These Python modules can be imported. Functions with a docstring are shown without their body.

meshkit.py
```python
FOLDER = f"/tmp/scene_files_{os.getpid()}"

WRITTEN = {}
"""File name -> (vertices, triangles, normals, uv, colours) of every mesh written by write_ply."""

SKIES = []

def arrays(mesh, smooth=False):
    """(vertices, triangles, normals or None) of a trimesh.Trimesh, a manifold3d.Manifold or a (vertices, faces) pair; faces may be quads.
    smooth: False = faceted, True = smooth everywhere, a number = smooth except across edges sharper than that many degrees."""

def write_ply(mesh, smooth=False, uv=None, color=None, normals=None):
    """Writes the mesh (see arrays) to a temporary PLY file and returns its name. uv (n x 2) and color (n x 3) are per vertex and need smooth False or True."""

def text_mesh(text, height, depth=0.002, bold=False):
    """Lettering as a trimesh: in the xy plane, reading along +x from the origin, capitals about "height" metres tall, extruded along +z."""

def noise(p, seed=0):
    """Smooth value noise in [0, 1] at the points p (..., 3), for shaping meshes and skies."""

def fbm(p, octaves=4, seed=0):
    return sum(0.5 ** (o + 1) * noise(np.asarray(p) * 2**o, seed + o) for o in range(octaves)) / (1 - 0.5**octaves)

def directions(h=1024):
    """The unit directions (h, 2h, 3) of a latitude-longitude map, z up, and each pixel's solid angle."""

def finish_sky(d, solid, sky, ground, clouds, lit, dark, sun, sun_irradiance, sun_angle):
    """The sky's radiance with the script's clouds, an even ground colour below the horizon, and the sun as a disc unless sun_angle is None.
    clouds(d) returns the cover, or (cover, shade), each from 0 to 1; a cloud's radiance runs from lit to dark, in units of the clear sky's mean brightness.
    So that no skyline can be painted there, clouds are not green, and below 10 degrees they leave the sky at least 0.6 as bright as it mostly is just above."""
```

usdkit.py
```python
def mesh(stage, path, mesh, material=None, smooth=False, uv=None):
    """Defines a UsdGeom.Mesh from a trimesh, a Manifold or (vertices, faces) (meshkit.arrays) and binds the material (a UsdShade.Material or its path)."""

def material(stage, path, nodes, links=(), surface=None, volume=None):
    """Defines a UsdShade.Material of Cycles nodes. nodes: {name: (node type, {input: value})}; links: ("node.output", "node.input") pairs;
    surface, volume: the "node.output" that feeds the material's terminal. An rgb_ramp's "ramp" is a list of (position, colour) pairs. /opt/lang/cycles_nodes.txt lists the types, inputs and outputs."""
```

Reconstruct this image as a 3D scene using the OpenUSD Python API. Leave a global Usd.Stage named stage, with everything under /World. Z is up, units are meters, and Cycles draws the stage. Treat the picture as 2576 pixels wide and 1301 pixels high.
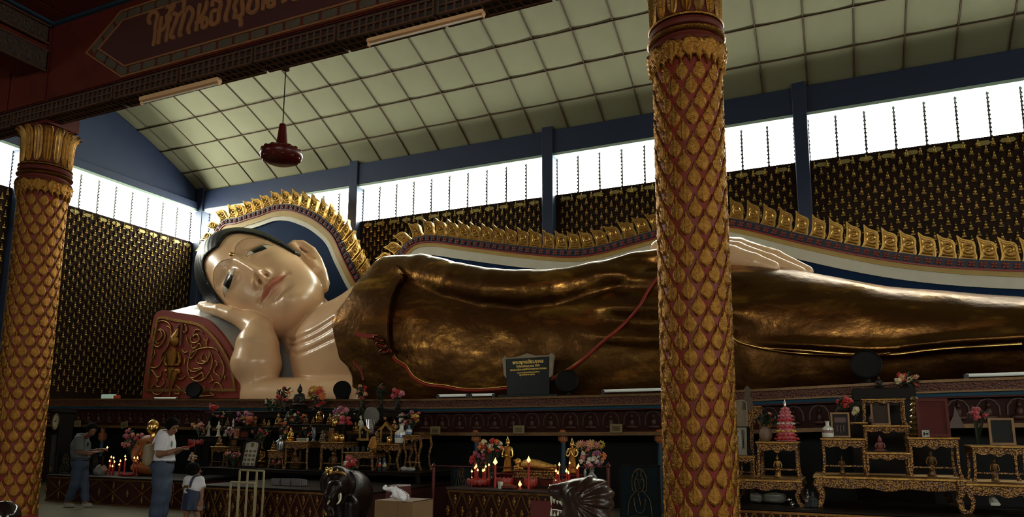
import math, random, glob
import numpy as np, trimesh, manifold3d
from scipy.interpolate import PchipInterpolator
from scipy.spatial.transform import Rotation as Rot
from shapely.geometry import Polygon, LineString, box as sbox
from shapely.ops import unary_union
from pxr import Usd, UsdGeom, UsdLux, UsdShade, Sdf, Gf, Vt
import usdkit, meshkit
rng = np.random.default_rng(7)
stage = Usd.Stage.CreateInMemory()
W = UsdGeom.Xform.Define(stage, '/World'); stage.SetDefaultPrim(W.GetPrim())
UsdGeom.Scope.Define(stage, '/World/Looks')

# ---------------------------------------------------------------- camera
FPX, CY, CX, PAN, TILT, ROLL = 1855.74, 815.21, 1255.95, -0.428726, 0.149474, 0.006397
EYE = np.array([0.0, 0.0, 1.45])
def _cam():
    cp, sp, ct, st, cr, sr = math.cos(PAN), math.sin(PAN), math.cos(TILT), math.sin(TILT), math.cos(ROLL), math.sin(ROLL)
    f = np.array([sp*ct, cp*ct, st]); r = np.array([cp, -sp, 0]); u = np.cross(r, f)
    return np.array([r*cr + u*sr, u*cr - r*sr, f])
CAM = _cam()
cam = UsdGeom.Camera.Define(stage, '/World/camera')
m4 = np.eye(4); m4[0, :3] = CAM[0]; m4[1, :3] = CAM[1]; m4[2, :3] = -CAM[2]; m4[3, :3] = EYE
cam.AddTransformOp().Set(Gf.Matrix4d(m4.tolist()))
cam.CreateHorizontalApertureAttr(36.0); cam.CreateVerticalApertureAttr(36.0*1301/2576)
cam.CreateFocalLengthAttr(FPX*36/2576)
cam.CreateHorizontalApertureOffsetAttr((1288-CX)*36/2576); cam.CreateVerticalApertureOffsetAttr((CY-650.5)*36/2576)
cam.CreateClippingRangeAttr(Gf.Vec2f(0.05, 500)); cam.CreateExposureAttr(-0.2)
def ray(px, py): return CAM.T @ np.array([(px-CX)/FPX, -(py-CY)/FPX, 1.0])
def onY(px, py, Y): d = ray(px, py); return EYE + d*(Y-EYE[1])/d[1]
def onX(px, py, X): d = ray(px, py); return EYE + d*(X-EYE[0])/d[0]
def onZ(px, py, Z): d = ray(px, py); return EYE + d*(Z-EYE[2])/d[2]
def crop(l, s, ox, oy): return [(x/s+ox, y/s+oy) for x, y in l]

# ---------------------------------------------------------------- sky and daylight through the windows
dome = UsdLux.DomeLight.Define(stage, '/World/sky'); dome.CreateIntensityAttr(2.0); dome.CreateColorAttr(Gf.Vec3f(.96, 1.0, .89))
def daylight(name, centre, toward, w, h, strength, color=(1.0, .975, .84)):
    l = UsdLux.RectLight.Define(stage, f'/World/{name}'); z = -np.asarray(toward, float); z /= np.linalg.norm(z)
    up = np.array([0, 0, 1.0]) if abs(z[2]) < .9 else np.array([0, 1.0, 0]); x = np.cross(up, z); x /= np.linalg.norm(x); y = np.cross(z, x)
    m = np.eye(4); m[0, :3], m[1, :3], m[2, :3], m[3, :3] = x, y, z, centre
    l.AddTransformOp().Set(Gf.Matrix4d(m.tolist())); l.CreateWidthAttr(w); l.CreateHeightAttr(h)
    l.CreateIntensityAttr(strength); l.CreateColorAttr(Gf.Vec3f(*color))
    l.CreateNormalizeAttr(False)
XL, XR, YB, YF = -21.75, 15.0, 20.0, -9.0
WZ0, WZ1 = 8.53, 9.78
BAYS = [(-21.5+7.01*k+.17, -21.5+7.01*(k+1)-.17) for k in range(5)]
LBAYS = [(13.15-7.0*k+.13, 13.15-7.0*(k-1)-.13) for k in range(3)]
LK = 1.0
for k, (a, b) in enumerate(BAYS[:4]): daylight(f'daylight_back_{k}', ((a+b)/2, YB+.55, (WZ0+WZ1)/2), (0, -1, .15), b-a, 1.5, 25*LK)
for k, (a, b) in enumerate(LBAYS): daylight(f'daylight_left_{k}', (XL-.55, (a+b)/2, (WZ0+WZ1)/2), (1, 0, .15), b-a, 1.5, 30*LK)
for k in range(2): daylight(f'daylight_right_{k}', (XR+.5, 9.6+7*k, (WZ0+WZ1)/2), (-1, 0, 0), 6.5, 1.5, 3*LK)
daylight('daylight_side_opening', (XR+.5, 4.0, 5.6), (-1, 0, 0), 6.0, 3.4, 4.5*LK)
for k, (x, w, e) in enumerate(((-18.4, 5.0, 2.6), (2.5, 10.5, 8.5))): daylight(f'daylight_front_{k}', (x, YF-.5, 5.6), (0, 1, 0), w, 1.9, e*LK)

# ---------------------------------------------------------------- helpers
_names, _origin = {}, {}
def _path(parent, name):
    p = parent if isinstance(parent, str) else ('/World' if parent is None else str(parent.GetPath()))
    n = _names.get((p, name), 0); _names[(p, name)] = n+1
    return f'{p}/{name}' + (f'_{n:03d}' if n else ''), p
def tag(prim, label=None, cat=None, group=None, kind=None):
    for k, v in (('label', label), ('category', cat), ('group', group), ('kind', kind)):
        if v: prim.SetCustomDataByKey(k, v)
    return prim
def thing(name, label=None, cat=None, at=(0, 0, 0), group=None, kind=None, parent=None):
    path, _ = _path(parent, name); x = UsdGeom.Xform.Define(stage, path)
    x.AddTranslateOp().Set(Gf.Vec3d(*map(float, at))); _origin[path] = np.asarray(at, float)
    return tag(x.GetPrim(), label, cat, group, kind)
def put(name, mesh, mat, parent=None, smooth=False, label=None, cat=None, group=None, kind=None):
    """one Mesh prim under a thing or part, or at top level; the mesh is given in world coordinates"""
    path, p = _path(parent, name)
    if isinstance(mesh, (list,)): mesh = cat_(mesh)
    v, f, n = meshkit.arrays(mesh, smooth)
    o = _origin.get(p, np.zeros(3)); _origin[path] = o
    mm = UsdGeom.Mesh.Define(stage, path)
    mm.CreatePointsAttr(Vt.Vec3fArray.FromNumpy((v-o).astype(np.float32)))
    mm.CreateFaceVertexCountsAttr(Vt.IntArray.FromNumpy(np.full(len(f), 3, np.int32)))
    mm.CreateFaceVertexIndicesAttr(Vt.IntArray.FromNumpy(f.astype(np.int32).ravel()))
    mm.CreateSubdivisionSchemeAttr('none')
    if n is not None: mm.CreateNormalsAttr(Vt.Vec3fArray.FromNumpy(n.astype(np.float32))); mm.SetNormalsInterpolation('vertex')
    UsdShade.MaterialBindingAPI.Apply(mm.GetPrim()).Bind(mat)
    return tag(mm.GetPrim(), label, cat, group, kind)
def dup(src, at, rz=0, label=None, group=None, scale=None):
    """a copy of a thing, with its parts, by internal reference"""
    was = src.GetCustomData(); base = str(src.GetPath()).rsplit('/', 1)[1]
    if base[-4:-3] == '_' and base[-3:].isdigit(): base = base[:-4]
    path, _ = _path(None, base); x = UsdGeom.Xform.Define(stage, path)
    x.GetPrim().GetReferences().AddInternalReference(src.GetPath())
    x.ClearXformOpOrder()
    x.AddTranslateOp(opSuffix='put').Set(Gf.Vec3d(*map(float, at)))
    if rz: x.AddRotateZOp(opSuffix='put').Set(float(rz))
    if scale: x.AddScaleOp(opSuffix='put').Set(Gf.Vec3f(*([float(scale)]*3 if np.ndim(scale) == 0 else map(float, scale))))
    x.GetPrim().SetInstanceable(True)
    return tag(x.GetPrim(), label or was.get('label'), was.get('category'), group or was.get('group'))
def cat_(l):
    vs, fs, n = [], [], 0
    for m in l:
        v, f, _ = meshkit.arrays(m, False); vs.append(v); fs.append(f+n); n += len(v)
    return trimesh.Trimesh(np.vstack(vs), np.vstack(fs), process=False)
def bx(x0, x1, y0, y1, z0, z1, bev=0.0):
    lo, hi = np.minimum((x0, y0, z0), (x1, y1, z1)), np.maximum((x0, y0, z0), (x1, y1, z1))
    if bev <= 0:
        m = trimesh.creation.box(hi-lo); m.apply_translation((lo+hi)/2); return m
    b = min(bev, *(.49*(hi-lo))); pts = []
    for i in np.ndindex(2, 2, 2):
        c = np.where(i, hi, lo); s = np.where(i, -1, 1)
        for k in range(3): q = c+s*b; q[k] = c[k]; pts.append(q)
    return trimesh.convex.convex_hull(np.array(pts))
def xf(m, t=(0, 0, 0), r=None, s=None):
    v, f, _ = meshkit.arrays(m, False); v = v*(1 if s is None else np.asarray(s, float))
    if r is not None: v = v @ Rot.from_euler('xyz', r, degrees=True).as_matrix().T
    return trimesh.Trimesh(v+np.asarray(t, float), f, process=False)
def lathe(prof, n=16, at=(0, 0, 0)):
    p = np.asarray(prof, float); a = np.arange(n)*2*np.pi/n
    v = np.stack([p[:, None, 0]*np.cos(a), p[:, None, 0]*np.sin(a), np.repeat(p[:, 1:2], n, 1)], -1).reshape(-1, 3)
    k = len(p); i, j = np.meshgrid(np.arange(k-1), np.arange(n), indexing='ij'); j2 = (j+1) % n
    q = np.stack([i*n+j, i*n+j2, (i+1)*n+j2, (i+1)*n+j], -1).reshape(-1, 4)
    f = np.vstack([q[:, [0, 1, 2]], q[:, [0, 2, 3]]])
    for e, flip in ((0, True), (k-1, False)):
        if p[e, 0] > 1e-6:
            c = len(v); v = np.vstack([v, [[0, 0, p[e, 1]]]]); jj = np.arange(n)
            t = np.stack([np.full(n, c), e*n+jj, e*n+(jj+1) % n], 1); f = np.vstack([f, t[:, ::-1] if flip else t])
    return trimesh.Trimesh(v+np.asarray(at, float), f, process=False)
def tube(pts, r, n=8, closed=False, cap=True):
    p = np.asarray(pts, float); k = len(p); r = np.broadcast_to(np.asarray(r, float), (k,))
    t = np.gradient(p, axis=0) if not closed else (np.roll(p, -1, 0)-np.roll(p, 1, 0))
    t /= np.maximum(np.linalg.norm(t, axis=1, keepdims=True), 1e-9)
    u = np.cross(t[0], [0, 0, 1.0] if abs(t[0][2]) < .9 else [1.0, 0, 0]); u /= np.linalg.norm(u); us = []
    for i in range(k):
        u = u-t[i]*(u@t[i]); u /= max(np.linalg.norm(u), 1e-9); us.append(u.copy())
    us = np.array(us); w = np.cross(t, us); a = np.arange(n)*2*np.pi/n
    v = (p[:, None]+r[:, None, None]*(us[:, None]*np.cos(a)[None, :, None]+w[:, None]*np.sin(a)[None, :, None])).reshape(-1, 3)
    kk = k if closed else k-1; i, j = np.meshgrid(np.arange(kk), np.arange(n), indexing='ij'); j2 = (j+1) % n; i2 = (i+1) % k
    q = np.stack([i*n+j, i*n+j2, i2*n+j2, i2*n+j], -1).reshape(-1, 4); f = np.vstack([q[:, [0, 1, 2]], q[:, [0, 2, 3]]])
    if cap and not closed:
        for e, flip in ((0, True), (k-1, False)):
            c = len(v); v = np.vstack([v, p[e:e+1]]); jj = np.arange(n); tr = np.stack([np.full(n, c), e*n+jj, e*n+(jj+1) % n], 1)
            f = np.vstack([f, tr[:, ::-1] if flip else tr])
    return trimesh.Trimesh(v, f, process=False)
def spline(pts, n=40):
    p = np.asarray(pts, float); d = np.r_[0, np.cumsum(np.linalg.norm(np.diff(p, axis=0), axis=1))]
    from scipy.interpolate import CubicSpline
    return CubicSpline(d, p)(np.linspace(0, d[-1], n))
def even(pts, n):
    p = np.asarray(pts, float); d = np.r_[0, np.cumsum(np.linalg.norm(np.diff(p, axis=0), axis=1))]; s = np.linspace(0, d[-1], n)
    return np.stack([np.interp(s, d, p[:, k]) for k in range(p.shape[1])], 1)
def ball(c, r, sub=2): m = trimesh.creation.icosphere(sub, 1.0); m.apply_scale(1.0); return trimesh.Trimesh(m.vertices*np.asarray(r, float)+np.asarray(c, float), m.faces, process=False)
def plate(poly, d, to):
    """a shapely polygon given depth d; to(v) maps its (x, y, depth) points to the world"""
    out = []
    for g in getattr(poly, 'geoms', [poly]):
        if g.is_empty or g.area < 1e-8: continue
        m = trimesh.creation.extrude_polygon(g, d, engine='earcut'); out.append(trimesh.Trimesh(to(np.array(m.vertices)), m.faces, process=False))
    r = cat_(out); return r
def grid_mesh(P, flip=False):
    k, n = P.shape[:2]; i, j = np.meshgrid(np.arange(k-1), np.arange(n-1), indexing='ij')
    q = np.stack([i*n+j, (i+1)*n+j, (i+1)*n+j+1, i*n+j+1], -1).reshape(-1, 4)
    if flip: q = q[:, ::-1]
    return trimesh.Trimesh(P.reshape(-1, 3), np.vstack([q[:, [0, 1, 2]], q[:, [0, 2, 3]]]), process=False)
def smoothstep(a, b, x): t = np.clip((x-a)/(b-a), 0, 1); return t*t*(3-2*t)

# ---------------------------------------------------------------- materials
_mats = {}
def P(name, color, rough=.5, metal=0.0, noise=0.0, scale=6.0, bump=0.0, bscale=40.0, bdist=.01, color2=None, **kw):
    """principled material; noise: how far the colour wanders towards color2; bump: fine relief"""
    if name in _mats: return _mats[name]
    nodes = {'p': ('principled_bsdf', dict(base_color=color, roughness=rough, metallic=metal, **kw))}; links = []
    nodes['tc'] = ('texture_coordinate', {})
    if noise:
        c2 = color2 or tuple(c*.45 for c in color)
        nodes['n'] = ('noise_texture', dict(scale=scale, detail=5.0, roughness=.6)); links.append(('tc.object', 'n.vector'))
        lo = tuple(a+(b-a)*noise for a, b in zip(color, c2))
        nodes['r'] = ('rgb_ramp', {'ramp': [(.32, lo), (.62, color)]}); links += [('n.fac', 'r.fac'), ('r.color', 'p.base_color')]
    if bump:
        nodes['bn'] = ('noise_texture', dict(scale=bscale, detail=4.0)); links.append(('tc.object', 'bn.vector'))
        nodes['b'] = ('bump', dict(strength=bump, distance=bdist)); links += [('bn.fac', 'b.height'), ('b.normal', 'p.normal')]
    _mats[name] = usdkit.material(stage, '/World/Looks/'+name, nodes, links, surface='p.BSDF'); return _mats[name]
def G(name, nodes, links, surface):
    if name not in _mats: _mats[name] = usdkit.material(stage, '/World/Looks/'+name, nodes, links, surface=surface)
    return _mats[name]
gold = P('gold_leaf', (.36, .175, .036), .33, 1.0, noise=.8, scale=16, color2=(.20, .075, .015), bump=.8, bscale=80, bdist=.012)
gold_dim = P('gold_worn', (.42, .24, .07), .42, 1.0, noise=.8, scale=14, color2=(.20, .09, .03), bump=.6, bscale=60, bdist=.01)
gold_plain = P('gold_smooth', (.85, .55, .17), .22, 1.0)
red = P('red_lacquer', (.19, .020, .011), .5, noise=.4, scale=3, color2=(.11, .013, .008), specular_ior_level=.25)
red_dark = P('red_dark', (.10, .015, .009), .55, noise=.5, scale=3, specular_ior_level=.2)
dark = P('dark_wood', (.011, .007, .005), .5, noise=.5, scale=5, specular_ior_level=.12)
black = P('black_matt', (.006, .006, .006), .55, specular_ior_level=.15)
blue = P('blue_paint', (.021, .036, .085), .5, noise=.25, scale=2)
blue_deep = P('blue_deep', (.006, .021, .066), .55, noise=.5, scale=1.6, color2=(.011, .035, .095), specular_ior_level=.06)
white = P('white_paint', (.62, .60, .48), .5, noise=.25, scale=2.5, color2=(.50, .42, .28))
# ================================================================ the room
def struct(name, mesh, mat, label, parent=None, cat='wall', **kw):
    return put(name, mesh, mat, parent, label=label, cat=None if parent is not None else cat, kind=None if parent is not None else 'structure', **kw)
def walls(name, label, m, cat='wall'):  return struct(name, m, wall_dark, label, cat=cat)
wall_dark = P('wall_dark', (.032, .017, .012), .7, noise=.5, scale=2, specular_ior_level=.1)
wall_plain = P('wall_plain', (.035, .025, .02), .75, noise=.3, scale=1)
floor_mat = G('floor_stone', {'tc': ('texture_coordinate', {}), 'b': ('brick_texture', dict(offset=0.0, color1=(.26, .24, .18), color2=(.23, .21, .16), mortar=(.12, .11, .09), scale=1.0, mortar_size=.006, brick_width=.6, row_height=.6)),
    'p': ('principled_bsdf', dict(roughness=.25))}, [('tc.object', 'b.vector'), ('b.color', 'p.base_color')], 'p.BSDF')
struct('floor', bx(XL-.3, XR+.3, YF-.3, YB+.3, -.3, 0), floor_mat, 'pale tiled temple floor around the altars', cat='floor')
YN = 7.6                      # face of the red nave beam
# back wall below the windows, with its field of small golden figures
wall_back = struct('wall_back', bx(XL-.3, XR+.3, YB, YB+.3, 0, WZ0), wall_dark, 'dark back wall studded with rows of tiny golden seated figures')
wall_left = struct('wall_left', bx(XL-.3, XL, YF-.3, YB, 0, WZ0), wall_dark, 'dark end wall on the left studded with tiny golden seated figures')
for nm, x0, x1, y0, y1, z0, z1, lab in (
    ('wall_right', XR, XR+.3, 7.2, YB, 0, WZ0, 'plain end wall on the right'), ('wall_right', XR, XR+.3, YF, .8, 0, 9, 'plain end wall on the right beside the side door'),
    ('wall_right', XR, XR+.3, .8, 7.2, 7.4, 9, 'plain wall over the high side opening'), ('wall_right', XR, XR+.3, .8, 7.2, 0, 3.8, 'plain wall under the high side opening')):
    struct(nm, bx(x0, x1, y0, y1, z0, z1), wall_plain, lab)
fx = [XL-.3, -20.9, -15.9, -2.75, 7.75, XR+.3]
for k in range(0, 5, 2): struct('wall_front', bx(fx[k], fx[k+1], YF-.3, YF, 0, 8.6), wall_plain, f'plain front wall behind the viewer, stretch {k//2+1}')
for k in range(1, 4, 2): struct('wall_front', bx(fx[k], fx[k+1], YF-.3, YF, 6.7, 8.6), wall_plain, f'plain front wall above high opening {k//2+1}')
for k in range(1, 4, 2): struct('wall_front', bx(fx[k], fx[k+1], YF-.3, YF, 0, 4.5), wall_plain, f'plain front wall below high opening {k//2+1}')
# vaulted ceiling: profile z(y), tiles one by one
ARC_R, ARC_Y, ARC_Z = 18.6, 10.42, 10.47+2.66-18.6
def vault(y): return ARC_Z+np.sqrt(np.maximum(ARC_R**2-(np.asarray(y, float)-ARC_Y)**2, 0))
ceil_mat = P('ceiling_board', (.24, .245, .145), .8, noise=.25, scale=1.3, color2=(.18, .175, .10), bump=.15, bscale=90, bdist=.004)
batten = P('ceiling_batten', (.075, .044, .017), .7)
ceil_root = thing('ceiling', 'curved ceiling of pale green square boards between brown battens', 'ceiling', kind='structure')
arc_s = np.arange(0, 14.0, 1.1)          # arc length from the back wall
th0 = math.asin((YB-ARC_Y)/ARC_R)
ys = ARC_Y+ARC_R*np.sin(th0-arc_s/ARC_R); zs = vault(ys)
tx0 = -20.134-1.1*1.0; tile_x = np.r_[XL, np.arange(tx0+.0, XR+1.2, 1.105)]
tile_x = tile_x[np.r_[True, np.diff(tile_x) > .2]]
def tile(x0, x1, k):
    g = .022; U, V = np.meshgrid(np.linspace(0, 1, 5), np.linspace(0, 1, 5), indexing='ij')
    X = x0+g+(x1-x0-2*g)*U; s = arc_s[k]+g+(1.1-2*g)*V; a = th0-s/ARC_R
    sag = .018*(1-(2*U-1)**2)*(.55+.45*(1-(2*V-1)**2))+rng.uniform(-.004, .004)
    R = ARC_R-sag; t = grid_mesh(np.stack([X, ARC_Y+R*np.sin(a), ARC_Z+R*np.cos(a)], -1), flip=True)
    return t
for k in range(len(arc_s)-1):
    for x0, x1 in zip(tile_x[:-1], tile_x[1:]):
        if k > 9 and x1 < -12: continue
        if x1 > 8 and x0 < 8+20: 
            if x0 > 8.2: continue
        put('ceiling_board', tile(x0, x1, k), ceil_mat, ceil_root, smooth=True)
yy = np.linspace(7.0, YB, 40)
def rib(x): return tube(np.stack([np.full(40, x), yy, vault(yy)-.008], 1), .019, 5)
for x in tile_x[1:]:
    if x < 8.3: put('batten', rib(x), batten, ceil_root)
for k in range(len(arc_s)): put('batten', bx(XL, XR, ys[k]-.017, ys[k]+.017, zs[k]-.03, zs[k]+.01), batten, ceil_root)
P_ = np.stack([np.stack([np.full(40, x), yy, vault(yy)+.05], 1) for x in (XL, XR)], 0)
put('ceiling_deck', grid_mesh(P_), batten, ceil_root)
put('ceiling_deck', bx(8.2, XR, 7.0, YB, 12.9, 13.3), ceil_mat, ceil_root)
# gable end wall above the left windows and upper wall over the beam
def gable(x, th): 
    pl = Polygon([(y, z) for y, z in zip(yy, vault(yy)+.25)]+[(YB, WZ1), (yy[0], WZ1)])
    return plate(pl, th, lambda v: np.stack([x+v[:, 2], v[:, 0], v[:, 1]], 1))
struct('wall_left', gable(XL-.3, .3), blue, 'dark blue gable wall above the left windows', cat='wall')
struct('wall_right', gable(XR, .3), blue, 'dark blue gable wall above the right windows', cat='wall')
struct('wall_nave', bx(XL, XR, 7.95, 8.25, 8.4, 13.4), wall_plain, 'upper nave wall over the red beam', cat='wall')
# ring beams
struct('trim_1', [bx(XL, XR, YB-.22, YB+.3, WZ1+.02, 10.52, .01)], blue, 'blue ring beam above the back windows', cat='beam')
soff = P('soffit_green', (.42, .58, .48), .55)
struct('trim_2', bx(XL+.2, XR, YB-.20, YB+.28, WZ1-.06, WZ1+.02), soff, 'pale green underside strip of the back ring beam', cat='beam')
struct('trim_3', bx(XL-.3, XL+.22, 6, YB-.2, WZ1+.02, 10.06, .01), blue, 'blue ring beam above the left windows', cat='beam')
struct('trim_4', bx(XL-.28, XL+.20, 6, YB-.2, WZ1-.06, WZ1+.02), soff, 'pale green underside strip of the left ring beam', cat='beam')
for k in range(6):
    x = -21.5+7.01*k
    if x < 9: struct(f'trim_{5+k}', [bx(x-.17, x+.17, YB-.28, YB+.25, 0 if k else 2.6, 10.7, .015)], blue,
           ['blue corner pilaster behind the head of the statue', 'blue wall pilaster right behind the hump of the screen', 'blue wall pilaster over the middle of the statue', 'blue wall pilaster right of the front column', 'blue wall pilaster out of view on the right', 'blue pilaster'][k], cat='pilaster')
for k in range(2):
    y = 13.15-7*k
    struct(f'trim_{12+k}', [bx(XL-.25, XL+.26, y-.13, y+.13, 2.3, 10.2, .015)], blue, ['blue wall pilaster on the left end wall', 'blue wall pilaster behind the left column'][k], cat='pilaster')
# louvred clerestory windows
pane = G('pane_glass', {'t': ('transparent_bsdf', dict(color=(.99, 1.0, .99))), 'g': ('glossy_bsdf', dict(color=(.9, .9, .9), roughness=.15)), 'm': ('mix_closure', dict(fac=.05))},
         [('t.BSDF', 'm.closure1'), ('g.BSDF', 'm.closure2')], 'm.closure')
mullion_mat = P('mullion', (.03, .03, .032), .5)
def louvres(axis, c, a, b, n, name, label):
    w = thing(name, label, 'window', kind='structure'); NS = 11; pitch = (WZ1-.06-WZ0)/NS
    def B(u0, u1, d0, d1, z0, z1): return bx(u0, u1, c+d0, c+d1, z0, z1) if axis == 'x' else bx(c-d1, c-d0, u0, u1, z0, z1)
    st = (b-a)/n
    for i in range(n):
        u0, u1 = a+i*st+.012, a+(i+1)*st-.012; sl = []
        for j in range(NS):
            z = WZ0+(j+.5)*pitch
            q = np.array([[u0, -.006, z+pitch*.51], [u1, -.006, z+pitch*.51], [u1, .006, z-pitch*.51], [u0, .006, z-pitch*.51]])
            if axis == 'x': v = np.stack([q[:, 0], c+.14-q[:, 1], q[:, 2]], 1)
            else: v = np.stack([c-.14+q[:, 1], q[:, 0], q[:, 2]], 1)
            sl.append((v, np.array([[0, 1, 2, 3]])))
        put('louvre_pane', sl, pane, w)
    for i in range(n+1):
        u = a+i*st; ms = [B(u-.016, u+.016, .12, .16, WZ0, WZ1-.06)]+[B(u-.03, u+.03, .09, .17, WZ0+(j+.5)*pitch-.024, WZ0+(j+.5)*pitch+.024) for j in range(NS)]
        put('mullion', ms, mullion_mat, w)
    put('sill', B(a, b, -.02, .25, WZ0-.03, WZ0+.012), wall_dark, w)
wl = ['louvred window strip over the pillow and head', 'long louvred window strip between the first two back pilasters', 'louvred window strip behind the front column', 'louvred window strip at the far right of the back wall', 'louvred window strip outside the right edge']
for k, (a, b) in enumerate(BAYS): 
    if a < 6: louvres('x', YB, a, b, 10, f'window_{k+1}', wl[k])
for k, (a, b) in enumerate(LBAYS[:2]): louvres('y', XL, a, b if k else YB-.3, 10, f'window_{k+6}', ['louvred window strip on the left end wall between gable and corner', 'louvred window strip behind the left column'][k])
# the field of small figures on the walls
fig_mat = P('wall_figure_gold', (.48, .30, .085), .36, 1.0)
fig_red = P('niche_red', (.055, .012, .010), .6)
plaque_mat = P('plaque_gold', (.42, .34, .11), .5, .3, noise=.5, scale=40)
def fig_unit():
    m = [ball((0, -.022, .018), (.050, .030, .017), 1), ball((0, -.024, .062), (.030, .022, .036), 1), ball((0, -.026, .118), (.019, .018, .022), 1),
         lathe([(.008, 0), (0, .035)], 5, (0, -.024, .134)), bx(-.042, .042, -.035, 0, -.012, .003)]
    return cat_(m)
FU = xf(fig_unit(), s=(1.15, 1.15, 1.22)); FUL = xf(FU, r=(0, 0, 90))
def field(parent, axis, lo, hi, zlo, zhi, nearest, keep):
    pts = []; du, dz = .30, .165; r = 0; z = zhi-.2
    while z > zlo:
        u = lo+(.5 if r % 2 else 0)*du
        while u < hi:
            if keep(u, z): pts.append((u, z))
            u += du
        r += 1; z -= dz
    pts = np.array(pts); p3 = np.stack([pts[:, 0], np.full(len(pts), YB-.002), pts[:, 1]], 1) if axis == 'x' else np.stack([np.full(len(pts), XL+.002), pts[:, 0], pts[:, 1]], 1)
    order = np.argsort(np.linalg.norm(p3-EYE, axis=1)); unit = FU if axis == 'x' else FUL
    for i in order[:nearest]: put('wall_figure', xf(unit, p3[i]), fig_mat, parent, smooth=50)
    rest = p3[order[nearest:]]
    path, _ = _path(parent, 'figure_field'); pi = UsdGeom.PointInstancer.Define(stage, path); 
    proto = usdkit.mesh(stage, path+'/wall_figure', unit, fig_mat, smooth=50)
    pi.CreatePrototypesRel().SetTargets([proto.GetPath()]); pi.CreatePositionsAttr(Vt.Vec3fArray.FromNumpy(rest.astype(np.float32)))
    pi.CreateProtoIndicesAttr(Vt.IntArray.FromNumpy(np.zeros(len(rest), np.int32))); tag(pi.GetPrim(), kind='stuff')
pil = [-21.5+7.01*k for k in range(6)]
field(wall_back, 'x', -21.2, 6.5, 4.6, WZ0-.02, 290, lambda u, z: min(abs(u-p) for p in pil) > .26 and not (u < -14.5 and z > 7.2 and u > -19.5))
field(wall_left, 'y', 6.0, YB-.3, 2.6, WZ0-.02, 120, lambda u, z: min(abs(u-13.15), abs(u-6.15)) > .24)
def plaque(u, axis):
    c = .06; pl = Polygon([(-.17, 0), (-.17+c, -.055), (.17-c, -.055), (.17, 0), (.17-c, .055), (-.17+c, .055)])
    return plate(pl, .025, (lambda v: np.stack([u+v[:, 0], YB-v[:, 2], WZ0-.13+v[:, 1]], 1)) if axis == 'x' else (lambda v: np.stack([XL+v[:, 2], u-v[:, 0], WZ0-.13+v[:, 1]], 1)))
for u in np.arange(-21, 6.4, .50):
    if min(abs(u-p) for p in pil) > .3: put('name_plaque', plaque(u, 'x'), plaque_mat, wall_back)
for u in np.arange(6.5, YB-.3, .50):
    if min(abs(u-13.15), abs(u-6.15)) > .3: put('name_plaque', plaque(u, 'y'), plaque_mat, wall_left)
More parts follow.
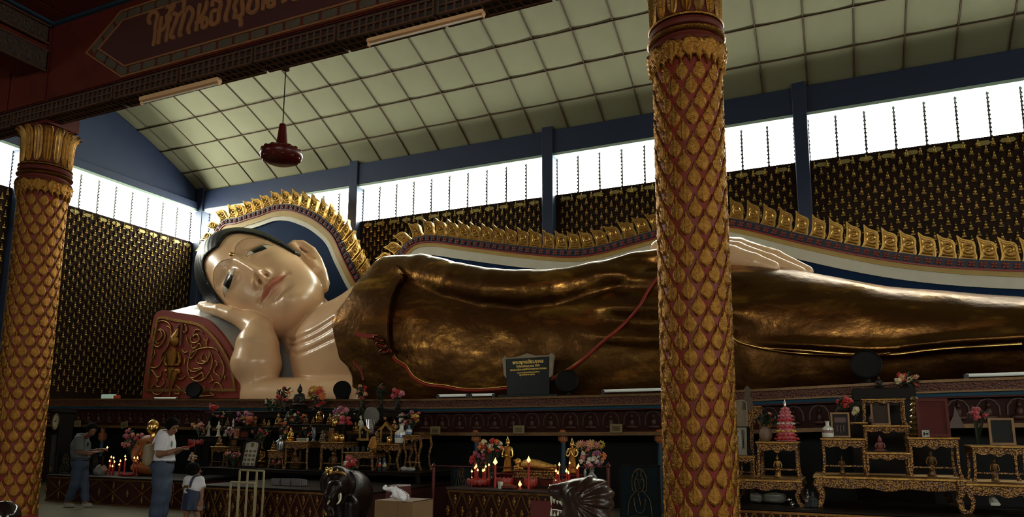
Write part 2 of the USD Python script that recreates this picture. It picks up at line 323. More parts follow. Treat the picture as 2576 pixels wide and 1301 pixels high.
# ================================================================ columns, red beam, nave ceiling
def leaf_relief(w, h):
    """one pointed gilded leaf, flat on xz, bulging to -y"""
    n = 10; t = np.linspace(0, 1, n); half = w/2*np.interp(t, [0, .10, .22, .40, .50, .66, .84, 1], [.03, .36, .70, 1, .97, .66, .27, .02]); z = -h/2+h*t
    rows = []
    for i in range(n):
        u = np.linspace(-1, 1, 9); inn = 0 < i < n-1
        dep = .010+.008*(1-u**2)+inn*(.008*np.cos(u*9.5+(i % 2)*1.6)*(np.abs(u) < .95)+.006*np.cos(z[i]/h*30+np.abs(u)*4)); dep = np.where(np.abs(u) > .99, 0, dep)
        dep = dep*(1.0 if inn else 0)
        rows.append(np.stack([half[i]*u, -dep, np.full(9, z[i]-.02*np.abs(u)*inn)], 1))
    return grid_mesh(np.array(rows), flip=True)
LEAF = leaf_relief(.150, .282)
def column(cx, label):
    cy, r = 8.0, .362; t = thing('column', label, 'column', (cx, cy, 0))
    put('shaft', lathe([(r+.03, 0), (r+.03, .10), (r, .14), (r, 5.80)], 40, (cx, cy, 0)), red, t, smooth=40)
    pts = []
    N, p = 12, .347; k = 0; z = .20
    while z < 5.55:
        for i in range(N): pts.append((2*np.pi*(i+.5*(k % 2))/N, z))
        k += 1; z += p/2
    toward = math.atan2(EYE[1]-cy, EYE[0]-cx); front, back = [], []
    for a, z in pts:
        da = abs((a-toward+np.pi) % (2*np.pi)-np.pi); m = xf(LEAF, r=(0, 0, math.degrees(a)+90))
        m = xf(m, (cx+r*math.cos(a), cy+r*math.sin(a), z)); (front if da < 1.62 and z > .1 else back).append(m)
    for m in front: put('gilt_leaf', m, gold, t, smooth=60)
    put('gilt_leaves_behind', back, gold, t, smooth=60, kind='stuff')
    for i in range(N):                                               # drooping leaves of the necking
        a = 2*np.pi*(i+.5)/N; a0_ = a
        for kk, (zz, s, rr) in enumerate(((5.60, 1.62, r+.028), (5.585, 1.30, r+.012))):
            a = a0_+(np.pi/N if kk else 0); m = xf(LEAF, s=(s*1.0, 1.9, 1.12), r=(-9, 180, 0)); m = xf(m, s=(1, 1, 1), r=(0, 0, math.degrees(a)+90)); put('necking_leaf', xf(m, (cx+rr*math.cos(a), cy+rr*math.sin(a), zz)), gold, t, smooth=60)
    put('neck_ring', lathe([(r, 5.70), (r+.05, 5.71), (r+.07, 5.75), (r+.05, 5.79), (r+.01, 5.80), (r+.01, 5.83)], 40, (cx, cy, 0)), red_dark, t, smooth=40)
    put('neck_ring', lathe([(r+.01, 5.83), (r+.055, 5.84), (r+.075, 5.865), (r+.055, 5.89), (r+.01, 5.90)], 40, (cx, cy, 0)), gold, t, smooth=40)
    put('neck_ring', lathe([(r+.01, 5.90), (r+.045, 5.915), (r+.06, 5.95), (r+.045, 5.985), (r+.01, 6.0)], 40, (cx, cy, 0)), red_dark, t, smooth=40)
    put('neck_ring', lathe([(r+.01, 6.0), (r+.05, 6.005), (r+.06, 6.02), (r+.03, 6.05)], 40, (cx, cy, 0)), gold, t, smooth=40)
    put('capital_bell', lathe([(r-.01, 6.03), (r, 6.1), (r+.01, 6.4), (r+.05, 6.66), (r+.02, 6.74)], 40, (cx, cy, 0)), red_dark, t, smooth=40)
    NP = 16
    for i in range(NP):                                              # tall capital petals with curled tips
        a = 2*np.pi*(i+.5)/NP; w = .135; prof = [(0, 6.06, .35), (.012, 6.12, .8), (.016, 6.25, 1), (.022, 6.42, 1), (.035, 6.54, 1), (.07, 6.62, .9), (.115, 6.66, .6), (.13, 6.64, .25)]
        rows = []
        for d, z, ww in prof:
            u = np.linspace(-1, 1, 7); rd = r+.015+d+.014*np.array([-1, .6, -.4, 1, -.4, .6, -1]); ph = a+u*ww*w/2/r*1.0
            rows.append(np.stack([cx+rd*np.cos(ph), cy+rd*np.sin(ph), np.full(7, z)], 1))
        put('capital_petal', grid_mesh(np.array(rows)), gold_dim if i % 2 else gold, t, smooth=50)
    put('abacus', bx(cx-.42, cx+.42, cy-.34, cy+.25, 6.70, 7.04), red_dark, t)
    return t
column(-1.34, 'front red column covered with gilded diamond leaves, right of centre')
column(-12.46, 'red column with gilded diamond leaves and petalled capital at the left edge')

beam = thing('painted_beam', 'long dark red beam with a golden inscription and lattice edge across the top left', 'beam', (-6, 8, 6.75))
put('beam_body', bx(XL, XR, YN, 8.25, 7.04, 8.44), red_dark, beam)
for xa, xb in zip((-21.7, -16.5, -13.0, -11.95, .6), (-16.55, -13.05, -12.03, .55, 14.9)): put('face_panel', bx(xa, xb, YN-.03, YN+.01, 7.05, 8.40, .004), red_dark, beam)
orange = P('sign_orange', (.23, .088, .028), .55, noise=.4, scale=12)
sign_grey = P('sign_grey_green', (.072, .054, .034), .6, noise=.6, scale=18, color2=(.05, .035, .02))
sign_field = P('sign_field', (.050, .010, .008), .55)
def face(v, d=0): return np.stack([v[:, 0], YN-.03-d-v[:, 2], v[:, 1]], 1)
zb, zt, xt = 7.065, 8.26, -11.06
outer = Polygon([(xt, 7.69), (-10.13, zb), (-1.0, zb), (-.1, 7.69), (-1.0, zt), (-10.28, zt)])
inner = outer.buffer(-.20, join_style=2)
put('sign_ground', plate(inner, .008, lambda v: face(v)), sign_field, beam)
for q, off in ((outer, 0), (inner, 0)): put('sign_moulding', plate(q.difference(q.buffer(-.03, join_style=2)) if off == 0 and q is outer else q.buffer(.03, join_style=2).difference(q), .02, lambda v: face(v)), orange, beam)
ring = outer.buffer(-.035, join_style=2).difference(inner.buffer(.035, join_style=2))
pos = np.arange(-11.2, -2.0, .34)
mid = outer.buffer(-.1, join_style=2).exterior; L = mid.length; s = 0; k = 0
while s < L:
    q = mid.interpolate(s); q2 = mid.interpolate(min(s+.05, L)); 
    c = mid.interpolate(s+.145)
    if -11.2 < c.x < -2.5 and (c.y < 7.95 or c.x < -6.5):
        seg = LineString([mid.interpolate(s+u) for u in np.linspace(.0, .27, 6)]).buffer(.085, cap_style=2)
        sk = seg.intersection(ring)
        if not sk.is_empty and sk.area > .018: put('border_petal', plate(sk.buffer(-.004).buffer(-.03).buffer(.03) if sk.area > .02 else sk, .014, lambda v: face(v)), sign_grey, beam)
    s += .315; k += 1
def strokes(lines, w, dep, parent, name, mat, to, sc):
    for l in lines:
        p = even(crop(l, *sc), max(8, 3*len(l))) if len(l) < 4 else spline(crop(l, *sc), 6*len(l))
        q = np.array([onY(x, y, YN-.03)[[0, 2]] for x, y in p]); put(name, plate(LineString(q).buffer(w), dep, to), mat, parent)
letters = [  # Thai letters of the inscription, traced as pen strokes
 [[(225, 335), (205, 300), (225, 220), (285, 175), (325, 205), (320, 290), (300, 430), (275, 635)]],
 [[(385, 265), (365, 420), (340, 610)], [(345, 440), (400, 430), (455, 350), (500, 300), (505, 230), (475, 225), (470, 290), (480, 400), (455, 575)], [(470, 110), (510, 140), (500, 180), (540, 130), (555, 75)]],
 [[(560, 205), (595, 210), (585, 330), (560, 540)], [(590, 320), (640, 220), (700, 160), (685, 300), (660, 505)], [(705, 30), (700, 115)]],
 [[(745, 160), (790, 120), (815, 140), (800, 300), (775, 465)]],
 [[(925, 85), (905, 250), (875, 430)], [(880, 330), (950, 240), (1000, 150), (1025, 40)], [(935, 320), (1000, 265), (1030, 290), (1010, 380), (975, 395), (960, 350), (980, 290)]],
 [[(1105, 80), (1160, 10), (1210, 30), (1195, 180), (1165, 330), (1100, 355), (1085, 290), (1105, 180), (1150, 160)]],
 [[(1290, -40), (1330, -10), (1325, 120), (1300, 300)]],
 [[(1400, -30), (1440, 30), (1410, 110), (1430, 180), (1415, 255), (1470, 245), (1520, 210), (1530, 100), (1540, -40)], [(1480, 270), (1505, 290), (1500, 360)]],
 [[(1640, -40), (1620, 60), (1615, 170), (1660, 190), (1720, 150), (1740, 60), (1745, -40)]],
 [[(1830, -20), (1815, 130)], [(1820, 70), (1880, 20), (1930, -20)], [(1890, 60), (1940, 5), (1970, 40), (1940, 100), (1905, 105), (1890, 70)]],
 [[(2100, 30), (2130, 5)], [(2215, -30), (2250, 5), (2290, -10)]],
]
for L_ in letters:
    lt = put('sign_letter', plate(unary_union([LineString(np.array([onY(x, y, YN-.03)[[0, 2]] for x, y in (even(crop(l, 5.6, 340, 0), 10) if len(l) < 4 else spline(crop(l, 5.6, 340, 0), 6*len(l)))])).buffer(.034) for l in L_]), .03, lambda v: face(v)), orange, beam)
# lattice edge under the sign, in sections
lat = P('lattice_wood', (.085, .032, .013), .6, noise=.5, scale=8); lat_back = P('lattice_recess', (.018, .011, .008), .7)
put('lattice_core', bx(XL, XR, YN+.03, 7.90, 6.78, 7.04), lat_back, beam)
sec = [XL]+[-14.4, -12.9, -10.35, -8.9, -7.42, -5.95, -4.4, -2.9, -1.4, 0.1, 1.6]
for xa, xb in zip(sec[:-1], sec[1:]):
    a, b = xa+.025, xb-.025
    rails = [bx(a, b, YN-.01, YN+.035, z, z+.022) for z in (6.752, 6.865, 6.975)]+[bx(a, b, 7.885, 7.925, 6.752, 6.80), bx(a, b, 7.74, 7.77, 6.757, 6.78)]
    s_ = put('lattice_rail', rails, lat, beam)
    n = max(2, int((b-a)/.105)); 
    for x in np.linspace(a+.01, b-.01, n):
        if x < -13.4: continue
        put('lattice_bar', [bx(x-.013, x+.013, YN-.004, YN+.03, 6.76, 7.0), bx(x-.013, x+.013, YN, 7.90, 6.756, 6.778)], lat, beam)
# cross beam and red coffered ceiling of the near hall
cb = thing('carved_cross_beam', 'dark carved cross beam in the top left corner above the left column', 'beam', (-12.4, 5, 7.6))
put('beam_body', bx(-12.75, -12.08, YF, YN-.04, 7.62, 8.42), red_dark, cb)
carv = P('carved_dark', (.060, .030, .018), .55, noise=.9, scale=26, color2=(.012, .008, .006), bump=1.0, bscale=30, bdist=.03)
put('carved_band', bx(-12.09, -12.02, YF, YN-.08, 8.06, 8.36, .01), carv, cb); put('carved_band', bx(-12.09, -11.98, YF, YN-.08, 7.56, 7.90, .01), carv, cb)
for z in (8.05, 8.37, 7.55, 7.91): put('gilt_fillet', bx(-12.0, -11.97, YF, YN-.08, z-.012, z+.012), lat, cb)
rc = thing('ceiling_near', 'red boarded ceiling of the near hall with dark blue strips', 'ceiling', kind='structure')
for xa in np.arange(-22, 15, 2.1):
    for ya in np.arange(YF, YN-.1, 2.1): put('ceiling_board', bx(xa+.02, min(xa+2.08, XR), ya+.02, min(ya+2.08, YN), 8.43, 8.5, .004), red_dark, rc)
strip = P('strip_blue', (.010, .035, .06), .5)
put('ceiling_deck', bx(XL, XR, YF, YN, 8.5, 8.7), dark, rc)
put('blue_strip', bx(XL, XR, YN-.09, YN-.03, 8.38, 8.44), strip, rc)
for x in (-11.93, -9.9): put('blue_strip', bx(x-.03, x+.03, YF, YN-.1, 8.39, 8.44), strip, rc)
# fluorescent battens under the lattice
cream = P('batten_cream', (.66, .38, .19), .45); tube_off = P('tube_off', (.70, .62, .52), .25)
for (p0, p1, lab) in (((355, 258), (553, 203), 'unlit fluorescent batten nearer the left column, under the red beam'), ((926, 108), (1218, 33), 'longer-looking unlit fluorescent batten right of the hanging lamp, under the beam')):
    q0, q1 = onY(*p0, 7.75), onY(*p1, 7.75); z = (q0[2]+q1[2])/2; x0, x1 = q0[0], q1[0]
    t = thing('fluorescent_batten', lab, 'light fitting', ((x0+x1)/2, 7.75, z), group='fluorescent battens under the beam')
    put('channel', bx(x0, x1, 7.70, 7.80, z-.01, 6.755, .008), cream, t)
    put('tube', tube([(x0+.03, 7.75, z-.035), (x1-.03, 7.75, z-.035)], .014, 10), tube_off, t, smooth=40)
    for x in (x0+.012, x1-.012): put('lamp_holder', bx(x-.012, x+.012, 7.725, 7.775, z-.06, z, .004), cream, t)
# hanging lamp
lx, ly = onY(707, 400, 8.0)[0], 8.0
lamp = thing('hanging_lamp', 'red glass hanging lamp on a long rod below the beam', 'lamp', (lx, ly, 5.3))
lred = P('lamp_red', (.075, .007, .004), .30, noise=.4, scale=10, specular_ior_level=.3)
put('rod', tube([(lx, ly, 5.9), (lx, ly, 6.9)], .008, 6), dark, lamp)
put('ceiling_cup', lathe([(0, 6.78), (.055, 6.78), (.06, 6.98), (0, 6.98)], 16, (lx, ly, 0)), lred, lamp, smooth=40)
put('neck', lathe([(.045, 5.93), (.05, 5.92), (.062, 5.80), (.078, 5.66), (.10, 5.60), (.13, 5.575)], 20, (lx, ly, 0)), lred, lamp, smooth=40)
put('shade', lathe([(.12, 5.59), (.22, 5.565), (.29, 5.52), (.305, 5.47), (.29, 5.42), (.25, 5.37), (.17, 5.335), (0, 5.325)], 28, (lx, ly, 0)), lred, lamp, smooth=40)
for i in range(14):
    a = 2*np.pi*i/14; put('glass_boss', ball((lx+.255*math.cos(a), ly+.255*math.sin(a), 5.52), (.04, .04, .035), 1), lred, lamp, smooth=60)
for i in range(12):
    a = 2*np.pi*(i+.5)/12; put('glass_boss', ball((lx+.25*math.cos(a), ly+.25*math.sin(a), 5.40), (.035, .035, .03), 1), lred, lamp, smooth=60)
# ================================================================ implicit modelling
def surface_nets(F, o, h):
    s = F < 0; nx, ny, nz = F.shape
    cnt = np.zeros((nx-1, ny-1, nz-1), np.int16); 
    for i in np.ndindex(2, 2, 2): cnt += s[i[0]:nx-1+i[0], i[1]:ny-1+i[1], i[2]:nz-1+i[2]]
    act = np.argwhere((cnt > 0) & (cnt < 8)); idx = -np.ones(cnt.shape, np.int64); idx[tuple(act.T)] = np.arange(len(act))
    acc, num = np.zeros((len(act), 3)), np.zeros(len(act))
    C = list(np.ndindex(2, 2, 2))
    for a in C:
        for k in range(3):
            if a[k]: continue
            b = list(a); b[k] = 1; fa, fb = F[tuple((act+a).T)], F[tuple((act+b).T)]; c = (fa < 0) != (fb < 0)
            t = fa[c]/(fa[c]-fb[c]); p = np.tile(np.array(a, float), (c.sum(), 1)); p[:, k] += t; acc[c] += p; num[c] += 1
    v = o+h*(act+acc/num[:, None]); quads = []
    for k in range(3):
        sl = [slice(1, None)]*3; sl[k] = slice(None); a = [slice(1, d-1) for d in F.shape]; a[k] = slice(0, F.shape[k]-1); b = list(a); b[k] = slice(1, F.shape[k])
        sa, sb = s[tuple(a)], s[tuple(b)]; e = np.argwhere(sa != sb); 
        inside = sa[tuple(e.T)]; e = e+1; e[:, k] -= 1
        u, w = (k+1) % 3, (k+2) % 3; du, dw = np.eye(3, dtype=int)[u], np.eye(3, dtype=int)[w]
        q = np.stack([idx[tuple((e-x).T)] for x in (du+dw, dw, 0*du, du)], 1)
        q[~inside] = q[~inside][:, ::-1]; quads.append(q)
    q = np.vstack(quads); return v, np.vstack([q[:, [0, 1, 2]], q[:, [0, 2, 3]]])
def carve(f, lo, hi, h, sub=0, it=2):
    lo, hi = np.asarray(lo, float), np.asarray(hi, float); n = np.ceil((hi-lo)/h).astype(int)+1
    F = np.empty(n); ax = [lo[k]+h*np.arange(n[k]) for k in range(3)]
    for i in range(0, n[0], 12):
        g = np.stack(np.meshgrid(ax[0][i:i+12], ax[1], ax[2], indexing='ij'), -1); F[i:i+12] = f(g.reshape(-1, 3)).reshape(g.shape[:3])
    v, fc = surface_nets(F, lo, h); m = trimesh.Trimesh(v, fc, process=False)
    def proj(p):
        e = h*.05
        for _ in range(it):
            d = f(p); g = np.stack([f(p+np.eye(3)[k]*e)-d for k in range(3)], 1)/e; p = p-.9*(d/np.maximum((g*g).sum(1), .15))[:, None].clip(-h*2, h*2)*g
        return p
    m.vertices = proj(np.array(m.vertices))
    for _ in range(sub):
        v2, f2 = trimesh.remesh.subdivide(m.vertices, m.faces); m = trimesh.Trimesh(proj(v2), f2, process=False)
    return m
def smin(a, b, k): h = np.clip(.5+.5*(b-a)/k, 0, 1); return b+(a-b)*h-k*h*(1-h)
def smax(a, b, k): return -smin(-a, -b, k)
def ell(p, c, r): q = (p-np.asarray(c, float)); r = np.asarray(r, float); k0 = np.linalg.norm(q/r, axis=1); k1 = np.linalg.norm(q/r**2, axis=1); return k0*(k0-1)/np.maximum(k1, 1e-9)
def cone(p, a, b, ra, rb):
    a, b = np.asarray(a, float), np.asarray(b, float); ba = b-a; t = np.clip(((p-a) @ ba)/(ba @ ba), 0, 1); return np.linalg.norm(p-a-t[:, None]*ba, axis=1)-(ra+(rb-ra)*t)
def chain(p, pts, rs, k=.0):
    d = None
    for a, b, r0, r1 in zip(pts[:-1], pts[1:], rs[:-1], rs[1:]): e = cone(p, a, b, r0, r1); d = e if d is None else (smin(d, e, k) if k else np.minimum(d, e))
    return d
def march(f, px, py, y0=13.5, y1=18.5, n=120):
    """where the line of sight of a picture point meets a modelled surface: used to lay hems and seams on the statue"""
    d = ray(px, py); t0, t1 = (y0-EYE[1])/d[1], (y1-EYE[1])/d[1]; t = np.linspace(t0, t1, n); v = f(EYE+t[:, None]*d); i = np.argmax(v < 0)
    if not (v < 0).any(): return EYE+t[np.argmin(v)]*d
    a, b = t[max(i-1, 0)], t[i]
    for _ in range(18):
        c = (a+b)/2
        if f((EYE+c*d)[None])[0] < 0: b = c
        else: a = c
    return EYE+b*d

# ================================================================ plinth top height along x (the long front edge sags a little)
_zp = PchipInterpolator([-22, -20.76, -12.45, -7.86, -3.0, .5, 1.29, 3.5, 6, 15], [2.40, 2.395, 2.277, 2.22, 2.255, 2.36, 2.389, 2.42, 2.43, 2.43])
def zp(x): return _zp(np.clip(x, -21.9, 14.9))

# ================================================================ the reclining statue
SH = .016743
HD, HE, HN, HT = np.array([.7934, .1885, -.5782]), np.array([.4833, .3814, .7875]), np.array([.3693, -.9049, .2117]), np.array([-14.5562, 15., 6.0064])
HM = np.stack([HD, HE, HN])                      # world -> (down the face, towards its left ear, out of the face), in life-size millimetres
def to_h(p): return (p-HT) @ HM.T/SH
def from_h(q): return HT+SH*(np.asarray(q, float) @ HM)
BROW = np.array([(-22, 5), (-28, 11), (-33, 17), (-36.5, 27), (-36, 35), (-31, 45), (-23, 54), (-13, 58)], float)
LIPL = np.array([(66.5, 0), (68, 8), (69, 14), (68, 21), (65.5, 30)], float)
def pdist(a, b, line):
    d = np.full(a.shape, 1e9); p = np.stack([a, b], 1)
    for u, v in zip(line[:-1], line[1:]): w = v-u; t = np.clip(((p-u) @ w)/(w @ w), 0, 1); d = np.minimum(d, np.linalg.norm(p-u-t[:, None]*w, axis=1))
    return d
def face_disp(a, b):
    B = np.abs(b); g = lambda a0, b0, A, sa, sb: A*np.exp(-((a-a0)/sa)**2-((B-b0)/sb)**2)
    d = 1.8*np.exp(-(pdist(a, B, BROW)/4.5)**2)
    d += g(-12, 33, -6.5, 11, 17)+g(0, 33, 4.2, 9, 17)+g(-12, 13, -3.0, 14, 7)+g(14, 31, -1.5, 8, 16)
    h = np.interp(a, [-30, -18, -8, 4, 15, 28, 38, 44, 49, 53, 57], [0, 1.5, 5, 9.0, 14, 20, 25, 26.5, 21, 8, 0]); w = np.interp(a, [-18, -5, 10, 30, 44], [8, 6.2, 7.0, 9.0, 11.5])
    d += h*np.exp(-np.abs(b/w)**2.4)
    d += g(45, 14.5, 8.5, 6.5, 5.0)-11*np.exp(-(((a-49)/3.6)**2+((B-7.5)/4.0)**2)**1.5)
    d += g(57, 0, -1.6, 5, 2.6)+g(57, 5, 1.2, 6, 3)
    d += g(63.5, 0, 6.5, 5.5, 19)+g(75, 0, 7.0, 6.0, 15)-4.6*np.exp(-(pdist(a, B, LIPL)/2.1)**2)*(B < 33)
    d += g(66, 33, -3.6, 5, 4.0)+g(87, 0, -4.2, 5.5, 18)+g(104, 0, 5, 13, 16)+g(42, 40, 2.6, 20, 16)+g(62, 27, 1.5, 10, 9)
    return d
EARP = [(2, 84, -66), (-1, 92, -74), (8, 101, -80), (28, 102, -82), (50, 94, -80), (74, 81, -74), (96, 66, -66), (104, 58, -62)]
def head_f(p, grow=0.0, feat=True):
    q = to_h(p); a, b, c = q.T
    d = ell(q, (15, 0, -70), (116, 77, 78)); d = smin(d, ell(q, (-26, 0, -92), (99, 77, 88)), 10)
    d = smin(d, ell(q, (72, 0, -52), (58, 65, 50)), 14); d = smin(d, ell(q, (102, 0, -33), (29, 35, 38)), 14)
    if feat:
        m = smoothstep(-55, -22, c); d = d-face_disp(a, b)*m*smoothstep(-115, -80, a)*.92
        e = chain(q, np.array(EARP, float), [7, 7.5, 8, 8, 8.5, 9, 9.5, 8]); e = smin(e, chain(q, np.array([(12, 82, -68), (40, 84, -70), (66, 76, -66)], float), [9, 10, 9]), 8)
        e = smax(e, -chain(q, np.array([(20, 93, -66), (46, 88, -66)], float), [6, 6]), 3)
        d = smin(d, e, 5)
    return (d-grow)*SH
NECK = [from_h((84, -2, -98)), onY(800, 846, 16.75), onY(872, 900, 16.6)]
CHC = onY(876, 900, 16.3)
SHO, ELB, FO1, FO2, WRI, HB = onY(905, 1012, 15.3), onY(655, 1000, 14.98), onY(645, 912, 14.98), onY(648, 868, 15.0), onY(652, 832, 15.1), onY(636, 812, 15.25)
FING = []
for i, (yy_, tip, kn) in enumerate(((14.95, (521, 776), (585, 793)), (15.30, (512, 772), (580, 790)), (15.66, (508, 770), (578, 787)), (16.0, (516, 769), (580, 785)))):
    k = onY(*kn, yy_); t = onY(*tip, yy_); m = (k+t)/2+np.array([0, 0, .035]); FING.append((onY(632+2*i, 815, 15.1+.2*i), k, m, t))
FOLDS, FOLDC = [], onY(790, 850, 15.2)
def pd3(p, line):
    d = np.full(len(p), 1e9)
    for u, v in zip(line[:-1], line[1:]): w = v-u; t = np.clip(((p-u) @ w)/(w @ w), 0, 1); d = np.minimum(d, np.linalg.norm(p-u-t[:, None]*w, axis=1))
    return d
def skin_f(p):
    d = head_f(p); nk = cone(p, NECK[0], NECK[1], .90, .92); nk = smin(nk, cone(p, NECK[1], NECK[2], .92, 1.3), .2)
    ax = (NECK[2]-NECK[0]); L = np.linalg.norm(ax); s = ((p-NECK[0]) @ ax)/L/L
    for s0 in (.30, .50, .70, .92): nk = nk+.055*np.exp(-((s-s0)/.028)**2)-.025*np.exp(-((s-s0-.09)/.07)**2)
    d = smin(d, nk, .07)
    ch = ell(p, CHC, (1.60, 1.32, 1.64)); ch = smin(ch, ell(p, onY(960, 860, 16.4), (1.5, 1.5, 1.7)), .3); d = smin(d, ch, .16)
    ar = smin(cone(p, SHO, ELB, .62, .52), cone(p, ELB, FO1, .46, .52), .08); ar = smin(ar, chain(p, [FO1, FO2, WRI, HB], [.66, .54, .38, .34], .08), .12)
    hd = None
    for m0, k, m, t in FING:
        e = chain(p, [m0, k, m, t], [.27, .205, .185, .135], .03); hd = e if hd is None else smin(hd, e, .05)
    th = chain(p, [HB+np.array([0, .75, .1]), onY(618, 792, 16.15), onY(592, 772, 16.35)], [.26, .2, .14], .05); hd = smin(hd, th, .1)
    ar = smin(ar, hd, .14)
    d = smin(d, smin(ar, ch+.02, .16), .05)
    if FOLDS:
        k = np.linalg.norm(p-FOLDC, axis=1) < 2.3
        if k.any():
            dd = np.min([pd3(p[k], l) for l in FOLDS], axis=0); d[k] += .045*np.exp(-(dd/.045)**2)-.02*np.exp(-((dd-.12)/.09)**2)
    return np.maximum(d, zp(p[:, 0])+.004-p[:, 2])
skin = P('statue_skin', (.80, .51, .285), .30, noise=.25, scale=.9, color2=(.68, .40, .22), specular_ior_level=.7, coat_weight=.10, coat_roughness=.12)
lip = P('statue_lip', (.58, .20, .11), .35, noise=.3, scale=2); lip2 = P('statue_lip_pale', (.76, .38, .23), .35, noise=.3, scale=2)
eye_w = P('statue_eye_white', (.60, .56, .44), .3); eye_d = P('statue_eye_dark', (.006, .006, .006), .3)
line_m = P('statue_line', (.30, .15, .075), .5); hair_m = G('statue_hair', {'tc': ('texture_coordinate', {}), 'mp': ('mapping', dict(rotation=(0.3, .55, .35), scale=(1, 1, 1))), 'w': ('wave_texture', dict(scale=2.2, distortion=2.5, detail=2.0, detail_scale=1.0)), 'b': ('bump', dict(strength=.12, distance=.03)),
   'p': ('principled_bsdf', dict(base_color=(.006, .008, .009), roughness=.42, specular_ior_level=.3))}, [('tc.object', 'mp.vector'), ('mp.vector', 'w.vector'), ('w.fac', 'b.height'), ('b.normal', 'p.normal')], 'p.BSDF')
statue = thing('reclining_statue', 'giant reclining temple statue with pale lacquered face, black hair and golden robe', 'statue', (-14, 16, 2.3))
_fl3 = [np.array([march(skin_f, *q) for q in spline(l, 9)]) for l in ([(728, 858), (765, 846), (800, 828), (838, 803)], [(730, 872), (775, 858), (815, 838), (850, 812)], [(730, 893), (755, 889), (790, 875), (838, 852)])]
FOLDS.extend(_fl3)
skin_mesh = carve(skin_f, (-17.7, 14.1, 2.0), (-9.9, 18.7, 9.3), .052, sub=1); put('body', skin_mesh, skin, statue, smooth=True)
# hair cap
HAIRL = [(-61, 0), (-66.5, 12), (-71.5, 24), (-70.5, 33), (-61, 42), (-45, 52), (-23, 60), (1, 66), (24, 71.5), (50, 78), (70, 90), (140, 100)]
cut_poly = np.array(HAIRL+[(a, -b) for a, b in HAIRL[::-1][:-1]], float)
def sdpoly(P2, V):
    d = np.full(len(P2), 1e18); ins = np.zeros(len(P2), bool); n = len(V)
    for i in range(n):
        u, v = V[i], V[(i+1) % n]; w = v-u; t = np.clip(((P2-u) @ w)/(w @ w), 0, 1); d = np.minimum(d, ((P2-u-t[:, None]*w)**2).sum(1))
        c = ((u[1] <= P2[:, 1]) & (v[1] > P2[:, 1])) | ((v[1] <= P2[:, 1]) & (u[1] > P2[:, 1])); x = u[0]+(P2[:, 1]-u[1])/(v[1]-u[1]+1e-12)*(v[0]-u[0]); ins ^= c & (P2[:, 0] < x)
    return np.where(ins, -1, 1)*np.sqrt(d)
def hair_f(p):
    q = to_h(p); d = head_f(p, 5.0, False)/SH; d = smin(d, ell(q, (-128, 6, -118), (24, 34, 34)), 12)
    c = np.maximum(sdpoly(q[:, :2], cut_poly), -(q[:, 2]+58)*1.0); d = smax(d, -c, 2.5)
    d = smax(d, (q[:, 0]-22-.1*(q[:, 2]+150)), 3); return d*SH
put('hair', carve(hair_f, (-17.9, 14.3, 4.6), (-11.8, 19.2, 9.8), .075, sub=1), hair_m, statue, smooth=True)
def face_c(ab, off):
    """the height of the face over (a, b), plus an offset"""
    ab = np.asarray(ab, float); lo, hi = np.full(len(ab), -60.), np.full(len(ab), 50.)
    for _ in range(26):
        m = (lo+hi)/2; v = head_f(from_h(np.column_stack([ab, m]))); lo = np.where(v < 0, m, lo); hi = np.where(v < 0, hi, m)
    return lo+off
def patch(up, dn, off, nu=26, nv=9, bulge=0.0):
    up, dn = even(spline(up, 60), nu), even(spline(dn, 60), nu); t = np.linspace(0, 1, nv)
    ab = up[:, None]*(1-t[None, :, None])+dn[:, None]*t[None, :, None]; o = off+bulge*np.sin(np.pi*t)[None]*np.sin(np.pi*np.linspace(0, 1, nu))[:, None]
    c = face_c(ab.reshape(-1, 2), 0)+o.ravel(); return grid_mesh(from_h(np.column_stack([ab.reshape(-1, 2), c])).reshape(nu, nv, 3))
for s in (1, -1):
    S_ = lambda l: [(a, s*b) for a, b in l]
    e = put('eye', patch(S_([(-3.5, 14), (-9.5, 23), (-10.5, 34), (-6, 46), (1.5, 54.5)]), S_([(-3.5, 14), (1, 20), (6.2, 31), (8, 43), (1.5, 54.5)]), .7, 30, 11, bulge=.8), eye_w, statue, smooth=True, label='white of the %s eye' % ('upper' if s > 0 else 'lower'))
    put('iris', patch(S_([(-9.9, 25.5), (-10.6, 31), (-9.6, 38), (-6.6, 45)]), S_([(3.9, 25), (6.4, 31), (8.0, 38.5), (8.0, 45.5)]), 1.3, 14, 11, .8), eye_d, e, smooth=True)
    ln = np.array(S_(BROW)); pl = spline(ln, 30); put('brow_line', tube(from_h(np.column_stack([pl, face_c(pl, .05)])), .008, 5), line_m, statue)
    for l in ([(-3.5, 13.5), (-9.9, 23), (-10.9, 34), (-6.4, 46), (1.5, 55), (4, 58)],):
        pl = spline(S_(l), 24); put('lid_line', tube(from_h(np.column_stack([pl, face_c(pl, .4)])), .011, 5), line_m, statue)
    nl = np.array([[49.5+2.6*math.sin(t), s*(7.5+3.0*math.cos(t))] for t in np.linspace(0, 2*math.pi, 14)]); c0 = np.array([[49.5, s*7.5]])
    pts = from_h(np.column_stack([np.vstack([nl, c0]), np.r_[face_c(nl, .5), face_c(c0, 0)]])); put('nostril', (pts, np.array([[i, (i+1) % 14, 14] for i in range(14)])), line_m, statue)
ul = [(65.6, 29.5), (63.4, 19), (60.2, 8), (62, 0), (60.2, -8), (63.4, -19), (65.6, -29.5)]; ml = [(66.0, 29.5), (69, 15), (68.2, 8), (66.8, 0), (68.2, -8), (69, -15), (66.0, -29.5)]
ll = [(66.4, 29), (73, 22), (78.3, 11), (80, 0), (78.3, -11), (73, -22), (66.4, -29)]
put('upper_lip', patch(ul, ml, .8, 34, 7), lip, statue, smooth=True); put('lower_lip', patch(ml, ll, .8, 34, 8), lip2, statue, smooth=True)
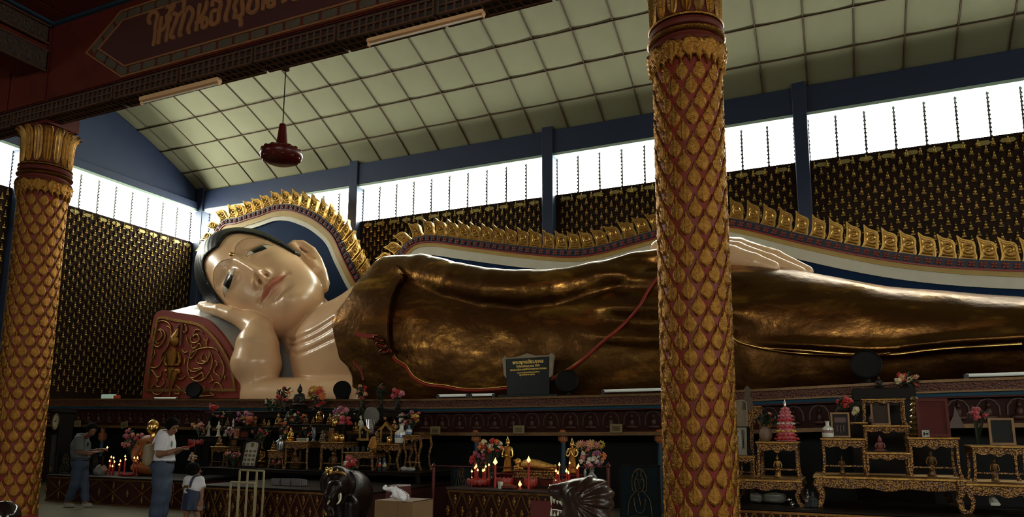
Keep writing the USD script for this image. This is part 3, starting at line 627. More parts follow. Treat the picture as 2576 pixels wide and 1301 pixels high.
uc = from_h((-26, 1.5, float(face_c(np.array([[-26, 1.5]]), 0)[0]))); put('forehead_jewel', ball(uc, (.075, .06, .075), 2), gold_plain, statue, smooth=True)

# robe ----------------------------------------------------------
TOP = [(700, 960), (780, 880), (865, 800), (880, 770), (910, 730), (940, 704), (970, 676), (1005, 664), (1050, 664), (1100, 674), (1180, 697), (1250, 708), (1330, 716), (1400, 718), (1460, 714), (1510, 704), (1600, 678), (1660, 660), (1740, 648), (1834, 660), (1935, 673), (2033, 690), (2138, 708), (2240, 727), (2350, 738), (2576, 751), (2900, 780), (3300, 830)]
tp = np.array([onY(x, y, 16.2) for x, y in TOP]); ztop = PchipInterpolator(tp[:, 0], tp[:, 2]); XS0, XS1 = tp[0, 0], tp[-1, 0]
CREASE = [(1075, 728), (1110, 746), (1170, 757), (1230, 769), (1300, 776), (1350, 773), (1450, 753), (1530, 729), (1600, 702), (1655, 681), (1720, 655)]
ARMC = [(985, 705, .62), (1060, 700, .58), (1150, 716, .52), (1240, 729, .50), (1320, 735, .50), (1400, 731, .48), (1500, 711, .44), (1600, 684, .41), (1680, 664, .38), (1780, 646, .34)]
ARMP = [onY(x, y, (15.75, 15.6, 15.3, 15.2, 15.2, 15.25, 15.4, 15.6, 15.8, 16.0)[i]) for i, (x, y, r) in enumerate(ARMC)]; ARMR = [r for *_, r in ARMC]
EDGE = [(895, 740), (882, 765), (867, 795), (863, 820), (868, 850), (876, 880), (882, 905), (903, 930), (911, 955), (908, 980), (902, 1010)]
ed = np.array([onY(x, y, 15.2) for x, y in EDGE]); ed = ed[np.argsort(ed[:, 2])]; xedge = PchipInterpolator(ed[:, 2], ed[:, 0])
HEMR = [(1700, 800), (1790, 835), (1845, 868), (1900, 873), (1990, 881), (2100, 889), (2200, 894), (2240, 893), (2320, 885), (2420, 876), (2576, 868), (2800, 862)]
hr = np.array([onY(x, y, 14.9) for x, y in HEMR]); zhem = PchipInterpolator(hr[:, 0], hr[:, 2])
def torso(p):
    x = np.clip(p[:, 0], XS0+.01, XS1-.01); zt = ztop(x); zb_ = zp(x); zc = zb_+.46*(zt-zb_); rz = zt-zc
    yc = 16.35; ry = 1.62+.06*np.sin(x*.5); dz = np.where(p[:, 2] > zc, p[:, 2]-zc, (p[:, 2]-zc)*.62)
    n = 2.25; v = (np.abs((p[:, 1]-yc)/ry)**n+np.abs(dz/rz)**n)**(1/n); return (v-1)*np.minimum(ry, rz)
def robe_f(p):
    d = torso(p); a = chain(p, ARMP, ARMR, .06); d = smin(d, a, .12)
    x, y, z = p.T; front = smoothstep(16.6, 15.6, y)
    st = smoothstep(-1.6, -.4, x)*(z < 9); d = d+front*st*.20*smoothstep(zhem(np.clip(x, hr[0, 0], hr[-1, 0]))+.03, zhem(np.clip(x, hr[0, 0], hr[-1, 0]))-.05, z)
    ed2 = front*st*.09*np.exp(-((z-zhem(np.clip(x, hr[0, 0], hr[-1, 0]))-.10)/.10)**2); d = d-ed2
    w = smoothstep(-5.0, -3.9, x)*smoothstep(-1.2, -2.2, x)*smoothstep(3.0, 3.5, z)*smoothstep(5.6, 5.0, z)*front
    d = d-.075*w*np.sin((z+.12*x)*9.0)
    d = d-.05*front*(meshkit.noise(p*np.array([.7, .7, 1.3]), 3)-.5)-.03*front*(meshkit.noise(p*2.1, 5)-.5)
    cutx = xedge(np.clip(z, ed[0, 2], ed[-1, 2]))+np.maximum(y-15.6, 0)*.10; d = smax(d, cutx-x, .05)
    return np.maximum(d, zp(x)+.004-z)
robe_m = G('robe_gold', {'tc': ('texture_coordinate', {}), 'mp': ('mapping', dict(scale=(.55, .7, 1.6))), 'n': ('noise_texture', dict(scale=1.7, detail=6.0, roughness=.65)), 'r': ('rgb_ramp', {'ramp': [(.30, (.070, .030, .009)), (.52, (.15, .068, .019)), (.70, (.55, .28, .065))]}),
    'r2': ('rgb_ramp', {'ramp': [(.3, (.44, .44, .44)), (.7, (.20, .20, .20))]}), 'bn': ('noise_texture', dict(scale=7.0, detail=4.0)), 'b': ('bump', dict(strength=.22, distance=.05)), 'p': ('principled_bsdf', dict(metallic=.95))},
    [('tc.object', 'mp.vector'), ('mp.vector', 'n.vector'), ('n.fac', 'r.fac'), ('n.fac', 'r2.fac'), ('r.color', 'p.base_color'), ('r2.color', 'p.roughness'), ('tc.object', 'bn.vector'), ('bn.fac', 'b.height'), ('b.normal', 'p.normal')], 'p.BSDF')
put('robe', carve(robe_f, (-13.0, 14.3, 1.95), (8.3, 18.6, 9.6), .085, sub=1), robe_m, statue, smooth=True)
hem_red = P('hem_red', (.28, .02, .012), .4)
def on_robe(l, n, out=.0):
    q = spline(l, n); r = []
    for x, y in q: r.append(march(robe_f, x, y))
    r = np.array(r); r[:, 1] = np.convolve(np.pad(r[:, 1], 2, 'edge'), np.ones(5)/5, 'valid'); return r-np.array([0, out, 0])
def hem(name, l, n, r, mat, out): put(name, tube(on_robe(l, n, out), r, 6), mat, statue, smooth=60)
HEM1 = [(990, 897), (1003, 912), (1022, 925), (1035, 945), (1050, 958), (1075, 969), (1110, 973), (1150, 980), (1200, 983), (1260, 979), (1310, 974), (1370, 962), (1420, 938), (1470, 903), (1530, 850), (1575, 812), (1610, 768), (1635, 728), (1655, 700)]
hem('hem_piping', HEM1, 90, .034, hem_red, .02); hem('hem_edge', [(x+2, y-5) for x, y in HEM1], 90, .02, gold_plain, .02)
hem('hem_edge', [(1842, 850), (1868, 862), (1900, 872), (1990, 880), (2100, 889), (2200, 893), (2240, 893), (2320, 884), (2420, 875), (2570, 866)], 50, .022, gold_plain, .03)
hem('hem_edge', [(1842, 846), (1850, 856), (1880, 868), (1940, 881), (2030, 891), (2120, 894), (2200, 894), (2240, 888)], 40, .026, gold_plain, .05)
hem('neck_edge', [(889, 908), (896, 920), (905, 930), (911, 944), (913, 956)], 24, .026, hem_red, .0)
# folded shoulder sash with pleated red-lined end
def lay(poly, off, th, n=14, m=26):
    """a cloth panel between two picture polylines laid on the robe"""
    l, r = even(spline(poly[0], 60), m), even(spline(poly[1], 60), m); t = np.linspace(0, 1, n); Q = l[:, None]*(1-t[None, :, None])+r[:, None]*t[None, :, None]
    P3 = np.array([[march(robe_f, *q) for q in row] for row in Q]); P3[..., 1] -= off
    B = P3.copy(); B[..., 1] += th; a, b = grid_mesh(P3, flip=True), grid_mesh(B); k = len(a.vertices)
    rim = np.r_[np.arange(n), np.arange(1, m)*n+n-1, (m-1)*n+np.arange(n-2, -1, -1), np.arange(m-2, 0, -1)*n]; r2 = np.roll(rim, -1)
    side = np.vstack([np.stack([rim, r2, r2+k], 1), np.stack([rim, r2+k, rim+k], 1)])
    return trimesh.Trimesh(np.vstack([a.vertices, b.vertices]), np.vstack([a.faces, b.faces+k, side]), process=False)
sash = put('sash', lay(([(1000, 668), (955, 720), (925, 770), (912, 810), (907, 842)], [(1020, 690), (992, 745), (978, 790), (970, 815), (966, 845)]), .10, .09), robe_m, statue, smooth=50)
put('sash_fold', lay(([(1012, 690), (983, 745), (972, 790), (966, 830), (968, 860)], [(1022, 700), (998, 740), (986, 790), (984, 840), (990, 892)]), .17, .08, 8), robe_m, sash, smooth=50)
put('sash_lining', lay(([(905, 836), (930, 842), (962, 843)], [(908, 848), (932, 853), (958, 853)]), .20, .05, 5, 14), hem_red, sash, smooth=50)
for (cx_, cy_, ax_, ay_, ro) in ((966, 856, 11, 6, 25), (974, 872, 12, 6, 15), (982, 887, 12, 6, -20)):
    c_, s_ = math.cos(math.radians(ro)), math.sin(math.radians(ro)); lp = [(cx_+ax_*math.cos(q)*c_-ay_*math.sin(q)*s_, cy_+ax_*math.cos(q)*s_+ay_*math.sin(q)*c_) for q in np.linspace(0, 2*np.pi, 19)[:-1]]
    R3 = np.array([march(robe_f, *q) for q in lp])-np.array([0, .26, 0]); C3 = R3.mean(0)+np.array([0, .05, 0]); k = len(R3)
    pl_ = put('sash_pleat', trimesh.Trimesh(np.vstack([R3, R3+np.array([0, .14, 0]), C3[None]]), np.array([[i, (i+1) % k, 2*k] for i in range(k)]+[[i, i+k, (i+1) % k] for i in range(k)]+[[(i+1) % k, i+k, (i+1) % k+k] for i in range(k)]), process=False), hem_red, sash)
    put('pleat_rim', tube(R3, .03, 6, closed=True), robe_m, sash, smooth=60)
# the hand resting on the thigh
LH = [([(1760, 640, 15.9), (1838, 646, 15.85), (1895, 660, 15.75), (1944, 674, 15.72)], [.33, .24, .19, .14]), ([(1760, 632, 16.2), (1850, 636, 16.15), (1935, 660, 16.05), (2012, 687, 16.0)], [.35, .24, .18, .13]),
      ([(1760, 626, 16.5), (1858, 628, 16.45), (1950, 650, 16.35), (2030, 684, 16.3)], [.35, .24, .18, .13]), ([(1760, 624, 16.8), (1856, 624, 16.75), (1940, 646, 16.7), (2010, 678, 16.6)], [.33, .23, .18, .13])]
LH = [([onY(x, y, Y) for x, y, Y in l], r) for l, r in LH]
def lhand_f(p):
    d = None
    for l, r in LH: e = chain(p, l, r, .05); d = e if d is None else smin(d, e, .07)
    return smin(d, cone(p, LH[1][0][0]-np.array([.8, 0, 0]), LH[1][0][0], .36, .40), .15)
put('resting_hand', carve(lhand_f, (-3.6, 14.9, 4.4), (1.6, 17.5, 7.4), .05, sub=1), skin, statue, smooth=True)
# ================================================================ the screen behind the statue
YS = 18.45
APX = [(520, 640), (535, 600), (566.8, 553.6), (593, 549), (617, 541.5), (657.6, 528.4), (681.9, 519.3), (712, 514.2), (742, 516.5), (768.7, 525), (795, 536.4), (823, 555.6), (843, 573.8), (857.5, 594), (873.6, 630), (889, 661), (904, 690), (924, 718), (941, 712), (962, 690), (986.5, 656), (1009, 628.5), (1035, 604), (1060.8, 594.6), (1096, 593), (1154, 600), (1203, 606.5), (1267, 614.6), (1364, 624.6), (1429, 628.5), (1461, 627.5), (1493, 623), (1542, 611), (1590, 597), (1655, 578), (1720, 555), (1775, 548), (1827.5, 549.4), (1918, 566), (2003, 587), (2079, 604), (2163.5, 621), (2248, 635), (2345, 646.6), (2447, 654), (2576, 659), (2800, 668)]
ap = np.array([onY(x, y, YS)[[0, 2]] for x, y in APX]); crest_line = np.vstack([spline(ap[:18], 150), spline(ap[18:], 330)])
screen = thing('statue_screen', 'wavy blue, white and yellow banded screen with golden scrolled crest behind the statue', 'screen', (-8, YS, 2.3))
body_pl = Polygon(list(crest_line)+[(crest_line[-1][0], 2.46), (crest_line[0][0], 2.46)]).buffer(0)
def sface(y0): return lambda v: np.stack([v[:, 0], y0-v[:, 2], v[:, 1]], 1)
def band(o, i): 
    a = body_pl if o == 0 else body_pl.buffer(-o, join_style=1, quad_segs=12); b = body_pl.buffer(-i, join_style=1, quad_segs=12); r = a.difference(b)
    return r.intersection(sbox(-20.4, 2.9, 6.4, 12))
ybands = P('screen_yellow', (.42, .27, .055), .5, noise=.5, scale=2, color2=(.50, .36, .14))
put('screen_body', plate(body_pl, .30, sface(YS+.30)), blue_deep, screen)
LH_, RH_ = sbox(-21, 2, -11.9, 12), sbox(-11.9, 2, 8, 12)
put('yellow_band', plate(unary_union([band(.235, .42).intersection(LH_), band(.235, .345).intersection(RH_)]), .07, sface(YS)), ybands, screen); put('white_band', plate(unary_union([band(.42, .56).intersection(LH_), band(.345, .60).intersection(RH_)]), .05, sface(YS)), white, screen)
put('red_line', plate(band(.20, .235), .10, sface(YS)), hem_red, screen); put('blue_border', plate(band(0, .20), .06, sface(YS)), P('screen_navy', (.012, .018, .045), .5), screen)
ros_m = P('rosette_red', (.16, .028, .018), .45)
def rosette():
    out = []
    for k in range(4):
        a = k*math.pi/2+math.pi/4; out.append(ball((.045*math.cos(a), -.015, .045*math.sin(a)), (.036, .02, .036), 1))
    return cat_(out+[ball((0, -.02, 0), (.022, .02, .022), 1)])
RS = rosette()
def walk(line, step):
    d = np.r_[0, np.cumsum(np.linalg.norm(np.diff(line, axis=0), axis=1))]; s = np.arange(step*.5, d[-1], step)
    p = np.stack([np.interp(s, d, line[:, k]) for k in (0, 1)], 1); q = np.stack([np.interp(np.minimum(s+.05, d[-1]), d, line[:, k]) for k in (0, 1)], 1)-np.stack([np.interp(np.maximum(s-.05, 0), d, line[:, k]) for k in (0, 1)], 1)
    return p, q/np.linalg.norm(q, axis=1, keepdims=True)
p_, t_ = walk(crest_line, .205)
for p, t in zip(p_, t_):
    n = np.array([t[1], -t[0]])
    if p[0] < 6: c = p+n*.105; put('rosette', xf(RS, (c[0], YS-.06, c[1]), (0, -math.degrees(math.atan2(t[1], t[0])), 0)), ros_m, screen, smooth=60)
def crest_piece():
    """one golden scroll plate of the crest, leaning to the left; base on z=0, facing -y: plate and relief"""
    out = Polygon(spline([(-.15, .01), (.195, .0), (.20, .05), (.165, .16), (.145, .30), (.08, .40), (-.03, .43), (-.15, .465), (-.235, .52), (-.205, .42), (-.165, .28), (-.135, .13), (-.15, .01)], 44)).buffer(0)
    pl = plate(out, .10, lambda v: np.stack([v[:, 0], .05-v[:, 2], v[:, 1]], 1)); ms = []
    ms.append(plate(out.difference(out.buffer(-.028)), .025, lambda v: np.stack([v[:, 0], -.05-v[:, 2], v[:, 1]], 1)))
    f = lambda pts, r: ms.append(tube(np.array([(x, -.055, z) for x, z in spline(pts, 14)]), r, 5))
    f([(.03, .20), (.075, .23), (.055, .295), (-.01, .31), (-.075, .27), (-.08, .19), (-.03, .125), (.05, .11), (.12, .14)], .022)
    f([(.12, .2), (.11, .30), (.04, .365), (-.06, .375), (-.16, .42)], .02); f([(-.1, .05), (-.09, .10), (-.11, .18)], .02); f([(-.08, .06), (.03, .055), (.13, .05)], .024)
    f([(-.12, .34), (-.11, .29), (-.13, .24)], .018); return cat_([pl, ball((.0, -.06, .215), (.045, .03, .045), 1)]), cat_(ms)
crest_red = P('crest_ground', (.45, .25, .065), .4, .85, noise=.4, scale=20); crest_gold = P('crest_gold', (.72, .45, .12), .33, .9, noise=.4, scale=8)
CP, CR = crest_piece()
p_, t_ = walk(crest_line, .385)
for p, t in zip(p_, t_):
    if p[0] > 6: break
    A_ = ((p[0], YS+.02, p[1]), (0, -math.degrees(math.atan2(t[1], t[0])), 0)); c_ = put('crest_scroll', xf(CP, *A_), crest_red, screen, smooth=40); put('scroll_relief', xf(CR, *A_), crest_gold, c_, smooth=40)

# ================================================================ pillow
PY0, PY1 = 14.62, 17.4
PIL = [(365, 1001), (368, 960), (374, 915), (382, 860), (390, 815), (398, 790), (408, 784), (440, 787), (490, 795), (523, 806), (552, 832), (575, 862), (592, 893), (605, 930), (611, 965), (612, 1001)]
pp = np.array([onY(x, y, PY0)[[0, 2]] for x, y in PIL]); pil_pl = Polygon(np.vstack([spline(pp, 70)])).buffer(0)
pillow = thing('carved_pillow', 'big grey pillow block with red end panel carved with golden scrolls under the head', 'pillow', (-17, 15.6, 2.35))
grey = P('pillow_grey', (.40, .42, .43), .28, noise=.35, scale=1.2); pred = P('pillow_red', (.24, .026, .015), .5, noise=.35, scale=2.0)
arm_solid = carve(lambda p: skin_f(p)-.012, (-17.7, 14.1, 2.0), (-13.0, 18.7, 6.4), .11); MS = lambda m: manifold3d.Manifold(manifold3d.Mesh(np.asarray(m.vertices, np.float32), np.asarray(m.faces, np.uint32)))
def less_arm(m):
    m.merge_vertices(); r = MS(m)-MS(arm_solid); return m if r.is_empty() else r
ext = np.array(pil_pl.simplify(.004).exterior.coords)[:-1]; ext = even(np.vstack([ext, ext[:1]]), 121)[:-1]; ext = ext if Polygon(ext).exterior.is_ccw else ext[::-1]
tg = np.roll(ext, -1, 0)-np.roll(ext, 1, 0); nn = np.stack([tg[:, 1], -tg[:, 0]], 1)/np.linalg.norm(tg, axis=1, keepdims=True); zmin = ext[:, 1].min()+.01
rings = []
for u in np.linspace(0, 1, 15): e2 = ext+nn*(.62*np.sin(np.pi*min(u*1.15, 1)*.5)**1.2*(1 if u < .87 else .9)); e2[:, 1] = np.maximum(e2[:, 1], zmin); rings.append(np.stack([e2[:, 0], np.full(120, PY0+.035+u*(PY1-PY0)), e2[:, 1]], 1))
RG = np.array(rings); RG = np.concatenate([RG, RG[:, :1]], 1); bm = grid_mesh(RG); capt = [trimesh.Trimesh(np.vstack([r, r.mean(0)[None]]), np.array([[i, (i+1) % 120, 120] if k else [(i+1) % 120, i, 120] for i in range(120)]), process=False) for k, r in enumerate((rings[0], rings[-1]))]
pb2 = cat_([bm]+capt); pb2.merge_vertices(); pb2.fix_normals()
put('pillow_body', less_arm(pb2), grey, pillow, smooth=50)
def pf(y): return lambda v: np.stack([v[:, 0], y-v[:, 2], v[:, 1]], 1)
put('end_panel', less_arm(plate(pil_pl.buffer(.02), .10, pf(PY0+.03))), pred, pillow)
inn = pil_pl.buffer(-.16).intersection(sbox(-40, 2.42, 0, 20)); put('gilt_border', plate(inn.buffer(-.0).difference(inn.buffer(-.075)), .05, pf(PY0-.07)), gold_dim, pillow)
def scroll(name, l, r, mat=None):
    q = np.array([onY(x, y, PY0-.09) for x, y in spline(crop(l, 5.658, 360, 780), 8*len(l))]); k = len(q); rr = .68*r*(.35+.65*np.sin(np.pi*np.linspace(.12, .9, k))**.7)
    return tube(q, rr, 6)
SC = [[(935, 575), (985, 700), (960, 850), (900, 960), (790, 1020), (690, 980), (635, 850), (650, 700), (720, 600), (800, 560), (900, 540), (1000, 545), (1070, 600)],
 [(760, 690), (790, 760), (850, 770), (930, 700), (940, 600)], [(860, 640), (840, 720), (900, 740), (890, 650)], [(640, 800), (700, 880), (780, 870), (840, 830), (770, 840), (720, 830)], [(650, 930), (750, 960), (840, 900), (850, 990)],
 [(1050, 600), (1110, 700), (1150, 830), (1130, 950), (1090, 1040)], [(1020, 720), (1050, 790), (1010, 880), (1050, 920), (1090, 1000)], [(960, 930), (985, 1010), (940, 1040)], [(1000, 1100), (1060, 1040), (1120, 1100), (1120, 1190)],
 [(990, 1120), (940, 1170), (1010, 1210), (900, 1230), (740, 1230), (600, 1180), (480, 1080), (430, 1040)], [(560, 560), (600, 610), (640, 590)], [(600, 680), (585, 780)], [(480, 960), (540, 990), (600, 940)], [(560, 280), (600, 320), (620, 280), (590, 210)],
 [(690, 380), (720, 470), (800, 420), (760, 350), (720, 380), (740, 300), (790, 280), (850, 340)], [(620, 380), (640, 470), (680, 530)], [(880, 400), (900, 440), (920, 400)],
 [(340, 240), (380, 250), (380, 420), (350, 520), (280, 620), (250, 690)], [(200, 180), (270, 160), (350, 180), (400, 260)], [(240, 270), (310, 330), (290, 450), (200, 530), (150, 470), (130, 360), (170, 230)], [(190, 330), (240, 290), (270, 340), (230, 420), (180, 460), (230, 480)],
 [(150, 560), (140, 680), (100, 800), (160, 830), (240, 780), (290, 660)], [(110, 850), (180, 920), (200, 1020), (120, 1130), (200, 1210), (280, 1170), (330, 1080)], [(150, 900), (230, 960), (260, 870)], [(280, 980), (290, 1060), (240, 1100), (180, 1060)], [(80, 1000), (60, 1180)],
 [(1170, 930), (1160, 1010)], [(440, 1180), (520, 1200), (490, 1150)], [(870, 1080), (880, 1150), (820, 1220)], [(690, 490), (720, 550), (770, 520), (800, 480), (830, 520), (790, 550)], [(920, 430), (910, 520), (945, 540)], [(670, 590), (690, 690), (730, 640), (770, 580)]]
for l in SC: put('gilt_scroll', scroll('s', l, .045), gold_dim, pillow, smooth=60)
def pw(x, y, d=0): return onY(x/5.658+360, y/5.658+780, PY0-.10-d)
fig = [ball(pw(455, 440), (.16, .10, .18), 2), tube([pw(445, 540), pw(440, 590)], .07, 8)]
fig += [tube([pw(430, 590), pw(420, 700), pw(415, 800)], [.20, .17, .12], 10), tube([pw(350, 610), pw(315, 720), pw(330, 790), pw(380, 790)], .055, 8), tube([pw(500, 610), pw(530, 700), pw(520, 780), pw(430, 785)], .055, 8)]
fig += [tube([pw(410, 820), pw(400, 900), pw(380, 1000)], [.13, .12, .07], 8), tube([pw(470, 870), pw(440, 990), pw(400, 1080), pw(380, 1230)], [.12, .10, .06, .03], 8)]
put('relief_figure', fig, gold, pillow, smooth=50)
hd_ = [tube([pw(455, 400), pw(485, 320), pw(500, 250)], [.12, .07, .02], 8)]; put('relief_crown', hd_, gold_dim, pillow, smooth=50)
for s in ([(330, 870), (420, 860), (520, 870), (430, 920)], [(350, 930), (420, 960), (500, 930)]): put('relief_skirt', tube([pw(*q) for q in spline(s, 14)], .06, 6), gold, pillow, smooth=50)
put('relief_branch', [tube([pw(400, 400), pw(460, 300), pw(540, 190)], .04, 6), tube([pw(530, 510), pw(545, 350), pw(555, 190)], .04, 6)], P('branch_red', (.16, .05, .03), .5), pillow)
# ================================================================ the plinth
PYF = 14.0
carved_gold = G('carved_gold', {'tc': ('texture_coordinate', {}), 'v': ('voronoi_texture', dict(scale=52.0, feature='smooth_f1', smoothness=.4)), 'r': ('rgb_ramp', {'ramp': [(.10, (.58, .33, .09)), (.38, (.40, .20, .05)), (.62, (.05, .014, .008))]}),
    'm': ('rgb_ramp', {'ramp': [(.2, (1, 1, 1)), (.6, (.2, .2, .2))]}), 'b': ('bump', dict(strength=.8, distance=.012, invert=True)), 'p': ('principled_bsdf', dict(roughness=.36))},
    [('tc.object', 'v.vector'), ('v.distance', 'r.fac'), ('v.distance', 'm.fac'), ('r.color', 'p.base_color'), ('m.color', 'p.metallic'), ('v.distance', 'b.height'), ('b.normal', 'p.normal')], 'p.BSDF')
moulding = G('plinth_moulding', {'tc': ('texture_coordinate', {}), 'v': ('voronoi_texture', dict(scale=30.0)), 'r': ('rgb_ramp', {'ramp': [(.15, (.17, .062, .022)), (.5, (.10, .028, .014)), (.7, (.06, .018, .010))]}), 'b': ('bump', dict(strength=.7, distance=.02, invert=True)), 'p': ('principled_bsdf', dict(roughness=.5))},
    [('tc.object', 'v.vector'), ('v.distance', 'r.fac'), ('r.color', 'p.base_color'), ('v.distance', 'b.height'), ('b.normal', 'p.normal')], 'p.BSDF')
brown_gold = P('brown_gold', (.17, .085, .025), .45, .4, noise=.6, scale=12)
plinth = thing('statue_plinth', 'long stepped plinth with carved red moulding and figured frieze carrying the statue', 'plinth', (-6, 16, 0))
def sweep(prof, x0, x1, n=60):
    """a profile (y, height under the plinth top) swept along x, following the top line"""
    xs = np.linspace(x0, x1, n); pr = np.asarray(prof, float); V = np.stack([np.stack([np.full(len(pr), x), pr[:, 0], zp(x)+pr[:, 1]], 1) for x in xs])
    V = np.concatenate([V, V[:, :1]], 1); m = grid_mesh(V, flip=True); k = len(pr)
    caps = [trimesh.creation.extrude_polygon(Polygon(pr), 1e-3, engine='earcut')]; c = []
    for x, fl in ((x0, 1), (x1, 0)):
        v = np.array(caps[0].vertices); c.append(trimesh.Trimesh(np.stack([np.full(len(v), x)+v[:, 2], v[:, 0], zp(x)+v[:, 1]], 1), caps[0].faces, process=False))
    return cat_([m]+c)
PX0, PX1 = -21.7, 8.2
put('top_slab', sweep([(PYF+.10, -.005), (18.4, -.005), (18.4, -.3), (PYF+.10, -.3)], PX0, PX1), red_dark, plinth)
put('top_fillet', sweep([(PYF-.03, 0), (PYF+.15, 0), (PYF+.15, -.045), (PYF-.03, -.045)], PX0, PX1), brown_gold, plinth)
put('carved_moulding', sweep([(PYF+.01, -.045), (PYF+.12, -.045), (PYF+.12, -.185), (PYF+.03, -.185)], PX0, PX1), moulding, plinth)
put('lower_fillet', sweep([(PYF, -.185), (PYF+.12, -.185), (PYF+.12, -.215), (PYF, -.215)], PX0, PX1), brown_gold, plinth)
put('blue_fillet', sweep([(PYF+.06, -.215), (PYF+.2, -.215), (PYF+.2, -.275), (PYF+.08, -.275)], PX0, PX1), P('fillet_blue', (.012, .07, .12), .5), plinth)
put('frieze', sweep([(PYF+.26, -.27), (PYF+.5, -.27), (PYF+.5, -.72), (PYF+.26, -.72)], PX0, PX1), P('frieze_dark', (.030, .006, .005), .6, specular_ior_level=.15), plinth)
put('ledge', sweep([(PYF+.12, -.72), (PYF+.5, -.72), (PYF+.5, -.79), (PYF+.12, -.79)], PX0, PX1), brown_gold, plinth)
put('base_wall', bx(PX0, PX1, PYF+1.0, 18.4, 0, 2.0), black, plinth)
fm = P('frieze_figure', (.058, .018, .009), .5, .2, noise=.5, scale=8)
def frieze_fig():
    return cat_([ball((0, -.02, -.135), (.13, .05, .05), 1), ball((0, -.03, -.05), (.06, .05, .09), 1), ball((0, -.04, .065), (.04, .04, .045), 1), lathe([(.03, .09), (.012, .13), (0, .17)], 6, (0, -.03, 0)),
                 tube([(-.16, -.01, -.1), (-.15, -.01, .05), (-.09, -.01, .14), (0, -.01, .17), (.09, -.01, .14), (.15, -.01, .05), (.16, -.01, -.1)], .02, 5)])
FF = frieze_fig()
for x in np.arange(-21.3, 3.6, .42): put('frieze_figure', xf(FF, (x, PYF+.27, zp(x)-.49)), fm, plinth, smooth=60)
tag_m = P('tag_yellow', (.22, .16, .06), .6, noise=.4, scale=30); tag_d = P('tag_ink', (.06, .04, .02), .7)
lant = P('lantern_orange', (.40, .13, .03), .5)
for (px, py, tilt) in ((195, 1066, 0), (313, 1069, -14), (1095, 1083, 0), (1305, 1081, 0), (1550, 1078, 0)):
    c = onY(px, py, PYF+.08); w, h = .135, .085
    if px > 600: w, h = .125, .085
    t = put('hanging_tag', xf(bx(-w, w, -.008, .008, -h, h, .006), c, (0, tilt, 0)), tag_m, plinth); put('tag_print', [xf(bx(-w*.6, w*.6, -.004, 0, z-.010, z+.010), c+np.array([0, -.0085, 0]), (0, tilt, 0)) for z in (.028, -.004, -.034)], tag_d, t)
for px in (258, 1198, 1417, 1660):
    c = onY(px, 1098, PYF+.3); x, y = c[0], c[1]
    p_ = put('support_post', lathe([(.055, 0), (.055, 1.2), (.05, c[2]-.12)], 10, (x, y, 0)), P('post_blue', (.012, .045, .075), .5), plinth, smooth=40)
    put('post_lantern', [lathe([(.05, c[2]-.13), (.085, c[2]-.09), (.085, c[2]+.09), (.06, c[2]+.13), (.06, zp(x)-.79)], 8, (x, y, 0))]+[bx(x-.09*math.cos(a)-.008, x-.09*math.cos(a)+.008, y-.09*math.sin(a)-.01, y-.09*math.sin(a)+.01, c[2]-.09, c[2]+.09) for a in np.arange(8)*np.pi/4+.39], lant, p_)
# tubes, lamps and the black sign on the plinth edge
tube_w = P('tube_white', (.75, .78, .70), .25, emission_color=(.85, 1.0, .9), emission_strength=.10)
hold = P('holder_dark', (.02, .02, .02), .5)
for (xa, ya, xb, yb, Y, lab) in ((388, 1002, 447, 1002, 14.15, 'short white tube lamp at the foot of the carved pillow'), (1103, 996, 1243, 993, 14.2, 'white tube lamp in two lengths left of the black sign'), (1517, 984, 1690, 979, 14.2, 'white tube lamp on the plinth edge beside the front column'), (2430, 945, 2640, 938, 14.25, 'long white tube lamp at the right end of the plinth')):
    a, b = onY(xa, ya, Y), onY(xb, yb, Y); t = thing('tube_lamp', lab, 'lamp', (a+b)/2)
    mids = [a, a+(b-a)*.54, a+(b-a)*.60, b] if xa == 1103 else [a, b]
    for q0, q1 in zip(mids[::2], mids[1::2]): put('glass_tube', tube([q0, q1], .03, 10), tube_w, t, smooth=40)
    for q in mids: put('lamp_holder', bx(q[0]-.035, q[0]+.035, Y-.03, Y+.03, zp(q[0])+.002, q[2]+.02), hold, t)
def spotlight(px, py, Y, r, label, yaw, pitch, yoke=True):
    c = onY(px, py, Y); zb = float(zp(c[0])); t = thing('spotlight', label, 'spotlight', (c[0], Y, zb))
    prof = [(0, -r*.75), (r*.55, -r*.72), (r*.9, -r*.35), (r, r*.15), (r*1.02, r*.45), (r*.96, r*.48), (r*.9, r*.40), (0, r*.36)]
    m = xf(lathe(prof, 22), (0, 0, 0), (90, 0, 0)); m = xf(m, (0, 0, 0), (pitch, 0, 0)); m = xf(m, c, (0, 0, yaw)); put('lamp_drum', m, black, t, smooth=40)
    if yoke: put('yoke', [tube([c+np.array([-r*1.08, 0, 0]), c+np.array([-r*.8, 0, -r*1.0]), np.array([c[0]-.02, Y, zb+.03])], .022, 6), tube([c+np.array([r*1.08, 0, 0]), c+np.array([r*.8, 0, -r*1.0]), np.array([c[0]+.02, Y, zb+.03])], .022, 6)], black, t)
    else: put('stem', tube([c, np.array([c[0]+.02, Y, zb+.02])], .05, 8), black, t)
    put('foot_plate', bx(c[0]-.12, c[0]+.12, Y-.1, Y+.1, zb+.002, zb+.035, .008), black, t)
spotlight(490, 982, 14.25, .20, 'black round spotlight in front of the red pillow panel', 20, -10, False)
spotlight(862, 979, 14.2, .205, 'black spotlight in a yoke in front of the bare arm', 30, 15)
spotlight(1428, 962, 14.3, .23, 'black spotlight right of the black sign', 10, -15, False)
spotlight(2178, 920, 14.35, .25, 'black spotlight near the right end of the plinth', 0, -10, False)
c = onY(280, 1001, 14.25); t = thing('bright_packet', 'small pale green packet with a red end lying left of the pillow', 'packet', c)
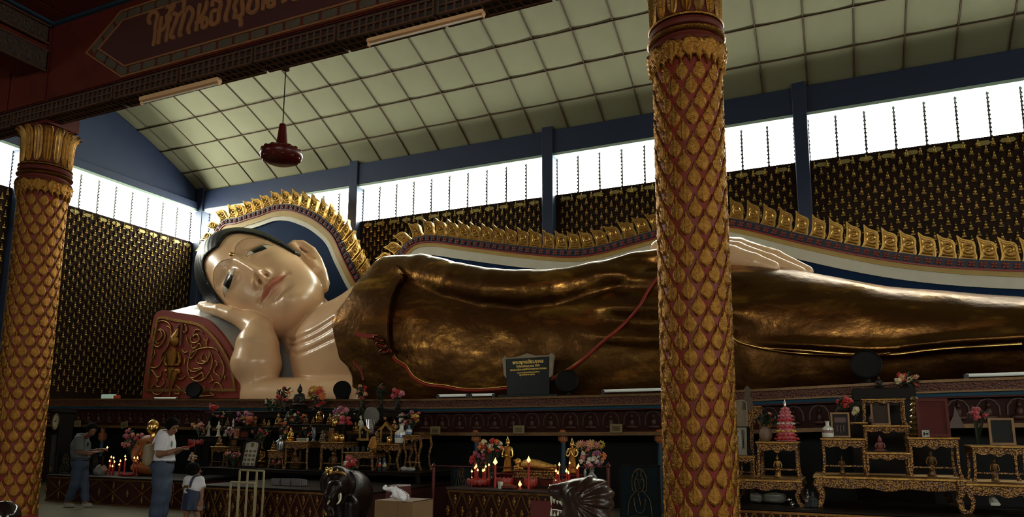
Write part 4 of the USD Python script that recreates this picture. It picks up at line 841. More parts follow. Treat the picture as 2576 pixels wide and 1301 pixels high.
put('packet_body', bx(c[0]-.36, c[0]+.12, 14.2, 14.32, zp(c[0])+.003, zp(c[0])+.13, .01), P('packet_pale', (.75, .85, .72), .3, emission_color=(.6, 1., .8), emission_strength=.15), t); put('packet_end', bx(c[0]+.12, c[0]+.30, 14.21, 14.31, zp(c[0])+.003, zp(c[0])+.10, .01), P('packet_red', (.6, .06, .03), .4), t)
YG = 14.35
def sg(l): return np.array([onY(x, y, YG)[[0, 2]] for x, y in l])
sign = thing('stone_sign', 'black stone sign with gold lettering in a pointed grey frame before the robe', 'sign', (onY(1332, 950, YG)[0], YG, 2.25))
fr_o = sg([(1267, 905), (1273, 897), (1280, 902), (1305, 899), (1330, 890), (1350, 896), (1383, 895), (1390, 889), (1397, 895), (1393, 918), (1391, 945), (1388, 950), (1278, 953), (1272, 946), (1270, 925)])
fr_i = sg([(1276, 905), (1386, 898), (1385, 992), (1279, 994)])
sx = lambda v: np.stack([v[:, 0], YG-v[:, 2], v[:, 1]], 1)
zs_ = float(zp(-5.5))+.02; up_ = sbox(-40, zs_, 9, 9)
put('stone_frame', plate(Polygon(fr_o).buffer(0).difference(Polygon(fr_i).buffer(.0)).intersection(up_), .09, sx), P('sign_stone', (.30, .24, .16), .6, noise=.4, scale=9), sign)
black_gloss = P('black_marble', (.006, .008, .007), .35, noise=.3, scale=5, specular_ior_level=.25)
put('stone_slab', plate(Polygon(fr_i).buffer(0).intersection(up_), .08, lambda v: np.stack([v[:, 0], YG+.01-v[:, 2], v[:, 1]], 1)), black_gloss, sign)
def thai_text(txt, height, depth=.006):
    from PIL import Image, ImageDraw, ImageFont
    f = ImageFont.truetype(glob.glob('/opt/blender-*/*/datafiles/fonts/NotoSansThai*')[0], 72); x0, y0, x1, y1 = f.getbbox(txt, anchor='ls', stroke_width=2)
    im = Image.new('L', (x1-x0+8, y1-y0+8)); ImageDraw.Draw(im).text((4-x0, 4-y0), txt, 255, f, anchor='ls', stroke_width=2)
    on = np.pad(np.asarray(im) > 127, ((0, 0), (1, 1))).astype(np.int8); r, s = np.nonzero(np.diff(on, axis=1) == 1); e = np.nonzero(np.diff(on, axis=1) == -1)[1]
    return unary_union([sbox(a, -q-1, b, -q) for a, b, q in zip(s, e, r)]).buffer(.7).buffer(-.7).simplify(.9), height/(im.size[1])
letter_gold = P('letter_gold', (.62, .42, .10), .35, .6)
def sign_line(poly, sc, px0, px1, py, name, width):
    b = poly.bounds; a0, a1 = onY(px0, py, YG), onY(px1, py-(px1-px0)*.058, YG); s = np.linalg.norm(a1-a0)/(b[2]-b[0]); d = (a1-a0)/np.linalg.norm(a1-a0)
    put(name, plate(poly, .006, lambda v: a0+np.outer((v[:, 0]-b[0])*s, d)+np.outer((v[:, 1]-b[1])*s, [0, 0, 1])+np.array([0, -.072, 0])-np.outer(v[:, 2], [0, 1, 0])), letter_gold, sign)
po, sc_ = thai_text('พระพุทธชัยมงคล', 1); sign_line(po, sc_, 1293, 1370, 921, 'sign_heading', 0)
def latin(txt):
    m = meshkit.text_mesh(txt, 1.0, .1); return m
for (txt, xa, xb, y) in (('วัดไชยมังคลาราม ปีนัง', 1302, 1361, 926), ('พระพุทธไสยาสน์สร้างโดยพุทธศาสนิกชน', 1287, 1378, 936), ('บูรณะและปิดทองโดยคณะศรัทธา', 1305, 1361, 942), ('พุทธศักราช ๒๕๐๑', 1310, 1349, 948)):
    po, sc_ = thai_text(txt, 1); sign_line(po, sc_, xa, xb, y, 'sign_line', 0)
a, b = onY(1256, 994, 14.2), onY(1402, 990, 14.2); put('sign_base', bx(a[0], b[0], 14.12, 14.5, zp(a[0])+.006, zp(a[0])+.06, .01), black_gloss, sign)
# ================================================================ kit for the altars
SUP = []
def snap(p):
    p = np.array(p, float); c = [z for (x0, x1, y0, y1, z) in SUP if x0-.08 < p[0] < x1+.08 and y0-.08 < p[1] < y1+.08 and abs(z-p[2]) < .20]
    if c: p[2] = min(c, key=lambda z: abs(z-p[2]))+.002
    return p
def foot(px, py, Y): return snap(onY(px, py, Y))
def table(label, px0, px1, ptop, pbot, Y, dep, mat=None, cat='table', shape='straight', stretcher=True, apron=.22, name='altar_table', group=None, thick=.055, zf=None):
    """a carved table: front top edge at picture row ptop, feet at pbot, both on depth Y"""
    mat = mat or carved_gold; cx_ = (px0+px1)/2; a, b = onY(px0, ptop, Y), onY(px1, ptop, Y); z1 = (a[2]+b[2])/2; z0 = (max(0.0, snap([(a[0]+b[0])/2, Y+dep/2, onY(cx_, pbot, Y)[2]])[2]) if zf is None else zf); x0, x1 = a[0], b[0]; SUP.append((x0, x1, Y, Y+dep, z1)); h = z1-z0; w = x1-x0
    t = thing(name, label, cat, ((x0+x1)/2, Y+dep/2, z0), group=group); o = .02*w
    put('tabletop', bx(x0-o, x1+o, Y-.02, Y+dep, z1-thick*.45, z1, .006), dark if mat is dark else gold_dim, t)
    put('apron', [bx(x0+.01, x1-.01, Y, Y+.03, z1-h*apron, z1-thick*.45)]+[bx(x, x+.025, Y+.03, Y+dep-.02, z1-h*apron, z1-thick*.45) for x in (x0+.01, x1-.035)], mat, t)
    n = 9; xs = np.linspace(x0+.06*w, x1-.06*w, n*4); sc = z1-h*apron-.045*h*np.abs(np.sin(np.linspace(0, n*np.pi/3, n*4)))-.05*h*np.exp(-((np.linspace(-1, 1, n*4))/.18)**2)
    put('apron_fringe', plate(Polygon(list(zip(xs, sc))+[(xs[-1], z1-h*apron+.005), (xs[0], z1-h*apron+.005)]).buffer(0), .02, lambda v: np.stack([v[:, 0], Y+.025-v[:, 2], v[:, 1]], 1)), mat, t)
    lw = max(.03, .07*w) if w < 1.2 else .085
    for ix, x in enumerate((x0+lw/2+.005, x1-lw/2-.005)):
        for y in (Y+.03, Y+dep-.05):
            s = 1 if ix == 0 else -1
            if shape == 'straight': pr = [(x, z1-.02, lw), (x, z0+.3*h, lw*.9), (x-s*.012, z0+.10*h, lw*.85), (x-s*.02, z0+.05*h, lw*1.3), (x-s*.02, z0, lw*1.15)]
            else: pr = [(x, z1-.02, lw*1.3), (x-s*.03*1, z0+.72*h, lw*1.5), (x+s*.02, z0+.42*h, lw*1.0), (x, z0+.14*h, lw*.9), (x-s*.03, z0+.06*h, lw*1.3), (x-s*.035, z0, lw*1.2)]
            put('leg', lathe_box(pr, y, lw), mat, t, smooth=45)
    if stretcher: put('stretcher', bx(x0+lw*.5, x1-lw*.5, Y+.035, Y+.06, z0+h*.22, z0+h*.26), mat, t)
    return t, z1, x0, x1
def lathe_box(pr, y, lw):
    rows = []
    for x, z, w in pr: a = w/2; c = a*.35; rows.append(np.array([(x-a+c, y-a, z), (x+a-c, y-a, z), (x+a, y-a+c, z), (x+a, y+a-c, z), (x+a-c, y+a, z), (x-a+c, y+a, z), (x-a, y+a-c, z), (x-a, y-a+c, z), (x-a+c, y-a, z)]))
    return grid_mesh(np.array(rows))
def seated(label, px, pb, Y, hpx, mat, name='seated_figurine', base=True, halo=None, group=None, cat='figurine'):
    """seated figure: base at picture row pb, hpx rows tall"""
    b = foot(px, pb, Y); h = onY(px, pb-hpx, Y)[2]-b[2]; t = thing(name, label, cat, b, group=group); g = lambda x, y, z: b+h*np.array([x, y, z]); k = .16 if base else 0; s = 1-k
    if base: put('lotus_base', lathe([(.30*h, 0), (.34*h, .03*h), (.27*h, .07*h), (.30*h, .11*h), (.34*h, k*h)], 16, b), mat, t, smooth=40)
    parts = [ball(g(0, 0, k+.08*s), h*np.array([.36*s, .24*s, .09*s]), 2), ball(g(0, .02, k+.36*s), h*np.array([.17*s, .12*s, .24*s]), 2), tube([g(-.19*s, 0, k+.50*s), g(-.27*s, -.02, k+.30*s), g(-.13*s, -.16*s, k+.17*s)], [.06*s*h, .05*s*h, .04*s*h], 7), tube([g(.19*s, 0, k+.50*s), g(.27*s, -.02, k+.30*s), g(.13*s, -.16*s, k+.17*s)], [.06*s*h, .05*s*h, .04*s*h], 7), ball(g(0, .01, k+.50*s), h*np.array([.21*s, .11*s, .09*s]), 2)]
    put('body', parts, mat, t, smooth=60); put('head', [ball(g(0, -.01, k+.70*s), h*np.array([.105*s, .11*s, .125*s]), 2), ball(g(0, -.12*s, k+.69*s), h*np.array([.02, .02, .03])*s, 1)]+[ball(g(x*s, 0, k+.68*s), h*np.array([.02, .02, .06])*s, 1) for x in (-.11, .11)], mat, t, smooth=60)
    put('crown', lathe([(.10*s*h, (k+.76*s)*h), (.085*s*h, (k+.82*s)*h), (.05*s*h, (k+.87*s)*h), (.03*s*h, (k+.92*s)*h), (0, h)], 10, b), mat, t, smooth=40)
    if halo is not None:
        c = g(0, .06, k+.55*s); put('halo', tube([c+h*np.array([.36*math.sin(a), 0, .36*math.cos(a)]) for a in np.linspace(0, 2*np.pi, 25)[:-1]], .045*h, 6, closed=True), halo, t, smooth=50)
    return t
def standing(label, px, pb, Y, hpx, mat, name='standing_figurine', pose='bowl', robe=None, group=None, base=True):
    b = foot(px, pb, Y); h = onY(px, pb-hpx, Y)[2]-b[2]; t = thing(name, label, 'figurine', b, group=group); g = lambda x, y, z: b+h*np.array([x, y, z]); rb = robe or mat
    if base: put('base', lathe([(.15*h, 0), (.16*h, .02*h), (.13*h, .04*h)], 14, b), mat, t, smooth=40)
    m = lathe([(.125*h, .03*h), (.13*h, .06*h), (.10*h, .30*h), (.085*h, .44*h), (.10*h, .56*h), (.115*h, .66*h), (.09*h, .70*h), (.035*h, .72*h)], 16); m.vertices[:, 1] *= .65; m.vertices += b; put('robe', m, rb, t, smooth=50)
    q = lathe([(.08*h, .30*h), (.09*h, .42*h), (.088*h, .44*h)], 12)
    for s in (-1, 1):
        pts = [g(s*.10, 0, .66), g(s*.145, -.01, .54), g(s*.15, -.03, .44), g(s*.05, -.11, .44)] if pose == 'bowl' else [g(s*.10, 0, .66), g(s*.15, -.01, .55), g(s*.12, -.06, .48), g(s*.02, -.10, .58)]
        put('arm', tube(spline(pts, 14), np.linspace(.036, .022, 14)*h, 7), mat, t, smooth=60)
        put('ear', ball(g(s*.052, 0, .79), h*np.array([.012, .016, .04]), 1), mat, t, smooth=60)
    put('held_bowl' if pose == 'bowl' else 'joined_hands', lathe([(.02*h, .42*h), (.055*h, .44*h), (.06*h, .48*h), (.05*h, .49*h)], 12, b+np.array([0, -.10*h, 0])) if pose == 'bowl' else ball(g(0, -.10, .59), h*np.array([.02, .02, .05]), 1), mat, t, smooth=50)
    put('sash', tube(spline([g(-.07, -.055, .68), g(.0, -.075, .58), g(.05, -.07, .45), g(.04, -.075, .2)], 14), .012*h, 5), rb, t)
    put('head', [ball(g(0, -.005, .80), h*np.array([.052, .055, .066]), 2), ball(g(0, -.062, .795), h*np.array([.009, .012, .016]), 1), lathe([(.03*h, .70*h), (.028*h, .75*h)], 10, b)], mat, t, smooth=60)
    put('crown', lathe([(.055*h, .825*h), (.058*h, .84*h), (.042*h, .865*h), (.045*h, .875*h), (.028*h, .905*h), (.028*h, .915*h), (.012*h, .95*h), (0, h)], 12, b), mat, t, smooth=30)
    return t
_fl = {}
def petals(kind):
    if kind in _fl: return _fl[kind]
    if kind == 'daisy': ms = [xf(ball((0, 0, 0), (.42, .16, .07), 1), (.42*math.cos(a), .42*math.sin(a), .05), (0, -14, math.degrees(a))) for a in np.arange(9)*2*np.pi/9]+[ball((0, 0, .1), (.25, .25, .16), 1)]
    elif kind == 'ball': ms = [ball(.55*np.array(d), (.42, .42, .42), 1) for d in [(1, 0, 0), (-.5, .86, 0), (-.5, -.86, 0), (0, 0, .9), (.5, .5, .5), (-.6, 0, .6), (.2, -.6, .6)]]
    else: ms = [xf(ball((0, 0, 0), (.5, .3, .09), 1), (.38*math.cos(a), .38*math.sin(a), .15), (0, -35, math.degrees(a))) for a in np.arange(5)*2*np.pi/5]+[ball((0, 0, .2), (.18, .18, .2), 1)]
    _fl[kind] = cat_(ms); return _fl[kind]
leafm = P('foliage', (.018, .035, .012), .5, noise=.4, scale=20)
COL = {k: P('petal_'+k, c, .5, noise=.25, scale=30) for k, c in dict(red=(.42, .018, .014), orange=(.62, .15, .03), pink=(.55, .17, .20), yellow=(.62, .45, .05), white=(.60, .56, .46), purple=(.24, .06, .14), rose=(.42, .06, .08), peach=(.55, .27, .12), cream=(.6, .5, .3), blue=(.10, .16, .34)).items()}
def bouquet(label, px, py, Y, wpx, hpx, cols, n, foot_, kind='ball', size=.045, foliage=12, seed=0, name='bouquet'):
    """cut flowers: centre of the blossoms at (px, py), spread wpx x hpx; the stems meet at picture row foot"""
    r = np.random.default_rng(seed+int(px*7+py)); c = onY(px, py, Y); b = snap(onY(px, foot_, Y)); sx_, sz = np.linalg.norm(onY(px+wpx/2, py, Y)-c), np.linalg.norm(onY(px, py-hpx/2, Y)-c)
    t = thing(name, label, 'flowers', b); lv = []
    for i in range(n):
        a, rad = r.uniform(0, 2*np.pi), math.sqrt(r.uniform(.02, 1)); q = c+np.array([sx_*rad*math.cos(a), r.uniform(-.6, .6)*sx_*.6, sz*rad*math.sin(a)]); s = size*r.uniform(.75, 1.25)
        R_ = (r.uniform(40, 90), r.uniform(-25, 25), r.uniform(-30, 30)); put('blossom', xf(petals(kind), q, R_, (s, s, s)), COL[cols[i % len(cols)]], t, smooth=60); lv.append(tube([q, (q+b)/2+np.array([0, 0, .1*sz]), b], .006, 4, cap=False))
    for i in range(foliage):
        a, rad = r.uniform(0, 2*np.pi), r.uniform(.2, 1.05); q = c+np.array([sx_*rad*math.cos(a), r.uniform(-.5, .5)*sx_*.6, sz*rad*math.sin(a)-.1*sz]); lv.append(xf(ball((0, 0, 0), (.07, .022, .006), 1), q, (r.uniform(-60, 60), r.uniform(-60, 60), r.uniform(0, 360))))
    put('foliage', lv, leafm, t); return t
def vase(label, px, pb, Y, hpx, mat, shape='amphora', band=None, name='vase', cat='vase'):
    b = foot(px, pb, Y); h = onY(px, pb-hpx, Y)[2]-b[2]; t = thing(name, label, cat, b)
    pr = dict(amphora=[(.16, 0), (.19, .03), (.17, .08), (.30, .35), (.33, .52), (.25, .68), (.12, .80), (.11, .88), (.17, 1), (.13, .99)], flask=[(.26, 0), (.33, .04), (.35, .35), (.32, .58), (.14, .70), (.11, .76), (.11, .95), (.14, 1), (.08, 1)], jar=[(.24, 0), (.40, .2), (.46, .5), (.38, .8), (.26, .92), (.3, 1), (.24, .98)],
              cup=[(.28, 0), (.34, .1), (.40, .9), (.42, 1), (.36, .97)], tall=[(.14, 0), (.16, .05), (.09, .15), (.14, .5), (.16, .7), (.09, .85), (.13, 1), (.1, .98)], bottle=[(.15, 0), (.16, .05), (.16, .55), (.07, .72), (.06, .95), (.07, 1), (.03, 1)])[shape]
    put('body', lathe([(r*h, z*h) for r, z in pr], 18, b), mat, t, smooth=40)
    if band is not None:
        i = np.array(pr); rr = np.interp([.30, .38, .46], i[:-1, 1], i[:-1, 0])*h*1.012; put('painted_band', lathe(list(zip(rr, np.array([.30, .38, .46])*h)), 18, b), band, t, smooth=40)
    put('rim', lathe([(pr[-2][0]*h*.92, .965*h), (pr[-2][0]*h*1.04, .975*h), (pr[-2][0]*h*1.04, h), (pr[-2][0]*h*.92, h*1.005)], 18, b), mat, t, smooth=40); return t
wax_red = P('wax_red', (.38, .018, .012), .4); flame_m = G('flame', {'e': ('emission', dict(color=(1.0, .42, .10), strength=26.0))}, [], 'e.emission'); flame_core = G('flame_core', {'e': ('emission', dict(color=(1.0, .47, .13), strength=4.5))}, [], 'e.emission')
def candle(label, px, pflame, pbase, Y, r=.010, fl=.034, lit=True, group=None, glass=False):
    f = onY(px, pflame, Y); b = foot(px, pbase, Y); t = thing('candle', label, 'candle', b, group=group)
    top = f[2]-fl*.8; put('stick', lathe([(r*1.05, b[2]), (r, b[2]+.02), (r*.9, top), (r*.5, top+.004)], 10, (f[0], Y, 0)), wax_red, t, smooth=40)
    put('wick', tube([(f[0], Y, top), (f[0], Y, top+.012)], .0022, 4), black, t)
    put('flame', lathe([(fl*.12, top+.006), (fl*.55, top+fl*.55), (fl*.52, top+fl*.85), (fl*.20, top+fl*1.4), (0, top+fl*1.9)], 10, (f[0], Y, 0)), flame_core, t, smooth=60); return t
def lotus_bowl(label, px, pb, Y, wpx, hpx, mat, name='lotus_bowl'):
    b = foot(px, pb, Y); w = np.linalg.norm(onY(px+wpx/2, pb, Y)-b); h = onY(px, pb-hpx, Y)[2]-b[2]; t = thing(name, label, 'bowl', b)
    put('bowl', lathe([(w*.5, 0), (w*.85, h*.35), (w*.92, h*.7), (w*.8, h*.72), (w*.3, h*.5)], 16, b), mat, t, smooth=40)
    for i in range(12):
        a = 2*np.pi*i/12; put('petal', xf(ball((0, 0, 0), (w*.26, w*.08, h*.42), 1), b+np.array([w*.86*math.cos(a), w*.86*math.sin(a), h*.55]), (0, 0, math.degrees(a)+90)), mat, t, smooth=60)
    return t
def frame_pic(label, px0, px1, p0, p1, Y, fm_, pm, lean=8, name='framed_picture', arch=False, cat='picture', bars=None, ink=None):
    a, b = onY(px0, p1, Y), onY(px1, p1, Y); a[2] = snap((a+b)/2)[2]; h = onY(px0, p0, Y)[2]-a[2]; w = b[0]-a[0]; t = thing(name, label, cat, (a+b)/2); M = lambda v: xf(v, a, (-lean, 0, 0)); e = min(.05, .1*w)
    if arch: P_o = Polygon([(0, 0), (w, 0), (w, h*.85)]+[(w/2+w/2*math.cos(q), h*.85+h*.15*math.sin(q)) for q in np.linspace(0, np.pi, 12)]+[(0, h*.85)])
    else: P_o = sbox(0, 0, w, h)
    F_ = lambda d0: (lambda v: np.stack([v[:, 0], d0-v[:, 2], v[:, 1]], 1))
    put('frame', M(plate(P_o.difference(P_o.buffer(-e)), .035, F_(0))), fm_, t); put('picture', M(plate(P_o.buffer(-e*.9), .02, F_(.005))), pm, t)
    if bars: put('print', [M(plate(Polygon(q).buffer(0), .003, F_(-.016))) if len(q) > 2 else M(plate(sbox(q[0][0]*w, q[0][1]*h, q[1][0]*w, q[1][1]*h), .003, F_(-.016))) for q in bars], ink or black, t)
    return t
porcelain = P('porcelain', (.62, .62, .54), .2, noise=.2, scale=20); porc_blue = P('porcelain_blue', (.14, .20, .34), .2); glassy = P('dark_glass', (.03, .035, .035), .1); silver = P('silver', (.6, .6, .58), .2, 1.0); paper = P('paper', (.42, .38, .29), .7, noise=.3, scale=10); clay = P('clay', (.22, .14, .09), .6, noise=.3, scale=8)
# ================================================================ left altar, in tiers
lat_gold = P('lattice_gold', (.22, .10, .026), .42, .8, noise=.6, scale=14)
def altar_base(label, px0, px1, ptop, Y, dep, zb=0.0, pitch=.22, name='low_altar', top=None):
    a, b = onY(px0, ptop, Y), onY(px1, ptop, Y); z1 = (a[2]+b[2])/2; x0, x1 = a[0], b[0]; t = thing(name, label, 'altar', ((x0+x1)/2, Y+dep/2, zb))
    put('body', bx(x0, x1, Y, Y+dep, zb, z1-.03), P('altar_red', (.030, .006, .004), .6, specular_ior_level=.2), t); SUP.append((x0, x1, Y, Y+dep, z1)); put('top_board', bx(x0-.03, x1+.03, Y-.03, Y+dep, z1-.03, z1, .006), top or dark, t)
    h = z1-.06-zb; n = max(1, int(round((x1-x0)/pitch))); p = (x1-x0)/n; ms = []
    for i in range(n):
        for s in (1, -1): q = [(x0+p*(i+(0 if s > 0 else 1)), Y-.012, zb+.03), (x0+p*(i+(1 if s > 0 else 0)), Y-.012, zb+h)]; ms.append(tube(q, .016, 5))
    put('lattice_relief', ms+[bx(x0, x1, Y-.02, Y, z1-.07, z1-.04), bx(x0, x1, Y-.02, Y, zb+.005, zb+.03)], lat_gold, t)
    B_ = cat_([xf(ball((0, 0, 0), (.035, .018, .05), 1), (0, 0, .0)), ball((0, 0, .05), (.02, .014, .03), 1), ball((0, 0, -.05), (.02, .014, .03), 1)])
    for i in range(n):
        put('lattice_boss', xf(B_, (x0+p*(i+.5), Y-.012, zb+.03+h*.22)), lat_gold, t, smooth=60); put('lattice_boss', xf(B_, (x0+p*(i+.5), Y-.012, zb+.03+h*.75)), lat_gold, t, smooth=60)
        put('lattice_boss', xf(B_, (x0+p*i, Y-.012, zb+h*.5)), lat_gold, t, smooth=60)
    return t, z1
altar_base('long low red altar base with gold lattice front under the crowded left altar', 500, 925, 1228, 9.3, 4.5, pitch=.26)
ZB = onY(700, 1228, 9.3)[2]; ZA = onY(700, 1182, 11.25)[2]
table('long dark altar table under the white tablet', 506, 826, 1180, 1226, 11.25, 2.3, dark, apron=.35, stretcher=False, zf=ZB)
table('long dark altar table behind the carved elephant', 832, 1056, 1185, 1230, 11.25, 2.3, dark, apron=.35, stretcher=False, zf=ZB)
T = {}
T['a'] = table('small gold table at the centre of the left altar, bearing the glittering figurine', 806, 863, 1112, 1176, 11.5, .5)
T['b'] = table('low gold table just left of the glittering figurine table', 674, 712, 1133, 1172, 11.5, .4, apron=.4)
T['c'] = table('small dark gold table behind the dark lion stand', 716, 774, 1111, 1174, 11.45, .5)
T['d'] = table('low gold table carrying a row of small glasses', 868, 938, 1138, 1178, 11.35, .45, apron=.3)
T['e'] = table('gold table with a thick front leg left of the orange feather', 944, 1003, 1117, 1182, 11.5, .5, shape='curved')
T['f'] = table('tall slim gold table at the right end of the left altar with two vases', 1016, 1057, 1094, 1181, 11.6, .45, shape='curved', apron=.12)
T['g'] = table('dark small table left of the white tablet', 531, 572, 1124, 1176, 11.5, .4)
T['h'] = table('small dark stand under the offering case', 594, 634, 1104, 1176, 11.95, .22, dark)
def shelf(label, px0, px1, ptop, pbot, Y, dep=.5): return table(label, px0, px1, ptop, pbot, Y, dep, dark, name='altar_shelf', cat='shelf', stretcher=False, apron=.12)
shelf('dark upper shelf behind the left altar tables', 560, 710, 1074, 1178, 12.2, .8); shelf('dark upper shelf in the middle of the left altar', 716, 868, 1068, 1176, 12.2, .8); shelf('dark upper shelf at the right of the left altar', 874, 1000, 1092, 1178, 12.2, .8); shelf('dark high shelf touching the plinth in the middle of the left altar', 525, 1010, 1034, 1178, 13.25, .55); shelf('dark shelf at the left end of the left altar', 500, 556, 1098, 1178, 12.1, .6)
# rack, tablet, papers
crm = P('rack_cream', (.34, .28, .15), .5)
rk = thing('tube_rack', 'stepped cream tube rack standing before the left altar', 'rack', (onY(620, 1262, 8.7)[0], 8.7, 0)); q = lambda x, y, Y: onY(x, y, Y)
zt1, zt2 = q(630, 1184, 8.85)[2], q(610, 1214, 8.65)[2]; xs1 = [q(x, 1184, 8.85)[0] for x in (602, 622, 645, 663)]; xs2 = [q(x, 1214, 8.65)[0] for x in (579, 599, 620, 641)]; zr = 0.0
for x in xs1: put('post', bx(x-.013, x+.013, 8.85, 8.876, zr, zt1, .003), crm, rk)
for x in xs2: put('post', bx(x-.013, x+.013, 8.65, 8.676, zr, zt2, .003), crm, rk)
put('rail', bx(xs1[0], xs1[-1], 8.85, 8.876, zt1-.013, zt1+.013, .003), crm, rk); put('rail', bx(xs2[0], xs2[-1], 8.65, 8.676, zt2-.013, zt2+.013, .003), crm, rk); put('rail', bx(xs2[0], xs1[-1], 8.65, 8.88, zr, zr+.02, .003), crm, rk)
tab_ink = P('tablet_ink', (.10, .075, .05), .7)
ti = [((.15+.24*i, .10+.15*j), (.15+.24*i+.15, .10+.15*j+.085)) for i in range(3) for j in range(4)]+[[(50, 0), (51, 0), (51, 1), (50, 1)]][:0]
frame_pic('white arched paper tablet with rows of small drawings, leaning on a dark board', 604, 646, 1105, 1176, 11.3, dark, paper, 12, 'paper_tablet', True, 'tablet', [((a_[0], a_[1]), (b_[0], b_[1])) for a_, b_ in ti]+[((.42, .74), (.58, .88))], tab_ink)
for i, (xa, xb) in enumerate(((679, 702), (703, 728), (729, 754))):
    a, b = onY(xa, 1226, 9.75), onY(xb, 1226, 9.75); a[2] = ZB; h = onY(xa, 1203, 9.75)[2]-a[2]; t = thing('paper_stack', ['left stack of pale booklets under the left altar table', 'middle stack of pale booklets under the left altar table', 'right stack of pale booklets under the left altar table'][i], 'papers', (a+b)/2)
    for k in range(4): put('booklet', bx(a[0]+.01, b[0]-.01, 9.76+.05*k, 9.795+.05*k, a[2]+.003, a[2]+h*(.95-.06*k), .004), P('booklet', (.16, .15, .15), .7, noise=.5, scale=6), t)
# figures and offerings on the left altar
gl = gold_plain
seated('glittering gold seated figurine on the middle table of the left altar', 731, 1111, 11.6, 38, gl)
w_ = P('white_jade', (.50, .48, .36), .3)
standing('slim white standing figurine at the far left of the left altar', 524, 1097, 12.2, 40, P('stone_grey', (.28, .26, .2), .5), pose='pray', name='standing_figurine'); standing('second slim white standing figurine from the left of the left altar', 549, 1097, 12.2, 40, w_, pose='pray')
standing('white standing figurine between pink blossoms and flower heads', 585, 1096, 12.2, 44, P('white_pink', (.55, .48, .40), .4), pose='pray'); standing('tall white standing figurine right of the purple flowers', 907, 1092, 12.3, 48, w_, pose='bowl')
seated('gold seated figurine with a round golden halo', 803, 1066, 12.5, 30, gold, halo=gold_plain); seated('tiny gold seated figurine left of the haloed one', 788, 1066, 12.5, 18, gold)
seated('dark seated statue with flame crown before the bare arm', 752, 1034, 13.4, 70, P('dark_bronze', (.016, .011, .008), .45), 'seated_statue', cat='statue'); seated('pale seated figurine at the edge of the brass table', 811, 1111, 11.6, 30, P('pale_brown', (.16, .11, .06), .5))
seated('small gold shrine figurine above the low gold table', 675, 1086, 12.25, 30, gold_dim); seated('pale small seated figurine left of the framed pictures', 566, 1106, 12.2, 26, w_); seated('dull gold seated figurine in the shadow over the dark small table', 552, 1124, 11.6, 32, gold_dim); seated('dark gold figurine beside the white tablet', 655, 1178, 11.8, 66, gold_dim); seated('dim seated figurine on the dark upper shelf', 700, 1068, 12.3, 30, gold_dim); seated('dim seated figurine right of the haloed one', 830, 1068, 12.3, 30, gold_dim)
bouquet('coral and lilac bouquet on the upper shelf left', 620, 1052, 12.3, 52, 26, ['orange', 'pink', 'peach', 'purple', 'rose'], 30, 1076, size=.050); bouquet('orange chrysanthemum bouquet over the bare arm', 797, 990, 13.5, 38, 28, ['orange', 'yellow', 'orange', 'red'], 13, 1036, 'daisy', .10); bouquet('scarlet flower spray right of the dark seated statue', 806, 1008, 13.35, 22, 28, ['red', 'orange'], 9, 1036, 'daisy', .10)
bouquet('dark red dried bouquet left of the dark seated statue', 716, 990, 13.4, 34, 38, ['red', 'rose', 'orange'], 10, 1036, size=.05, foliage=34); bouquet('pink and purple bouquet above red roses on the left altar', 857, 1040, 12.5, 42, 26, ['purple', 'pink', 'peach', 'pink', 'white'], 26, 1096, size=.055); bouquet('red rose bunch below the pink and purple bouquet', 866, 1062, 12.3, 34, 22, ['rose', 'red'], 14, 1096, size=.055)
bouquet('mixed bright bouquet at the right end of the left altar', 1030, 1052, 11.9, 52, 40, ['red', 'white', 'pink', 'orange', 'rose', 'yellow', 'peach'], 24, 1086, size=.045, foliage=30); bouquet('dark red bunch on the plinth edge near the robe', 1000, 992, 13.6, 26, 22, ['rose', 'red', 'pink'], 12, 1030, size=.065, foliage=20); bouquet('brown dried flowers before the robe edge', 912, 985, 13.6, 30, 34, ['peach', 'red'], 8, 1030, size=.05, foliage=40); bouquet('pink flower head with white above the elephant', 880, 1165, 11.0, 26, 30, ['rose', 'red', 'rose', 'white'], 18, 1190, size=.055)
bouquet('pale orange blossoms at the left end of the left altar', 500, 1070, 12.1, 26, 14, ['peach', 'pink'], 10, 1097, size=.045); bouquet('brown dried bunch above the middle tables', 770, 1085, 12.2, 50, 34, ['orange', 'peach', 'red'], 14, 1108, size=.035, foliage=30); bouquet('white and pink blossoms beside the white figurine', 580, 1086, 12.1, 18, 22, ['pink', 'white', 'pink'], 12, 1110, size=.04); bouquet('red flowers hanging left below the plinth', 537, 1022, 13.4, 20, 20, ['red', 'rose'], 8, 1050, size=.06); bouquet('yellow and red blossoms in the middle of the left altar', 716, 1080, 12.2, 24, 36, ['yellow', 'red', 'pink', 'orange'], 14, 1110, size=.04); bouquet('dark spray of leaves over the plinth near the robe', 957, 985, 13.6, 24, 34, ['red'], 3, 1030, size=.03, foliage=60)
bouquet('pale dried bunch at the middle of the plinth edge', 680, 1018, 13.4, 36, 26, ['cream', 'white'], 6, 1050, size=.035, foliage=30); bouquet('pink and brown blossoms beside the dark small table', 588, 1146, 11.4, 40, 22, ['pink', 'peach', 'rose'], 14, 1172, size=.035)
